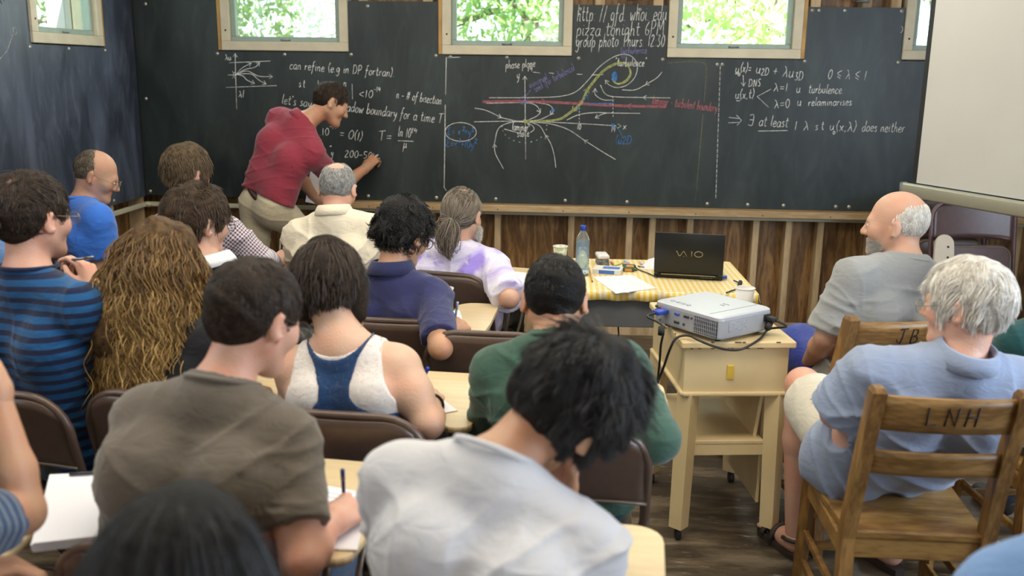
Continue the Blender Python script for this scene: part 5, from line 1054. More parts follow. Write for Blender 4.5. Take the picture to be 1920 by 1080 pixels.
        if collar:
            kind, cm = collar; e1 = lat; e2 = unit(np.cross(nd, lat)); mb = MB(); rr = neck_r + 0.010
            if kind == 'band':
                mb.tube([nc + (e1 * math.cos(t) * (rr + 0.010) + e2 * math.sin(t) * (rr + 0.014)) - base - nd * 0.012 * 1 for t in np.linspace(0, 2 * PI, 40, endpoint=False)], 0.0065, 8, True); mb.build('neckband', cm, root)
            else:
                n = 44; vs = []; fs = []
                prof = [(0.004, -0.012), (0.000, 0.012), (0.003, 0.026), (0.010, 0.024), (0.022, 0.002), (0.028, -0.020), (0.022, -0.022)]
                for i in range(n):
                    t = 2 * PI * i / n
                    for dr, dz in prof:
                        R_ = rr + dr; vs.append(nc + e1 * math.cos(t) * R_ + e2 * math.sin(t) * (R_ + 0.004) + nd * (dz - 0.004) - base)
                m_ = len(prof)
                for i in range(n):
                    for k in range(m_): fs.append((i * m_ + k, ((i + 1) % n) * m_ + k, ((i + 1) % n) * m_ + (k + 1) % m_, i * m_ + (k + 1) % m_))
                mb.add(vs, fs, True); mb.build('collar', cm, root)
    # legs
    kn = []; T_ = trousers or mat('dark_denim', (0.03, 0.04, 0.07), 0.9)
    if legs is None:
        legs = [(Pv + hp * s_ + fw * 0.42 + rt * s_ * 0.03 + V3((0, 0, -0.05)), V3((Pv[0], Pv[1], 0.09)) + hp * s_ + fw * 0.44 + rt * s_ * 0.05) for s_ in (-1, 1)]
    LP = [(rc(Pv + hp * 0.8, Pv - hp * 0.8, 0.093, 0.093), 0.04), (rc(Pv - lat * 0.075, Pv - lat * 0.075 + ax * waist, 0.09, 0.092), 0.04), (rc(Pv + lat * 0.075, Pv + lat * 0.075 + ax * waist, 0.09, 0.092), 0.04)]; sk = []
    for s_, (k_, an) in zip((-1, 1), legs):
        h_ = Pv + hp * s_
        if shorts: e_ = lerp(h_, k_, sh_t); LP += [(rc(h_, e_, 0.10, sh_r), 0.04)]; sk += [(rc(lerp(h_, k_, 0.6), k_, 0.068, 0.056), 0.02), (rc(k_, lerp(k_, an, 0.35), 0.055, 0.056), 0.02), (rc(lerp(k_, an, 0.35), an, 0.056, 0.036), 0.02)]
        else: LP += [(rc(h_, k_, 0.097, 0.072), 0.04), (rc(k_, an, 0.070, 0.056), 0.02)]
    lv = max(vox, 0.007); Vv, Q = Field(LP, lv).mesh(1)
    if trousers is not None:
        KK = dict(K); KK['N'] = Pv; Vv = fold(Vv, normals(Vv, Q), 0.006, KK, hash_(label) + 3, [])
        fast_mesh('shorts' if shorts else 'trousers', [(Vv, Q)], base, T_, root, np.zeros((len(Vv), 3)))
    if sk:
        fast_mesh('bare_leg', [Field(sk, lv).mesh(1)], base, skin, root)
    if shoes is not None:
        for (k_, an) in legs:
            an = V3(an); F_ = Field([(rc(an + V3((0, 0, -0.045)), an + fw * 0.15 + V3((0, 0, -0.055)), 0.042, 0.034), 0.02), (rc(an, an + V3((0, 0, -0.03)), 0.045), 0.02)], 0.007); F_.clip(lambda X, Y, Z: 0.002 - Z + X * 0 + Y * 0)
            fast_mesh('shoe', [F_.mesh(1)], base, shoes, root)
    ctx = dict(root=root, base=base, B=B, H=H, hs=hs, K=K, hands=hands_out, bk=bk, N=N, vox=vox, A=A, fw=fw, trunk=trunk)
    if hair: add_hair(ctx, hair, **(hairkw or {}))
    return ctx
def hash_(s): return sum((i + 1) * ord(c) for i, c in enumerate(s)) % 1000
def add_hair(ctx, hm, n=3500, length=0.04, lift=0.014, thick=0.010, rad=0.0007, bald=None, seed=1, drop=None, extra=(), **kw):
    m, mm = hm; cap = fast_mesh('hair', hair_cap(ctx['H'], ctx['B'], ctx['hs'], thick, bald, min(ctx['vox'], 0.005), seed, drop, extra), ctx['base'], mm, ctx['root'])
    S = grow(ctx['B'], n, seed, length, lift=lift, bald=bald, keep=drop, **kw)
    strand_object('hair_strands', S, ctx['H'], ctx['B'], ctx['hs'], ctx['base'], m, cap, rad)
    return cap
def glasses(ctx, m, r=0.021, wire=0.0011):
    """Spectacles on the nose: two rims, bridge and temples over the ears."""
    H, B, s, base = ctx['H'], ctx['B'], ctx['hs'], ctx['base']; T = lambda p: H + (V3(p) * s) @ B - base; b = MB()
    for q in (-1, 1):
        b.tube([T((q * 0.033 + r * 1.15 * math.cos(t), 0.112 - 0.10 * abs(r * math.cos(t)) * (1 if q * math.cos(t) > 0 else 0.2), -0.002 + r * 0.85 * math.sin(t))) for t in np.linspace(0, 2 * PI, 24, endpoint=False)], wire, 6, True)
        b.tube([T(p) for p in ((q * 0.058, 0.108, 0.004), (q * 0.074, 0.095, 0.006), (q * 0.082, 0.03, 0.012), (q * 0.083, 0.0, 0.016), (q * 0.082, -0.016, 0.004))], wire * 1.2, 6)
    b.tube([T(p) for p in ((-0.011, 0.112, 0.002), (0, 0.118, 0.005), (0.011, 0.112, 0.002))], wire, 6)
    g = b.build('glasses', m, ctx['root'])
    for q in (-1, 1): lb = MB(); lb.add([T((q * 0.033 + r * 1.1 * math.cos(t), 0.111, -0.002 + r * 0.8 * math.sin(t))) for t in np.linspace(0, 2 * PI, 20, endpoint=False)], [tuple(range(20))]); lb.build('lens', M_glass, g)
    return g
def held_pen(label, hand, m, cat='pen', up=(0.3, 0.2, 1.0), L=0.14):
    """A pen gripped between thumb and first finger."""
    T = hand; tip = T(0.030, 0.125, 0.065); u = unit(T(0.045, 0.055, -0.035) - tip); u = unit(u + unit(up) * 0.35); o = thing('pen', label, cat, tuple(tip)); q = MB(); q.cyl(tuple(u * 0.012), tuple(u * L), 0.0042, 0.0045, 10); q.build('barrel', m, o)
    q = MB(); q.cyl((0, 0, 0), tuple(u * 0.012), 0.0008, 0.0035, 8); q.build('tip', MATS['grey_metal'], o); q = MB(); q.cyl(tuple(u * (L - 0.03)), tuple(u * (L + 0.004)), 0.0052, 0.005, 10); q.build('cap', m, o); return o

# ================================================================ THE PEOPLE
BR = hair_mats('brown_hair', (0.030, 0.017, 0.009), (0.10, 0.060, 0.030))
BK = hair_mats('black_hair', (0.004, 0.0035, 0.003), (0.012, 0.010, 0.009), 0.45, None, 0.16)
DB = hair_mats('dark_brown_hair', (0.013, 0.0075, 0.004), (0.058, 0.033, 0.017))
LB = hair_mats('light_brown_hair', (0.060, 0.038, 0.018), (0.20, 0.135, 0.070))
GY = hair_mats('grey_hair', (0.20, 0.20, 0.19), (0.52, 0.51, 0.49), 0.5)
WH = hair_mats('white_hair', (0.52, 0.49, 0.43), (0.85, 0.82, 0.76), 0.5)
GB = hair_mats('greying_brown_hair', (0.075, 0.058, 0.040), (0.30, 0.25, 0.19), 0.45)
GD = hair_mats('golden_brown_hair', (0.055, 0.028, 0.010), (0.24, 0.138, 0.050), 0.32, (0.62, 0.40, 0.14))
M_dark_tr = cloth_mat('dark_trousers', (0.03, 0.035, 0.045)); M_jean = cloth_mat('blue_denim', (0.10, 0.15, 0.24)); M_khaki = cloth_mat('khaki_twill', (0.50, 0.43, 0.29)); M_olive = cloth_mat('dark_olive', (0.035, 0.04, 0.028))
M_shoe = mat('dark_shoe', (0.025, 0.02, 0.016), 0.5); M_wire = mat('wire_frame', (0.30, 0.26, 0.18), 0.3, metal=0.8); M_acet = mat('black_frame', (0.012, 0.011, 0.012), 0.3)
# --- lecturer bending to write on the board
C_mar = cloth_mat('maroon_pique', (0.26, 0.032, 0.052), 0.08)
lec = person('person in maroon polo and khakis bending to write on the chalkboard', (-1.595, 5.500, 1.351), (-1.432, 5.540, 1.456), 68, 28, -4, 35, (-1.802, 5.400, 0.867), SK_T, C_mar, 'short', ('polo', C_mar), M_khaki, DB, vox=0.006, shw=0.185, tilt=16, twist=-8, hunch=0.035, girth=1.04, amp=0.005, shoes=M_shoe, loose=0.006,
    arms={'R': ((-1.422, 5.700, 0.952), (-1.302, 5.880, 1.057), ((0.35, 0.55, 0.45), 0.75), (-0.3, 0.6, -0.9)), 'L': ((-1.697, 5.740, 1.007), (-1.611, 5.800, 0.863), ((0.8, 0.1, -0.5), 0.4), (-0.3, 0.9, 0.2))},
    legs=[((-1.881, 5.420, 0.499), (-1.858, 5.220, 0.224)), ((-1.545, 5.620, 0.567), (-1.471, 5.600, 0.095))], hairkw=dict(n=5000, length=0.035, lift=0.012, thick=0.010, bald='crown', seed=3, gravity=0.4, side=0.5), hem=-0.105, waist=0.05, trap=1.25)
b_ = MB(); P_ = lec['K']['P'] - lec['base']; ax_ = lec['K']['axis']; e1_ = unit(np.cross(ax_, (0, 1, 0.2))); e2_ = np.cross(ax_, e1_)
e1_ = lec['K']['lat']; e2_ = np.cross(ax_, e1_); b_.tube([P_ + ax_ * 0.030 + e1_ * 0.167 * math.cos(t) + e2_ * 0.094 * math.sin(t) for t in np.linspace(0, 2 * PI, 40, endpoint=False)], 0.019, 8, True); b_.build('belt', mat('brown_belt', (0.05, 0.02, 0.012), 0.4), lec['root'])
sheets('lecture_notes', 'white sheet held low in the left hand of the lecturer', [(0, 0), (0.15, 0), (0.15, 0.21), (0, 0.21)], 0.0, 2)
_o = bpy.data.objects['lecture_notes']; _o.location = (-1.588, 5.820, 0.928); _o.rotation_euler = (math.radians(75), math.radians(12), math.radians(20))
tag(MB().cyl((0, 0, 0), (0.02, 0.05, 0.015), 0.005, n=10).build('chalk_stick', mat('white_chalk', (0.8, 0.8, 0.78), 0.9)), 'white chalk in the writing hand of the lecturer', 'chalk').location = (-1.272, 5.935, 1.109)
# --- bright blue T-shirt by the side wall
C_blu = cloth_mat('bright_blue_jersey', (0.05, 0.19, 0.70), 0.06)
p = person('person in bright blue T-shirt and glasses reading by the side wall', (-2.361, 4.380, 1.017), (-2.297, 4.420, 1.137), 72, 24, 0, 45, (-2.26, 4.36, 0.54), SK_R, C_blu, 'short', ('band', C_blu), M_dark_tr, GB, girth=1.05, loose=0.008, vox=0.007,
    arms={'R': ((-2.188, 4.260, 0.707), (-2.160, 4.450, 0.711)), }, hairkw=dict(n=2600, length=0.018, lift=0.005, thick=0.004, bald='recede', seed=4, gravity=1.2), shoes=M_shoe)
glasses(p, M_wire)
# --- checked shirt with pen
C_chk = cloth_mat('burgundy_gingham', (0.66, 0.62, 0.66), 0.04, check=((0.085, 0.02, 0.05), 0.0125))
p = person('person in burgundy checked shirt with light brown hair, pen upright in hand', (-1.681, 4.080, 1.044), (-1.724, 4.120, 1.193), 28, 12, 3, 18, (-1.67, 4.08, 0.54), SK_P, C_chk, 'long', ('polo', cloth_mat('faded_rose_collar', (0.46, 0.38, 0.43))), M_jean, LB, vox=0.007,
    arms={'R': ((-1.380, 4.050, 0.827), (-1.426, 4.367, 0.745), ((0.3, 0.8, 0.2), 0.95), (-0.7, 0.2, -0.7))}, hairkw=dict(n=5500, length=0.085, lift=0.024, thick=0.020, seed=5, gravity=0.45, clumps=140, spread=0.30, wave=0.002, side=0.75), shoes=M_shoe)
held_pen('pale green pen in the hand of the checked shirt', p['hands']['R'], mat('pen_pale_green', (0.45, 0.55, 0.48), 0.4))
# --- black sweater
C_bks = cloth_mat('black_sweater', (0.010, 0.012, 0.013), 0.2); C_whc = cloth_mat('white_collar', (0.72, 0.72, 0.72), 0.03)
p = person('person in black sweater over white collar, brown hair and glasses', (-1.280, 3.220, 0.966), (-1.337, 3.260, 1.115), 36, 8, 2, 25, (-1.15, 3.22, 0.54), SK_R, C_bks, 'long', ('polo', C_whc), M_dark_tr, BR, vox=0.006, hs=1.06,
    hairkw=dict(n=6500, length=0.065, lift=0.026, thick=0.022, seed=6, gravity=0.35, clumps=120, spread=0.45, wave=0.003, side=0.7), shoes=M_shoe)
glasses(p, M_acet)
# --- striped blue shirt
C_str = cloth_mat('blue_striped_jersey', (0.007, 0.075, 0.205), 0.06, stripes=[((0.006, 0.012, 0.045), 0.031, 0.45)])
p = person('person in blue and navy striped shirt with dark hair and a hand raised', (-1.531, 2.520, 1.094), (-1.528, 2.560, 1.232), 22, 4, 0, 18, (-1.52, 2.56, 0.54), SK_P, C_str, 'elbow', ('band', C_str), M_olive, DB, vox=0.006, girth=1.06, hs=1.02, shw=0.185,
    arms={'R': ((-1.441, 2.720, 0.829), (-1.479, 2.780, 0.974), ((-0.35, 0.2, 0.8), 0.9), (-0.8, 0.2, -0.1))}, hairkw=dict(n=6500, length=0.045, lift=0.022, thick=0.018, bald='crown', seed=7, gravity=0.25, spread=0.5, wave=0.003, side=0.5), shoes=M_shoe)
glasses(p, M_wire)
held_pen('silver pen in the raised hand of the striped shirt', p['hands']['R'], MATS['grey_metal'])
# --- long wavy hair
C_blk = cloth_mat('black_cotton', (0.012, 0.012, 0.014), 0.2)
_J = lambda q: q
p = person('person with long golden brown wavy hair in a black top', (-1.191, 2.580, 0.957), (-1.187, 2.620, 1.091), 30, 12, 0, 18, (-1.10, 2.58, 0.54), SK_P, C_blk, 'cap', None, M_dark_tr, None, vox=0.006, shw=0.155, girth=0.92, shoes=M_shoe)
def _back(N, H, B, bk):
    q0 = (N + bk * 0.02 - H) @ B.T; q1 = (N - V3((0, 0, 0.35)) + bk * 0.03 - H) @ B.T
    def f(q):
        ba = q1 - q0; t = np.clip((q - q0) @ ba / (ba @ ba), 0, 1); c = q0 + t[:, None] * ba; d = q - c; l = np.linalg.norm(d, axis=1); R_ = 0.135; return np.where((l < R_)[:, None], c + d / np.maximum(l, 1e-6)[:, None] * R_, q)
    return f
_hk = lambda q: hair_keep(q, None) + 0.012
add_hair(p, GD, n=11000, length=0.56, lift=0.030, thick=0.026, rad=0.0010, seed=8, gravity=0.9, wave=0.015, wfreq=58, clumps=80, spread=0.13, pull=0.55, frizz=0.03, whorl=(0.0, 0.02, 0.13), steps=26, drop=_hk, back=_back(p['N'], p['H'], p['B'], p['bk']),
    extra=[((0, -0.05, 0.0), (-0.01, -0.09, -0.20), 0.092, 0.095), ((-0.06, -0.03, -0.04), (-0.095, -0.06, -0.20), 0.045, 0.04), ((0.06, -0.03, -0.04), (0.075, -0.05, -0.18), 0.045, 0.035)])
# --- grey-brown T-shirt, writing
C_gbr = cloth_mat('grey_brown_jersey', (0.130, 0.109, 0.086), 0.06)
p = person('person in grey-brown T-shirt and black glasses writing with a blue pen', (-0.718, 1.820, 1.018), (-0.669, 1.900, 1.137), 30, 20, 0, 10, (-0.76, 1.72, 0.54), SK_P, C_gbr, 'short', ('band', C_gbr), M_jean, DB, vox=0.005, shw=0.158, girth=1.12, loose=0.006, amp=0.006, hunch=0.04,
    arms={'R': ((-0.503, 1.630, 0.735), (-0.488, 1.780, 0.738), ((0.35, 0.8, 0.05), 0.85), (-0.5, 0.2, -0.9))}, hairkw=dict(n=9000, length=0.040, lift=0.018, thick=0.016, seed=9, gravity=0.4, clumps=160, spread=0.22, side=0.28), shoes=M_shoe)
glasses(p, M_acet)
held_pen('navy blue pen writing beside the grey-brown T-shirt', p['hands']['R'], mat('navy_pen', (0.012, 0.03, 0.16), 0.35))
# --- racerback top
C_nvt = cloth_mat('navy_lace_top', (0.012, 0.045, 0.125), 0.18, dye=[((0.05, 0.07, 0.13), 90, 0.56, 0.66, 3)]); C_cam = cloth_mat('white_camisole', (0.72, 0.68, 0.64), 0.05, dye=[((0.68, 0.57, 0.50), 110, 0.52, 0.60, 5)])
def _prof(Z, us, ws): return np.interp(Z, us, ws)
def tank_clip(X, Y, Z, K, bk):
    N, ax, lat = K['N'], K['axis'], K['lat']; u = (X - N[0]) * ax[0] + (Y - N[1]) * ax[1] + (Z - N[2]) * ax[2]; v = np.abs((X - N[0]) * lat[0] + (Y - N[1]) * lat[1] + (Z - N[2]) * lat[2])
    return np.maximum(v - np.interp(u, [-.24, -.21, -.19, -.165, -.14, -.11, -.05, 0.0, 0.05], [.4, .19, .12, .065, .043, .042, .062, .094, .10]), u - (-0.045 + 5.5 * v * v))
def cami_clip(X, Y, Z, K, bk):
    N, ax, lat = K['N'], K['axis'], K['lat']; u = (X - N[0]) * ax[0] + (Y - N[1]) * ax[1] + (Z - N[2]) * ax[2]; v = np.abs((X - N[0]) * lat[0] + (Y - N[1]) * lat[1] + (Z - N[2]) * lat[2])
    return np.maximum(v - np.interp(u, [-.30, -.20, -.15, -.10, -.05, 0.0, 0.05], [.4, .19, .152, .130, .122, .116, .10]), u - (-0.035 + 3.0 * v * v))
p = person('person with dark bob in navy racerback top over white lace, sunburnt shoulder', (-0.625, 2.460, 0.949), (-0.675, 2.530, 1.055), -8, 30, -4, 4, (-0.57, 2.47, 0.54), SK_L, C_nvt, 'none', None, M_dark_tr, None, vox=0.005, shw=0.150, girth=0.93, tank=True, amp=0.002, tilt=3,
    arms={'R': ((-0.372, 2.372, 0.735), (-0.388, 2.516, 0.738), ((-0.05, 0.8, 0.05), 0.85), (-0.5, 0.1, -0.9))}, shoes=M_shoe)
_F = Field(p['trunk'], 0.005, 0.006); _F.clip(lambda X, Y, Z: cami_clip(X, Y, Z, p['K'], p['bk'])); _F.clip(lambda X, Y, Z: -((Z - 0.62)))
fast_mesh('camisole', [_F.mesh(1)], p['base'], C_cam, p['root'], None, 'white lace camisole')
N_, ax_, lat_, bk_ = p['N'], p['K']['axis'], p['K']['lat'], p['bk']
def on_skin(p, v, u, d, off=0.008):
    """The point where a line across the back meets the trunk."""
    o = p['N'] + p['K']['lat'] * v + p['K']['axis'] * u
    for t in np.arange(0.3, -0.2, -0.003):
        q = o + V3(d) * t
        if min(float(pr[2](q[0], q[1], q[2], off)) for pr, _ in p['trunk']) < 0: return q - p['base']
    return o - p['base']
b_ = MB(); b_.tube([on_skin(p, v, u, d) for v, u, d in ((0.108, -0.03, unit(ax_ - bk_ * 0.4)), (0.112, -0.05, unit(ax_ + bk_ * 0.2)), (0.115, -0.07, unit(ax_ + bk_)), (0.118, -0.09, bk_), (0.120, -0.12, bk_), (0.120, -0.15, bk_))], 0.004, 6); b_.build('bra_strap', mat('beige_strap', (0.58, 0.45, 0.33), 0.6), p['root'])
b_ = MB(); nd_ = unit(p['H'] - N_); b_.tube([N_ - p['base'] + nd_ * 0.028 + lat_ * 0.068 * math.cos(t) + bk_ * (0.068 * math.sin(t) + 0.002) - ax_ * 0.012 * math.sin(t) for t in np.linspace(0, 2 * PI, 40, endpoint=False)], 0.0014, 5, True); b_.build('necklace', mat('thin_chain', (0.5, 0.35, 0.2), 0.3, metal=0.9), p['root'])
b_ = MB(); w_ = V3(p['A'][1][2]); d_ = unit(w_ - p['A'][1][1]); s1_ = unit(np.cross(d_, (0, 0, 1))); s2_ = np.cross(d_, s1_); b_.tube([w_ - d_ * 0.01 - p['base'] + s1_ * 0.034 * math.cos(t) + s2_ * 0.034 * math.sin(t) for t in np.linspace(0, 2 * PI, 24, endpoint=False)], 0.005, 6, True); b_.build('bracelet', mat('dark_beads', (0.02, 0.018, 0.016), 0.3), p['root'])
_bk = lambda q: np.minimum(q[:, 2] - np.interp(q[:, 1], [-.13, -.06, -.02, .03, .045, .06, .082, .12], [-.062, -.060, -.05, -.03, .0, .055, .088, .10]), 1)
add_hair(p, DB, n=9000, length=0.12, side=0.55, lift=0.034, thick=0.032, rad=0.0008, seed=10, gravity=0.6, clumps=120, spread=0.10, pull=0.15, whorl=(0.0, -0.02, 0.13), steps=16, drop=_bk, fall=True, wave=0.002,
    extra=[((-0.058, -0.025, 0.0), (-0.074, 0.0, -0.07), 0.046, 0.030), ((0.058, -0.025, 0.0), (0.074, 0.0, -0.07), 0.046, 0.030), ((-0.035, -0.075, 0.0), (-0.035, -0.086, -0.025), 0.050, 0.034), ((0.035, -0.075, 0.0), (0.035, -0.086, -0.025), 0.050, 0.034)])
held_pen('bright blue pen writing beside the racerback top', p['hands']['R'], mat('bright_blue_pen', (0.01, 0.06, 0.55), 0.35))
# --- cream polo
C_crm = cloth_mat('cream_pique', (0.74, 0.66, 0.50), 0.04)
p = person('person in cream polo shirt with white hair and pink thinning crown', (-1.101, 4.260, 1.003), (-1.098, 4.330, 1.107), 4, 20, 0, 4, (-1.06, 4.30, 0.54), SK_P, C_crm, 'short', ('polo', C_crm), M_khaki, GY, vox=0.006, girth=1.05, loose=0.010, shw=0.185, amp=0.008,
    hairkw=dict(n=4500, length=0.028, lift=0.010, thick=0.007, bald='thin', seed=11, gravity=0.4, side=0.7), shoes=M_shoe)
# --- navy polo, curly hair
C_nvp = cloth_mat('navy_pique', (0.030, 0.033, 0.105), 0.06); C_nvc = cloth_mat('navy_collar_green_tip', (0.022, 0.026, 0.085), 0.05)
p = person('person in navy polo with dark curly hair and black glasses writing', (-0.663, 3.360, 0.934), (-0.627, 3.420, 1.063), 30, 22, 4, 16, (-0.62, 3.42, 0.54), SK_T, C_nvp, 'short', ('polo', C_nvc), M_jean, BK, vox=0.006, loose=0.004, shw=0.160, amp=0.009, sl_t=0.84,
    arms={'R': ((-0.439, 3.066, 0.740), (-0.423, 3.292, 0.738), ((0.25, 0.8, 0.05), 0.85), (-0.5, 0.1, -0.9))}, hairkw=dict(n=6500, length=0.06, lift=0.030, thick=0.026, seed=12, gravity=0.1, curl=0.006, wfreq=170, clumps=260, spread=0.7, rad=0.0008), shoes=M_shoe)
glasses(p, M_acet, 0.023, 0.0016)
held_pen('clear ballpoint pen in the hand of the navy polo', p['hands']['R'], mat('clear_pen', (0.35, 0.45, 0.62), 0.3))
# --- purple tie-dye, ponytail
C_dye = cloth_mat('purple_tie_dye', (0.62, 0.58, 0.74), 0.05, dye=[((0.30, 0.22, 0.62), 5.0, 0.44, 0.62, 2), ((0.74, 0.71, 0.80), 9.0, 0.48, 0.62, 7)])
p = person('person with grey ponytail and white beard in purple tie-dye shirt', (-0.526, 4.120, 0.903), (-0.499, 4.170, 1.023), 18, 14, 0, 14, (-0.52, 4.22, 0.54), SK_R, C_dye, 'short', ('band', C_dye), M_olive, None, vox=0.006, girth=1.08, loose=0.012, amp=0.008, sl_t=0.95,
    arms={'R': ((-0.259, 3.821, 0.735), (-0.247, 4.009, 0.738), ((-0.1, 0.9, 0.0), 0.7), (-0.3, 0.1, -0.9))}, shoes=M_shoe)
add_hair(p, GB, drop=lambda q: np.minimum(hair_keep(q, None), np.linalg.norm(q - V3((0.012, -0.022, 0.118)), axis=1) - 0.040), n=6000, length=0.16, lift=0.014, thick=0.011, seed=13, gravity=0.1, clumps=100, spread=0.10, whorl=(0.0, 0.13, 0.10), steps=14, fall=False, toward=(0.0, -0.118, -0.035))
_tie = V3((0.0, -0.118, -0.035)); _r = np.random.default_rng(5); _n = 1500; _S = np.zeros((_n, 14, 3)); _g = down_local(p['B']); _o = _r.normal(size=(_n, 3)) * 0.006; _ph = _r.uniform(0, 6.28, _n)
for k in range(14):
    u = k / 13; _S[:, k] = _tie + _o * (1 + 2.6 * math.sin(PI * min(1, u * 1.15))) + _g * 0.155 * u * _r.uniform(0.9, 1.1, (_n, 1)) + V3((0, -0.022, 0)) * math.sin(PI * u * 0.8) + V3((1, 0, 0)) * (0.005 * np.sin(_ph * 0.2 + u * 7))[:, None]
strand_object('ponytail', _S, p['H'], p['B'], 1.0, p['base'], GB[0], p['root'], 0.0008)
_t = lambda q: tuple(p['H'] + V3(q) @ p['B'] - p['base'])
b_ = MB(); b_.tube([_t((0.013 * math.cos(a), -0.120 - 0.004 * math.sin(a), -0.036 + 0.011 * math.sin(a))) for a in np.linspace(0, 2 * PI, 20, endpoint=False)], 0.004, 6, True); b_.build('hair_tie', mat('pale_teal_band', (0.35, 0.55, 0.50), 0.6), p['root'])
def beard(p, hm, n=1800, seed=2, L=0.03):
    """Short whiskers over the jaw and chin."""
    r = np.random.default_rng(seed); t = r.uniform(-1, 1, n); a = t * 1.75; z = r.uniform(-0.098, -0.045, n) + 0.03 * np.clip(np.abs(a) - 0.9, 0, 1); R_ = 0.052 + 0.006 * np.cos(a); P0 = np.stack([R_ * np.sin(a) * 1.0, 0.036 + 0.054 * np.cos(a), z], 1); d = np.stack([np.sin(a), np.cos(a), np.full(n, -0.5)], 1) + r.normal(size=(n, 3)) * 0.3; d /= np.linalg.norm(d, axis=1)[:, None]
    S = np.stack([P0 + d * L * k / 4 for k in range(5)], 1); return strand_object('beard', S, p['H'], p['B'], p['hs'], p['base'], hm[0], p['root'], 0.0007)
beard(p, WH, L=0.035)
# --- green sweatshirt
C_grn = cloth_mat('green_sweatshirt', (0.040, 0.092, 0.066), 0.06); C_tea = C_grn
p = person('person in green sweatshirt with short black hair bowed over the tablet', (-0.035, 2.460, 0.962), (-0.047, 2.540, 1.040), 2, 26, 0, 2, (0.0, 2.44, 0.54), SK_T, C_grn, 'long', ('band', C_grn), mat('teal_trousers', (0.012, 0.07, 0.075), 0.9), BK, vox=0.005, loose=0.008, shw=0.172, amp=0.009,
    arms={'R': ((0.223, 2.305, 0.745), (0.153, 2.433, 0.740))}, hairkw=dict(n=8000, length=0.026, lift=0.014, thick=0.011, seed=14, gravity=0.25, side=0.4, stick=0.75, spread=0.25, clumps=400, rad=0.0008), shoes=M_shoe)
# --- white T-shirt, head leaning on hand
C_wht = cloth_mat('white_jersey', (0.56, 0.56, 0.585), 0.03)
p = person('person in white T-shirt with tousled black hair resting the head on a hand', (-0.132, 1.550, 0.993), (-0.004, 1.660, 1.057), 24, 40, 36, 6, (-0.13, 1.44, 0.54), SK_T, C_wht, 'short', ('band', C_wht), M_jean, None, vox=0.005, loose=0.006, shw=0.178, tilt=15, twist=6, nbup=0.004, trap=0.95, amp=0.011, hunch=0.05, hs=1.08,
    arms={'R': ((0.027, 1.720, 0.761), (-0.010, 1.720, 0.856), ((-0.25, 0.1, 0.9), 0.35), (-0.3, -0.9, 0.2))}, shoes=M_shoe)
add_hair(p, BK, n=13000, length=0.10, lift=0.036, thick=0.030, rad=0.0007, seed=15, gravity=0.35, wave=0.008, wfreq=55, clumps=170, spread=0.55, steps=16, pull=0.6, side=0.6)
# --- bald bearded man
C_gtm = cloth_mat('grey_marl', (0.27, 0.28, 0.28), 0.10, weave=300); C_bsh = cloth_mat('blue_nylon', (0.015, 0.035, 0.28), 0.1, rough=0.45)
p = person('person with bald crown and grey beard in grey T-shirt and blue shorts', (1.181, 3.380, 1.020), (1.147, 3.440, 1.139), -64, 4, 0, -35, (1.07, 3.42, 0.54), SK_R, C_gtm, 'short', ('band', C_gtm), C_bsh, WH, vox=0.006, girth=1.06, loose=0.014, amp=0.010, shw=0.19, twist=14, shorts=True, sh_r=0.112, sl_t=0.92,
    arms={'L': ((0.902, 3.300, 0.755), (0.897, 3.520, 0.571), ((-0.2, 0.6, -0.5), 0.5), (0.5, 0.2, -0.7)), 'R': ((1.175, 3.620, 0.635), (0.971, 3.600, 0.591))}, legs=[((0.895, 3.720, 0.601), (0.78, 3.90, 0.09)), ((1.111, 3.860, 0.512), (1.06, 3.98, 0.09))], hairkw=dict(n=3200, length=0.024, lift=0.006, thick=0.004, bald='front', seed=16, gravity=1.0), shoes=M_shoe)
beard(p, hair_mats('pale_grey_hair', (0.36, 0.34, 0.31), (0.62, 0.60, 0.56), 0.5), n=2600, L=0.010)
_bsh = [c for c in p['root'].children if c.name.startswith('shorts')][0]
for dz in (0, 0.022):
    _k = V3((0.916, 3.720, 0.593)); _h = p['K']['P']; _d = unit(_k - _h); _s = unit(np.cross(_d, (0, 0, 1)))
    b_ = MB(); b_.tube([_h - p['base'] + _d * L_q + _s * -0.086 * math.cos(0.6 + dz * 12) * 1.02 * w_q + V3((0, 0, 0.086 * math.sin(0.6 + dz * 12) * w_q * 1.02)) - V3((0.085, 0, 0)) * 0.6 for L_q, w_q in ((0.10, 1.12), (0.2, 1.1), (0.3, 1.07), (0.38, 1.05))], 0.003, 5); b_.build('side_piping', C_whc, _bsh)
# --- white-haired man on the wooden chair
C_pbl = cloth_mat('pale_blue_pique', (0.235, 0.285, 0.40), 0.05); C_lin = cloth_mat('off_white_cotton', (0.60, 0.56, 0.46), 0.05)
p = person('person with white hair and glasses in pale blue polo, arms crossed', (1.050, 2.510, 0.919), (1.061, 2.560, 1.057), -50, 6, 0, -20, (0.92, 2.74, 0.545), SK_P, C_pbl, 'elbow', ('polo', C_pbl), C_lin, WH, vox=0.005, girth=1.16, loose=0.018, shw=0.205, amp=0.012, hs=1.02, shorts=True, twist=16, tilt=-9, trap=0.82, hem=0.04, sh_r=0.100, sh_t=0.70, hunch=0.05,
    arms={'L': ((0.748, 2.580, 0.731), (0.997, 2.800, 0.616)), 'R': ((1.30, 2.55, 0.72), (1.02, 2.80, 0.74))}, legs=[((0.772, 3.050, 0.657), (0.808, 3.120, 0.087)), ((1.10, 3.08, 0.55), (1.12, 3.06, 0.09))], hairkw=dict(n=9000, length=0.085, lift=0.020, thick=0.017, seed=17, gravity=0.5, side=0.75, wave=0.003, clumps=140, spread=0.4, rad=0.0008))
glasses(p, M_wire)
M_sand = mat('sandal_leather', (0.035, 0.025, 0.02), 0.6)
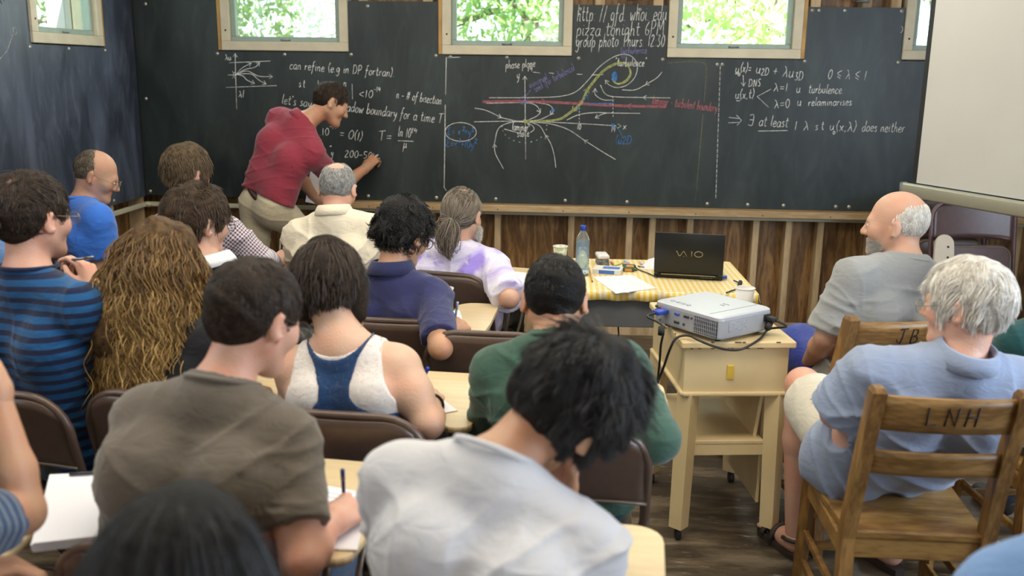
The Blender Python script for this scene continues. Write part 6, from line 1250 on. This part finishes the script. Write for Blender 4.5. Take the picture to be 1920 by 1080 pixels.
for an in (V3((0.808, 3.120, 0.087)), V3((1.12, 3.06, 0.09))):
    t0 = V3((an[0], an[1], 0.0)) - p['base']; fwd = unit(V3((-0.35, 0.95, 0))); sd = V3((fwd[1], -fwd[0], 0))
    fast_mesh('foot', [Field([(rc(an + V3((0, 0, -0.02)), V3((an[0], an[1], 0.045)) + fwd * 0.06, 0.040, 0.034), 0.02), (rc(V3((an[0], an[1], 0.05)), V3((an[0], an[1], 0.042)) + fwd * 0.17, 0.034, 0.020), 0.02)] + [(rc(V3((an[0], an[1], 0.036)) + fwd * 0.165 + sd * x, V3((an[0], an[1], 0.034)) + fwd * (0.195 - abs(x) * 0.4) + sd * x * 1.1, 0.0105, 0.009), 0.004) for x in (-0.03, -0.013, 0.004, 0.020, 0.034)], 0.005).mesh(1)], p['base'], SK_P, p['root'])
    b_ = MB(); ol = [tuple((t0 + fwd * a + sd * b)[:2]) for a, b in ((-0.055, -0.02), (-0.05, 0.02), (0.0, 0.038), (0.1, 0.045), (0.17, 0.046), (0.215, 0.02), (0.215, -0.02), (0.17, -0.044), (0.1, -0.042), (0.0, -0.034))]; b_.prism(ol[::-1], 0.002, 0.024); sn = b_.build('sandal', M_sand, p['root'])
    b_ = MB()
    for a, h in ((0.14, 0.058), (0.085, 0.075)): b_.tube([t0 + fwd * a + sd * (0.047 * math.cos(t)) + V3((0, 0, 0.02 + (h - 0.014) * math.sin(t))) for t in np.linspace(0, PI, 9)], 0.009, 6)
    b_.tube([t0 + fwd * (0.01 + 0.0 * t) + fwd * (-0.055 * math.sin(t)) + sd * 0.046 * math.cos(t) + V3((0, 0, 0.075)) for t in np.linspace(0, PI, 9)], 0.008, 6); b_.build('strap', M_sand, sn)
# --- people cut by the picture edges
C_bls = cloth_mat('light_blue_shirt', (0.16, 0.28, 0.52), 0.06)
p = person('person in light blue shirt at the bottom right corner', (0.835, 1.340, 1.025), (0.866, 1.400, 1.110), -6, 8, 0, 0, (0.90, 1.32, 0.54), SK_P, C_bls, 'short', ('polo', C_bls), M_dark_tr, BR, vox=0.008, shoes=M_shoe, shw=0.19)
C_st2 = cloth_mat('slate_striped_jersey', (0.035, 0.065, 0.13), 0.08, stripes=[((0.16, 0.19, 0.24), 0.019, 0.30)])
p = person('person in slate striped T-shirt propping the chin on a raised forearm', (-1.138, 1.420, 1.065), (-1.139, 1.520, 1.136), 20, 18, 0, 10, (-1.45, 1.36, 0.54), SK_T, C_st2, 'short', ('band', C_st2), M_dark_tr, DB, vox=0.006, shoes=M_shoe,
    arms={'R': ((-1.007, 1.560, 0.846), (-1.082, 1.620, 1.090), ((-0.5, 0.1, 0.8), 0.9), (-0.8, 0.1, 0.2)), 'L': ((-1.190, 1.450, 0.749), (-1.094, 1.500, 0.752))})
p = person('person with straight black hair seen from behind at the bottom edge', (-0.438, 0.950, 0.971), (-0.454, 0.990, 1.049), 4, 16, 0, 0, (-0.43, 0.94, 0.54), SK_T, C_blk, 'short', None, M_dark_tr, None, vox=0.006, shoes=M_shoe, shw=0.165)
add_hair(p, BK, n=9000, length=0.22, lift=0.018, thick=0.014, rad=0.0008, seed=19, gravity=0.6, clumps=90, spread=0.14, whorl=(0.0, 0.0, 0.13), steps=18, drop=lambda q: hair_keep(q, None) + 0.015)
C_tl = cloth_mat('dark_teal_sweater', (0.010, 0.060, 0.062), 0.1)
p = person('person in dark teal sweater behind the white-haired head at right edge', (1.565, 3.000, 0.961), (1.565, 3.040, 1.094), -20, 6, 0, -10, (1.63, 3.06, 0.54), SK_P, C_tl, 'long', ('band', C_tl), M_dark_tr, BR, vox=0.008, shoes=M_shoe)
p = person('person in pale blue shirt at the left edge behind the striped shirt', (-2.358, 3.400, 0.992), (-2.356, 3.460, 1.126), 20, 6, 0, 10, (-2.12, 3.44, 0.54), SK_P, C_bls, 'short', ('polo', C_bls), M_dark_tr, BR, vox=0.008, shoes=M_shoe)

# ================================================================ CHALK ON THE BOARDS (wall coordinates: x along the wall, z up)
GL = {  # handwritten glyphs: width, strokes; 0 is the baseline, 0.5 the height of small letters
 'a': (.5, ['.42,.42 .25,.5 .06,.32 .08,.06 .24,.0 .4,.2 .43,.48', '.43,.48 .40,.12 .5,.0']), 'b': (.46, ['.08,1 .06,.5 .05,.05 .22,.0 .4,.14 .38,.38 .2,.45 .06,.28']), 'c': (.42, ['.38,.42 .22,.5 .06,.3 .1,.05 .26,.0 .4,.1']),
 'd': (.5, ['.4,.4 .22,.46 .06,.28 .1,.04 .26,.0 .4,.2', '.44,1 .41,.4 .42,.08 .5,.02']), 'e': (.42, ['.06,.24 .36,.3 .34,.46 .2,.5 .06,.3 .1,.04 .26,.0 .4,.1']), 'f': (.4, ['.4,.95 .26,1 .18,.7 .14,.1 .06,-.35', '.02,.46 .36,.5']),
 'g': (.46, ['.4,.42 .22,.5 .06,.3 .14,.06 .3,.12 .4,.42', '.4,.42 .36,-.15 .2,-.38 .02,-.25']), 'h': (.46, ['.1,1 .06,.0', '.06,.25 .22,.48 .34,.4 .34,.1 .42,.0']), 'i': (.2, ['.1,.48 .08,.1 .16,.0', '.11,.68 .12,.7']), 'l': (.2, ['.12,1 .08,.2 .16,.0']),
 'k': (.4, ['.1,1 .06,.0', '.36,.5 .08,.22 .38,.0']), 'm': (.7, ['.05,.48 .06,.0', '.06,.3 .2,.48 .3,.38 .3,.0', '.3,.3 .44,.48 .56,.38 .56,.1 .64,.0']), 'n': (.46, ['.06,.48 .06,.0', '.06,.28 .22,.48 .34,.4 .34,.1 .42,.0']), 'o': (.44, ['.22,.5 .06,.3 .1,.04 .26,.0 .4,.2 .36,.44 .2,.5']),
 'p': (.46, ['.1,.5 .04,-.4', '.08,.3 .24,.5 .4,.36 .34,.06 .14,.02']), 'r': (.34, ['.06,.48 .06,.0', '.06,.28 .18,.46 .32,.46']), 's': (.36, ['.32,.44 .16,.5 .1,.36 .28,.2 .26,.02 .04,.04']), 't': (.36, ['.18,.85 .14,.2 .22,.0 .34,.08', '.02,.55 .34,.58']), 'u': (.48, ['.06,.48 .06,.12 .2,.0 .34,.14 .38,.48', '.38,.48 .38,.1 .46,.0']),
 'v': (.4, ['.04,.48 .18,.0 .36,.5']), 'w': (.6, ['.04,.48 .14,.0 .28,.36 .4,.0 .56,.5']), 'x': (.42, ['.04,.48 .36,.0', '.36,.5 .04,.0']), 'y': (.44, ['.06,.48 .1,.18 .24,.12 .36,.3', '.4,.5 .3,-.1 .12,-.38']), 'z': (.42, ['.04,.46 .36,.46 .06,.06 .3,.04 .28,-.2 .1,-.38']),
 'D': (.6, ['.1,.95 .06,.0', '.0,.9 .3,.95 .52,.6 .4,.12 .02,.0']), 'P': (.5, ['.1,.95 .06,.0', '.02,.9 .3,1 .44,.74 .3,.48 .08,.44']), 'M': (.75, ['.06,.0 .14,.95 .34,.35 .56,.98 .64,.0']), 'N': (.6, ['.06,.0 .1,.9 .42,.05 .48,.95']), 'S': (.45, ['.4,.88 .2,.95 .1,.7 .34,.35 .26,.04 .04,.08']), 'T': (.6, ['.3,.95 .26,.0', '.0,.9 .58,.98']), 'O': (.56, ['.28,.9 .06,.6 .08,.14 .3,.0 .5,.3 .46,.75 .26,.9']), 'E': (.5, ['.44,.85 .2,.9 .1,.7 .28,.48 .08,.25 .2,.0 .44,.08']),
 '0': (.46, ['.24,.85 .06,.5 .12,.06 .28,.0 .42,.35 .36,.75 .22,.85']), '1': (.24, ['.12,.85 .1,.0']), '2': (.46, ['.06,.7 .22,.86 .36,.66 .06,.02 .42,.04']), '3': (.44, ['.06,.8 .3,.84 .18,.5 .38,.28 .22,.0 .04,.1']), '4': (.46, ['.14,.85 .06,.4 .4,.42', '.32,.7 .28,.0']), '5': (.44, ['.4,.85 .12,.85 .1,.5 .34,.42 .32,.08 .04,.02']), '6': (.44, ['.34,.88 .1,.5 .1,.08 .3,.02 .36,.3 .12,.34']),
 '(': (.26, ['.22,1 .06,.5 .2,-.1']), ')': (.26, ['.06,1 .2,.5 .04,-.1']), '.': (.2, ['.08,.02 .1,.04']), ',': (.2, ['.1,.06 .06,-.1']), ';': (.2, ['.1,.4 .11,.42', '.1,.06 .06,-.1']), ':': (.2, ['.1,.42 .11,.44', '.09,.06 .1,.08']), '/': (.36, ['.32,.95 .04,-.05']), '-': (.4, ['.04,.34 .36,.36']), '=': (.5, ['.06,.44 .44,.46', '.06,.22 .44,.24']), '+': (.5, ['.06,.34 .44,.36', '.26,.6 .24,.1']), '<': (.5, ['.44,.62 .06,.34 .44,.08']), '|': (.16, ['.08,1.1 .08,-.25']), "'": (.16, ['.1,.95 .06,.75']), '"': (.3, ['.1,1 .06,.8', '.22,1 .18,.8']), '#': (.6, ['.2,.85 .1,.0', '.44,.88 .34,.02', '.02,.6 .56,.64', '.0,.28 .52,.3']),
 'λ': (.5, ['.06,.85 .2,.7 .44,.0', '.26,.45 .04,.0']), 'μ': (.5, ['.1,.5 .02,-.4', '.08,.2 .2,.04 .36,.2 .38,.5', '.38,.2 .46,.02']), '≤': (.5, ['.44,.75 .06,.48 .44,.24', '.06,.22 .44,.0']), '∃': (.45, ['.06,.95 .4,.95 .38,.0 .02,.02', '.38,.5 .1,.5']), ' ': (.34, [])}
def glyph(ch):
    w, st = GL[ch]; out = []
    for s_ in st:
        p = [tuple(float(q) for q in a.split(',')) for a in s_.split()]; out.append(bez(p, 5 * len(p)) if len(p) > 2 else p)
    return w, out
CH = {}; NW = [0]
def put(key, pts): CH.setdefault(key, []).append([(x, FW - 0.0152, z) for x, z in pts])
def write(key, text, ab, cap, slant=0.08):
    """Write text along the baseline between two wall points; cap is the capital height in metres."""
    NW[0] += 1; key = key + '#%d' % NW[0]; (x0, z0), (x1, z1) = ab; ws = [glyph(c)[0] + 0.07 for c in text]; tot = sum(ws); L = math.hypot(x1 - x0, z1 - z0); ux, uz = (x1 - x0) / L, (z1 - z0) / L; k = L / tot; cur = 0
    for c, w in zip(text, ws):
        for st in glyph(c)[1]:
            dy = random.uniform(-0.03, 0.03); P_ = []
            for (a, b) in st:
                s_ = (cur + a) * k + slant * b * cap; h = (b + dy) * cap; P_.append((x0 + ux * s_ - uz * h, z0 + uz * s_ + ux * h))
            put(key, P_)
        cur += w
def curve(key, pts, n=40, arrow=None, tip=False):
    c = bez([(x, z) for x, z in pts], n) if len(pts) > 2 else pts; put(key, c)
    if tip: head(key, c[-2], c[-1])
def head(key, a, b, s=0.022):
    d = np.array(b) - np.array(a); d = d / (np.linalg.norm(d) + 1e-9); n = np.array((-d[1], d[0])); b = np.array(b)
    put(key, [tuple(b - d * s + n * s * 0.6), tuple(b), tuple(b - d * s - n * s * 0.6)])
def dash(key, pts, k=9):
    (x0, z0), (x1, z1) = pts
    for i in range(k): t = i / k; u = (i + 0.5) / k; put(key, [(x0 + (x1 - x0) * t, z0 + (z1 - z0) * t), (x0 + (x1 - x0) * u, z0 + (z1 - z0) * u)])
# board behind the lecturer
A = 'A'
write(A, 'can refine (e.g in DP fortran).', [(-1.803, 1.648), (-1.137, 1.608)], 0.056); write(A, 's.t', [(-1.748, 1.537), (-1.705, 1.536)], 0.052); put(A, [(-1.623, 1.580), (-1.624, 1.537)]); write(A, 'n', [(-1.464, 1.545), (-1.442, 1.544)], 0.05); put(A, [(-1.408, 1.561), (-1.408, 1.468)])
write(A, '<10', [(-1.367, 1.484), (-1.274, 1.479)], 0.052); write(A, '-14', [(-1.273, 1.517), (-1.226, 1.516)], 0.036); write(A, 'n - # of bisection', [(-1.132, 1.478), (-0.846, 1.444)], 0.056); write(A, "let's say", [(-1.862, 1.435), (-1.669, 1.412)], 0.06); write(A, 'shadow boundary for a time T', [(-1.492, 1.399), (-0.840, 1.327)], 0.064)
write(A, '.10', [(-1.626, 1.240), (-1.559, 1.243)], 0.052); write(A, '-14', [(-1.560, 1.284), (-1.512, 1.281)], 0.036); write(A, '= O(1)', [(-1.500, 1.232), (-1.350, 1.209)], 0.062); write(A, 'T=', [(-1.249, 1.216), (-1.159, 1.214)], 0.062); write(A, 'ln 10', [(-1.124, 1.242), (-1.039, 1.237)], 0.066); write(A, '14', [(-1.037, 1.265), (-0.996, 1.263)], 0.036); put(A, [(-1.123, 1.215), (-1.024, 1.213)]); write(A, 'μ', [(-1.091, 1.171), (-1.065, 1.170)], 0.062)
write(A, '"', [(-1.568, 1.141), (-1.548, 1.140)], 0.036); write(A, 'y', [(-1.555, 1.112), (-1.538, 1.112)], 0.05); write(A, '200-50', [(-1.469, 1.107), (-1.288, 1.098)], 0.050)
put(A, [(-2.145, 1.738), (-2.150, 1.557), (-2.153, 1.394)]); head(A, [(-2.147, 1.714), (-2.145, 1.738)][0], [(-2.147, 1.714), (-2.145, 1.738)][1]); put(A, [(-2.186, 1.680), (-1.923, 1.694)]); put(A, [(-2.214, 1.528), (-1.889, 1.544)]); put(A, [(-2.197, 1.605), (-2.144, 1.605)]); write(A, 'λu', [(-2.211, 1.696), (-2.170, 1.697)], 0.040); write(A, 'λl', [(-2.138, 1.469), (-2.101, 1.466)], 0.046)
for q in ([(-2.146, 1.608), (-2.106, 1.648), (-2.045, 1.680)], [(-2.146, 1.608), (-2.087, 1.640), (-2.023, 1.655), (-1.990, 1.686)], [(-2.146, 1.608), (-2.075, 1.631), (-2.001, 1.601), (-1.912, 1.599)], [(-2.146, 1.610), (-2.051, 1.613), (-2.002, 1.577), (-1.955, 1.552)], [(-2.146, 1.610), (-2.102, 1.600), (-2.078, 1.576), (-2.028, 1.554)]): curve(A, q, 24, tip=True)
head(A, [(-2.158, 1.642), (-2.160, 1.613)][0], [(-2.158, 1.642), (-2.160, 1.613)][1], 0.016); head(A, [(-2.162, 1.575), (-2.160, 1.600)][0], [(-2.162, 1.575), (-2.160, 1.600)][1], 0.016)
# middle board
B = 'B'
write(B, 'http: // gfd. whoi. edu', [(-0.018, 1.953), (0.524, 1.964)], 0.098); write(B, 'pizza tonight 6PM', [(-0.020, 1.867), (0.516, 1.878)], 0.088); write(B, 'group photo Thurs. 12:30', [(-0.021, 1.802), (0.519, 1.813)], 0.080)
put(B, [(-0.328, 1.625), (-0.314, 1.113)]); head(B, [(-0.327, 1.595), (-0.328, 1.625)][0], [(-0.327, 1.595), (-0.328, 1.625)][1]); curve(B, [(-0.640, 1.341), (-0.323, 1.350), (-0.008, 1.342), (0.243, 1.332)]); head(B, [(0.237, 1.332), (0.274, 1.330)][0], [(0.237, 1.332), (0.274, 1.330)][1])
curve(B, [(-0.548, 1.490), (-0.280, 1.495), (-0.110, 1.505), (-0.013, 1.534), (0.058, 1.601), (0.127, 1.684), (0.209, 1.744), (0.275, 1.762), (0.329, 1.745), (0.358, 1.693), (0.346, 1.628), (0.300, 1.580), (0.240, 1.564), (0.191, 1.579), (0.166, 1.608)], 90, tip=True)
curve(B, [(-0.565, 1.456), (-0.329, 1.463), (-0.255, 1.447), (-0.227, 1.405)], 30, tip=True); curve(B, [(-0.227, 1.405), (-0.254, 1.380), (-0.315, 1.352)], 16); curve(B, [(-0.329, 1.473), (-0.182, 1.454), (-0.150, 1.418), (-0.168, 1.391)], 30, tip=True); curve(B, [(-0.168, 1.391), (-0.229, 1.362), (-0.309, 1.350)], 20)
curve(B, [(-0.636, 1.425), (-0.562, 1.411), (-0.469, 1.369)], 20, tip=True); curve(B, [(-0.469, 1.369), (-0.376, 1.351), (-0.327, 1.350)], 16); curve(B, [(-0.453, 1.052), (-0.504, 1.144), (-0.513, 1.207)], 20, tip=True); curve(B, [(-0.513, 1.207), (-0.487, 1.303), (-0.413, 1.341), (-0.327, 1.346)], 24); curve(B, [(-0.124, 1.067), (-0.135, 1.138), (-0.158, 1.212), (-0.194, 1.268)], 24, tip=True); curve(B, [(-0.194, 1.268), (-0.228, 1.320), (-0.278, 1.343)], 16)
curve(B, [(0.247, 1.124), (0.157, 1.175), (0.047, 1.241)], 20, tip=True); curve(B, [(0.047, 1.241), (-0.056, 1.305), (-0.179, 1.339), (-0.302, 1.345)], 24); curve(B, [(-0.063, 1.362), (0.015, 1.397), (0.112, 1.410), (0.222, 1.409), (0.388, 1.410)], 30); curve(B, [(0.222, 1.411), (0.161, 1.403), (0.111, 1.377)], 16, tip=True); curve(B, [(0.568, 1.506), (0.399, 1.506)], tip=True); curve(B, [(0.399, 1.506), (0.230, 1.508), (0.169, 1.525), (0.137, 1.578)], 30)
curve(B, [(0.225, 1.488), (0.158, 1.489), (0.109, 1.518), (0.106, 1.556)], 24, tip=True); curve(B, [(0.509, 1.660), (0.478, 1.624), (0.411, 1.582)], 16, tip=True); curve(B, [(0.411, 1.582), (0.349, 1.551), (0.271, 1.550)], 16)
for q in ([(-0.277, 1.649), (-0.234, 1.644)], [(-0.180, 1.645), (-0.149, 1.643)], [(-0.010, 1.641), (0.026, 1.639)], [(0.081, 1.636), (0.153, 1.640)]): put(B, q)
dash(B, [(0.216, 1.510), (0.223, 1.376)], 6); dash(B, [(0.012, 1.439), (0.015, 1.336)], 5); write(B, '10', [(0.003, 1.306), (0.027, 1.306)], 0.038); write(B, '14', [(0.214, 1.294), (0.242, 1.294)], 0.040); write(B, 'x', [(0.284, 1.311), (0.311, 1.311)], 0.05); write(B, 'y', [(-0.378, 1.606), (-0.358, 1.607)], 0.06); write(B, 'phase plane', [(-0.448, 1.667), (-0.262, 1.681)], 0.050); write(B, '14', [(-0.312, 1.652), (-0.276, 1.655)], 0.034); write(B, 'laminar', [(-0.403, 1.293), (-0.299, 1.292)], 0.052); write(B, 'state', [(-0.371, 1.254), (-0.293, 1.258)], 0.050)
curve(B, [(-0.289, 1.280), (-0.265, 1.301), (-0.277, 1.325), (-0.308, 1.337)], 16, tip=True); write(B, '"turbulence"', [(0.221, 1.692), (0.415, 1.693)], 0.052)
def cpts(c, rx, rz, a0=0, a1=2 * PI): return [(c[0] + rx * math.cos(t), c[1] + rz * math.sin(t)) for t in np.linspace(a0, a1, 40)]
put(B, cpts([(-0.725, 1.277), (-0.725, 1.277)][0], 0.098, 0.058)); put(B, [(-0.815, 1.731), (-0.820, 1.504)]); put(B, [(-0.809, 1.729), (-0.730, 1.732)]); put(B, [(-0.822, 1.443), (-0.830, 0.925), (-0.816, 0.906)])
dash(B, cpts([(-0.322, 1.300), (-0.322, 1.300)][0], 0.13, 0.10, PI, 1.8 * PI)[::39], 1)
for k in range(14): t = PI + k * 0.085 * PI; c = [(-0.326, 1.318), (-0.326, 1.318)][0]; put(B, [(c[0] + 0.14 * math.cos(t), c[1] + 0.10 * math.sin(t)), (c[0] + 0.14 * math.cos(t + .06), c[1] + 0.10 * math.sin(t + .06))])
Y2 = 'yellow_faint'; curve(Y2, [(0.539, 1.715), (0.688, 1.724), (0.759, 1.716), (0.776, 1.669), (0.773, 1.481)], 30); put(Y2, [(0.771, 1.415), (0.754, 0.860)])
V = 'violet'; write(V, 'minimal', [(-0.294, 1.550), (-0.183, 1.609)], 0.044); write(V, 'seed (for turbulence)', [(-0.260, 1.527), (-0.019, 1.668)], 0.046); write(V, 'turbulence', [(0.251, 1.766), (0.414, 1.770)], 0.044); put(V, [(0.257, 1.752), (0.295, 1.754)]); put(V, [(0.260, 1.743), (0.293, 1.745)]); put(V, [(-0.322, 1.500), (-0.291, 1.542)]); put(V, cpts([(-0.333, 1.478), (-0.333, 1.478)][0], 0.026, 0.024))
U = 'blue'; write(U, 'E= x +y', [(-0.810, 1.258), (-0.658, 1.261)], 0.050); write(U, '2', [(-0.713, 1.285), (-0.698, 1.285)], 0.028); write(U, '2', [(-0.656, 1.278), (-0.638, 1.279)], 0.030); write(U, 'E=x +10y', [(-0.820, 1.184), (-0.640, 1.180)], 0.052); write(U, '2', [(-0.738, 1.211), (-0.723, 1.211)], 0.028); write(U, '2', [(-0.638, 1.207), (-0.618, 1.208)], 0.034)
for k in range(7): put(U, cpts([(0.221, 1.627), (0.221, 1.627)][0], 0.003 + 0.002 * k, 0.006 + 0.004 * k))
curve(U, [(-0.000, 1.425), (0.035, 1.475), (0.063, 1.517)], 16, tip=True); head(U, [(0.035, 1.475), (-0.003, 1.424)][0], [(0.035, 1.475), (-0.003, 1.424)][1]); put(U, [(0.035, 1.463), (0.226, 1.470)]); put(U, [(0.035, 1.461), (0.226, 1.466)]); curve(U, [(0.225, 1.334), (0.260, 1.310), (0.289, 1.256)], 12); write(U, '(u2D', [(0.241, 1.221), (0.345, 1.221)], 0.054)
for q in ([(-0.150, 1.421), (-0.150, 1.421)], [(-0.326, 1.468), (-0.326, 1.468)], [(0.223, 1.335), (0.223, 1.335)]):
    for k in range(3): put(U, cpts(q[0], 0.003 + 0.003 * k, 0.003 + 0.003 * k))
Rr = 'red'
for d in (0, 0.006, 0.011): curve(Rr, [(x, z - d) for x, z in [(-0.590, 1.471), (-0.280, 1.477), (0.013, 1.468), (0.232, 1.460), (0.546, 1.458)]], 40)
head(Rr, [(-0.219, 1.472), (-0.192, 1.472)][0], [(-0.219, 1.472), (-0.192, 1.472)][1], 0.03); head(Rr, [(0.329, 1.452), (0.303, 1.453)][0], [(0.329, 1.452), (0.303, 1.453)][1], 0.03); write(Rr, 'laminar - turbulent boundary', [(0.455, 1.469), (0.854, 1.427)], 0.056)
for k in range(4): put(Rr, cpts([(0.021, 1.468), (0.021, 1.468)][0], 0.003 + 0.003 * k, 0.003 + 0.003 * k))
Yy = 'yellow'
for d in (0, 0.006): curve(Yy, [(x + d, z - d) for x, z in [(-0.323, 1.349), (-0.131, 1.364), (-0.058, 1.402), (0.019, 1.469), (0.059, 1.553), (0.140, 1.655), (0.199, 1.697), (0.258, 1.715), (0.301, 1.692), (0.315, 1.651), (0.293, 1.610), (0.251, 1.589), (0.221, 1.597), (0.208, 1.615)]], 90)
head(Yy, [(-0.004, 1.445), (-0.034, 1.413)][0], [(-0.004, 1.445), (-0.034, 1.413)][1], 0.03); head(Yy, [(0.050, 1.529), (0.066, 1.559)][0], [(0.050, 1.529), (0.066, 1.559)][1], 0.03)
for k in range(3): put(Yy, cpts([(-0.323, 1.350), (-0.323, 1.350)][0], 0.003 + 0.003 * k, 0.003 + 0.003 * k))
# right board
D_ = 'C'
write(D_, 'u', [(0.949, 1.661), (0.976, 1.661)], 0.060); write(D_, 'o', [(0.967, 1.644), (0.982, 1.644)], 0.030); write(D_, '(x)=', [(0.978, 1.668), (1.045, 1.664)], 0.060); put(D_, [(0.949, 1.656), (0.967, 1.655)]); write(D_, 'u', [(1.071, 1.660), (1.103, 1.658)], 0.066); write(D_, '2D', [(1.103, 1.650), (1.153, 1.649)], 0.046); write(D_, '+ λu', [(1.170, 1.649), (1.302, 1.638)], 0.074); write(D_, '3D', [(1.306, 1.624), (1.360, 1.625)], 0.054); write(D_, '0 ≤ λ ≤ 1', [(1.501, 1.636), (1.733, 1.630)], 0.064)
curve(D_, [(0.998, 1.649), (1.005, 1.583)], tip=True); write(D_, 'DNS.', [(1.034, 1.580), (1.121, 1.584)], 0.046); write(D_, 'u(x,t)', [(0.959, 1.508), (1.076, 1.512)], 0.060); put(D_, [(0.967, 1.495), (0.990, 1.496)]); put(D_, [(1.171, 1.568), (1.091, 1.523), (1.165, 1.459)]); write(D_, 'λ=1', [(1.185, 1.556), (1.274, 1.557)], 0.056); write(D_, 'u', [(1.322, 1.550), (1.351, 1.551)], 0.060); write(D_, 'turbulence.', [(1.394, 1.549), (1.606, 1.547)], 0.056); write(D_, 'λ=0', [(1.197, 1.454), (1.294, 1.463)], 0.058); write(D_, 'u', [(1.333, 1.471), (1.363, 1.472)], 0.060); write(D_, 'relaminarises', [(1.400, 1.472), (1.661, 1.479)], 0.050)
put(D_, [(0.929, 1.395), (0.994, 1.388)]); put(D_, [(0.928, 1.362), (0.993, 1.366)]); put(D_, [(0.975, 1.408), (1.007, 1.379), (0.982, 1.348)]); write(D_, '∃', [(1.047, 1.352), (1.082, 1.352)], 0.062); write(D_, 'at least', [(1.112, 1.348), (1.291, 1.341)], 0.066); put(D_, [(1.112, 1.315), (1.290, 1.321)]); write(D_, '1', [(1.325, 1.324), (1.352, 1.324)], 0.062); write(D_, 'λ', [(1.382, 1.325), (1.419, 1.325)], 0.062); write(D_, 's t', [(1.454, 1.329), (1.508, 1.332)], 0.056); write(D_, 'u', [(1.539, 1.328), (1.571, 1.328)], 0.060); write(D_, 'o', [(1.561, 1.305), (1.578, 1.306)], 0.034); write(D_, '(x;λ)', [(1.576, 1.323), (1.703, 1.323)], 0.066); write(D_, 'does neither', [(1.732, 1.326), (1.990, 1.323)], 0.062)
for i in range(26):
    t = i / 26; a, b = [(0.858, 1.701), (0.880, 0.890)]; put(D_, [(a[0] + (b[0] - a[0]) * t, a[1] + (b[1] - a[1]) * t), (a[0] + (b[0] - a[0]) * (t + 0.03), a[1] + (b[1] - a[1]) * (t + 0.03))])
put(D_, cpts([(1.904, 1.926), (1.904, 1.926)][0], 0.012, 0.018, -1.5, 1.3))
def chalk_mat(name, c): return mat('chalk_' + name, c, 0.95, vcol=tuple(0.55 * x for x in c), vscale=55, ramp=(0.42, 0.62))
for key, par, nm, c, r in (('A', board_a, 'chalk_drawing', (0.80, 0.81, 0.78), 0.0021), ('B', board_b, 'chalk_drawing', (0.80, 0.81, 0.78), 0.0021), ('C', board_c, 'chalk_drawing', (0.80, 0.81, 0.78), 0.0021), ('yellow_faint', board_b, 'chalk_drawing', (0.22, 0.21, 0.11), 0.0020),
                           ('violet', board_b, 'chalk_drawing', (0.22, 0.20, 0.42), 0.0021), ('blue', board_b, 'chalk_drawing', (0.06, 0.21, 0.52), 0.0024), ('red', board_b, 'chalk_drawing', (0.46, 0.15, 0.17), 0.0023), ('yellow', board_b, 'chalk_drawing', (0.46, 0.48, 0.18), 0.0034)):
    for kk in [q for q in CH if q.split('#')[0] == key]: strokes('chalk_lettering' if '#' in kk else nm, CH[kk], r, chalk_mat(key, c), par)
# remains of writing on the side board
wl = [[(LX + 0.0152, y, z) for y, z in L_] for L_ in ([(4.52 + 0.012 * i, 1.90 + 0.03 * (i % 2) + 0.006 * i) for i in range(9)], [(4.66, 1.80), (4.60, 1.72), (4.50, 1.66)], [(4.68 + 0.014 * math.cos(t), 1.815 + 0.018 * math.sin(t)) for t in np.linspace(0, 6.3, 14)])]
strokes('rubbed_lettering', wl, 0.0022, chalk_mat('dull', (0.36, 0.37, 0.36)), board_d)
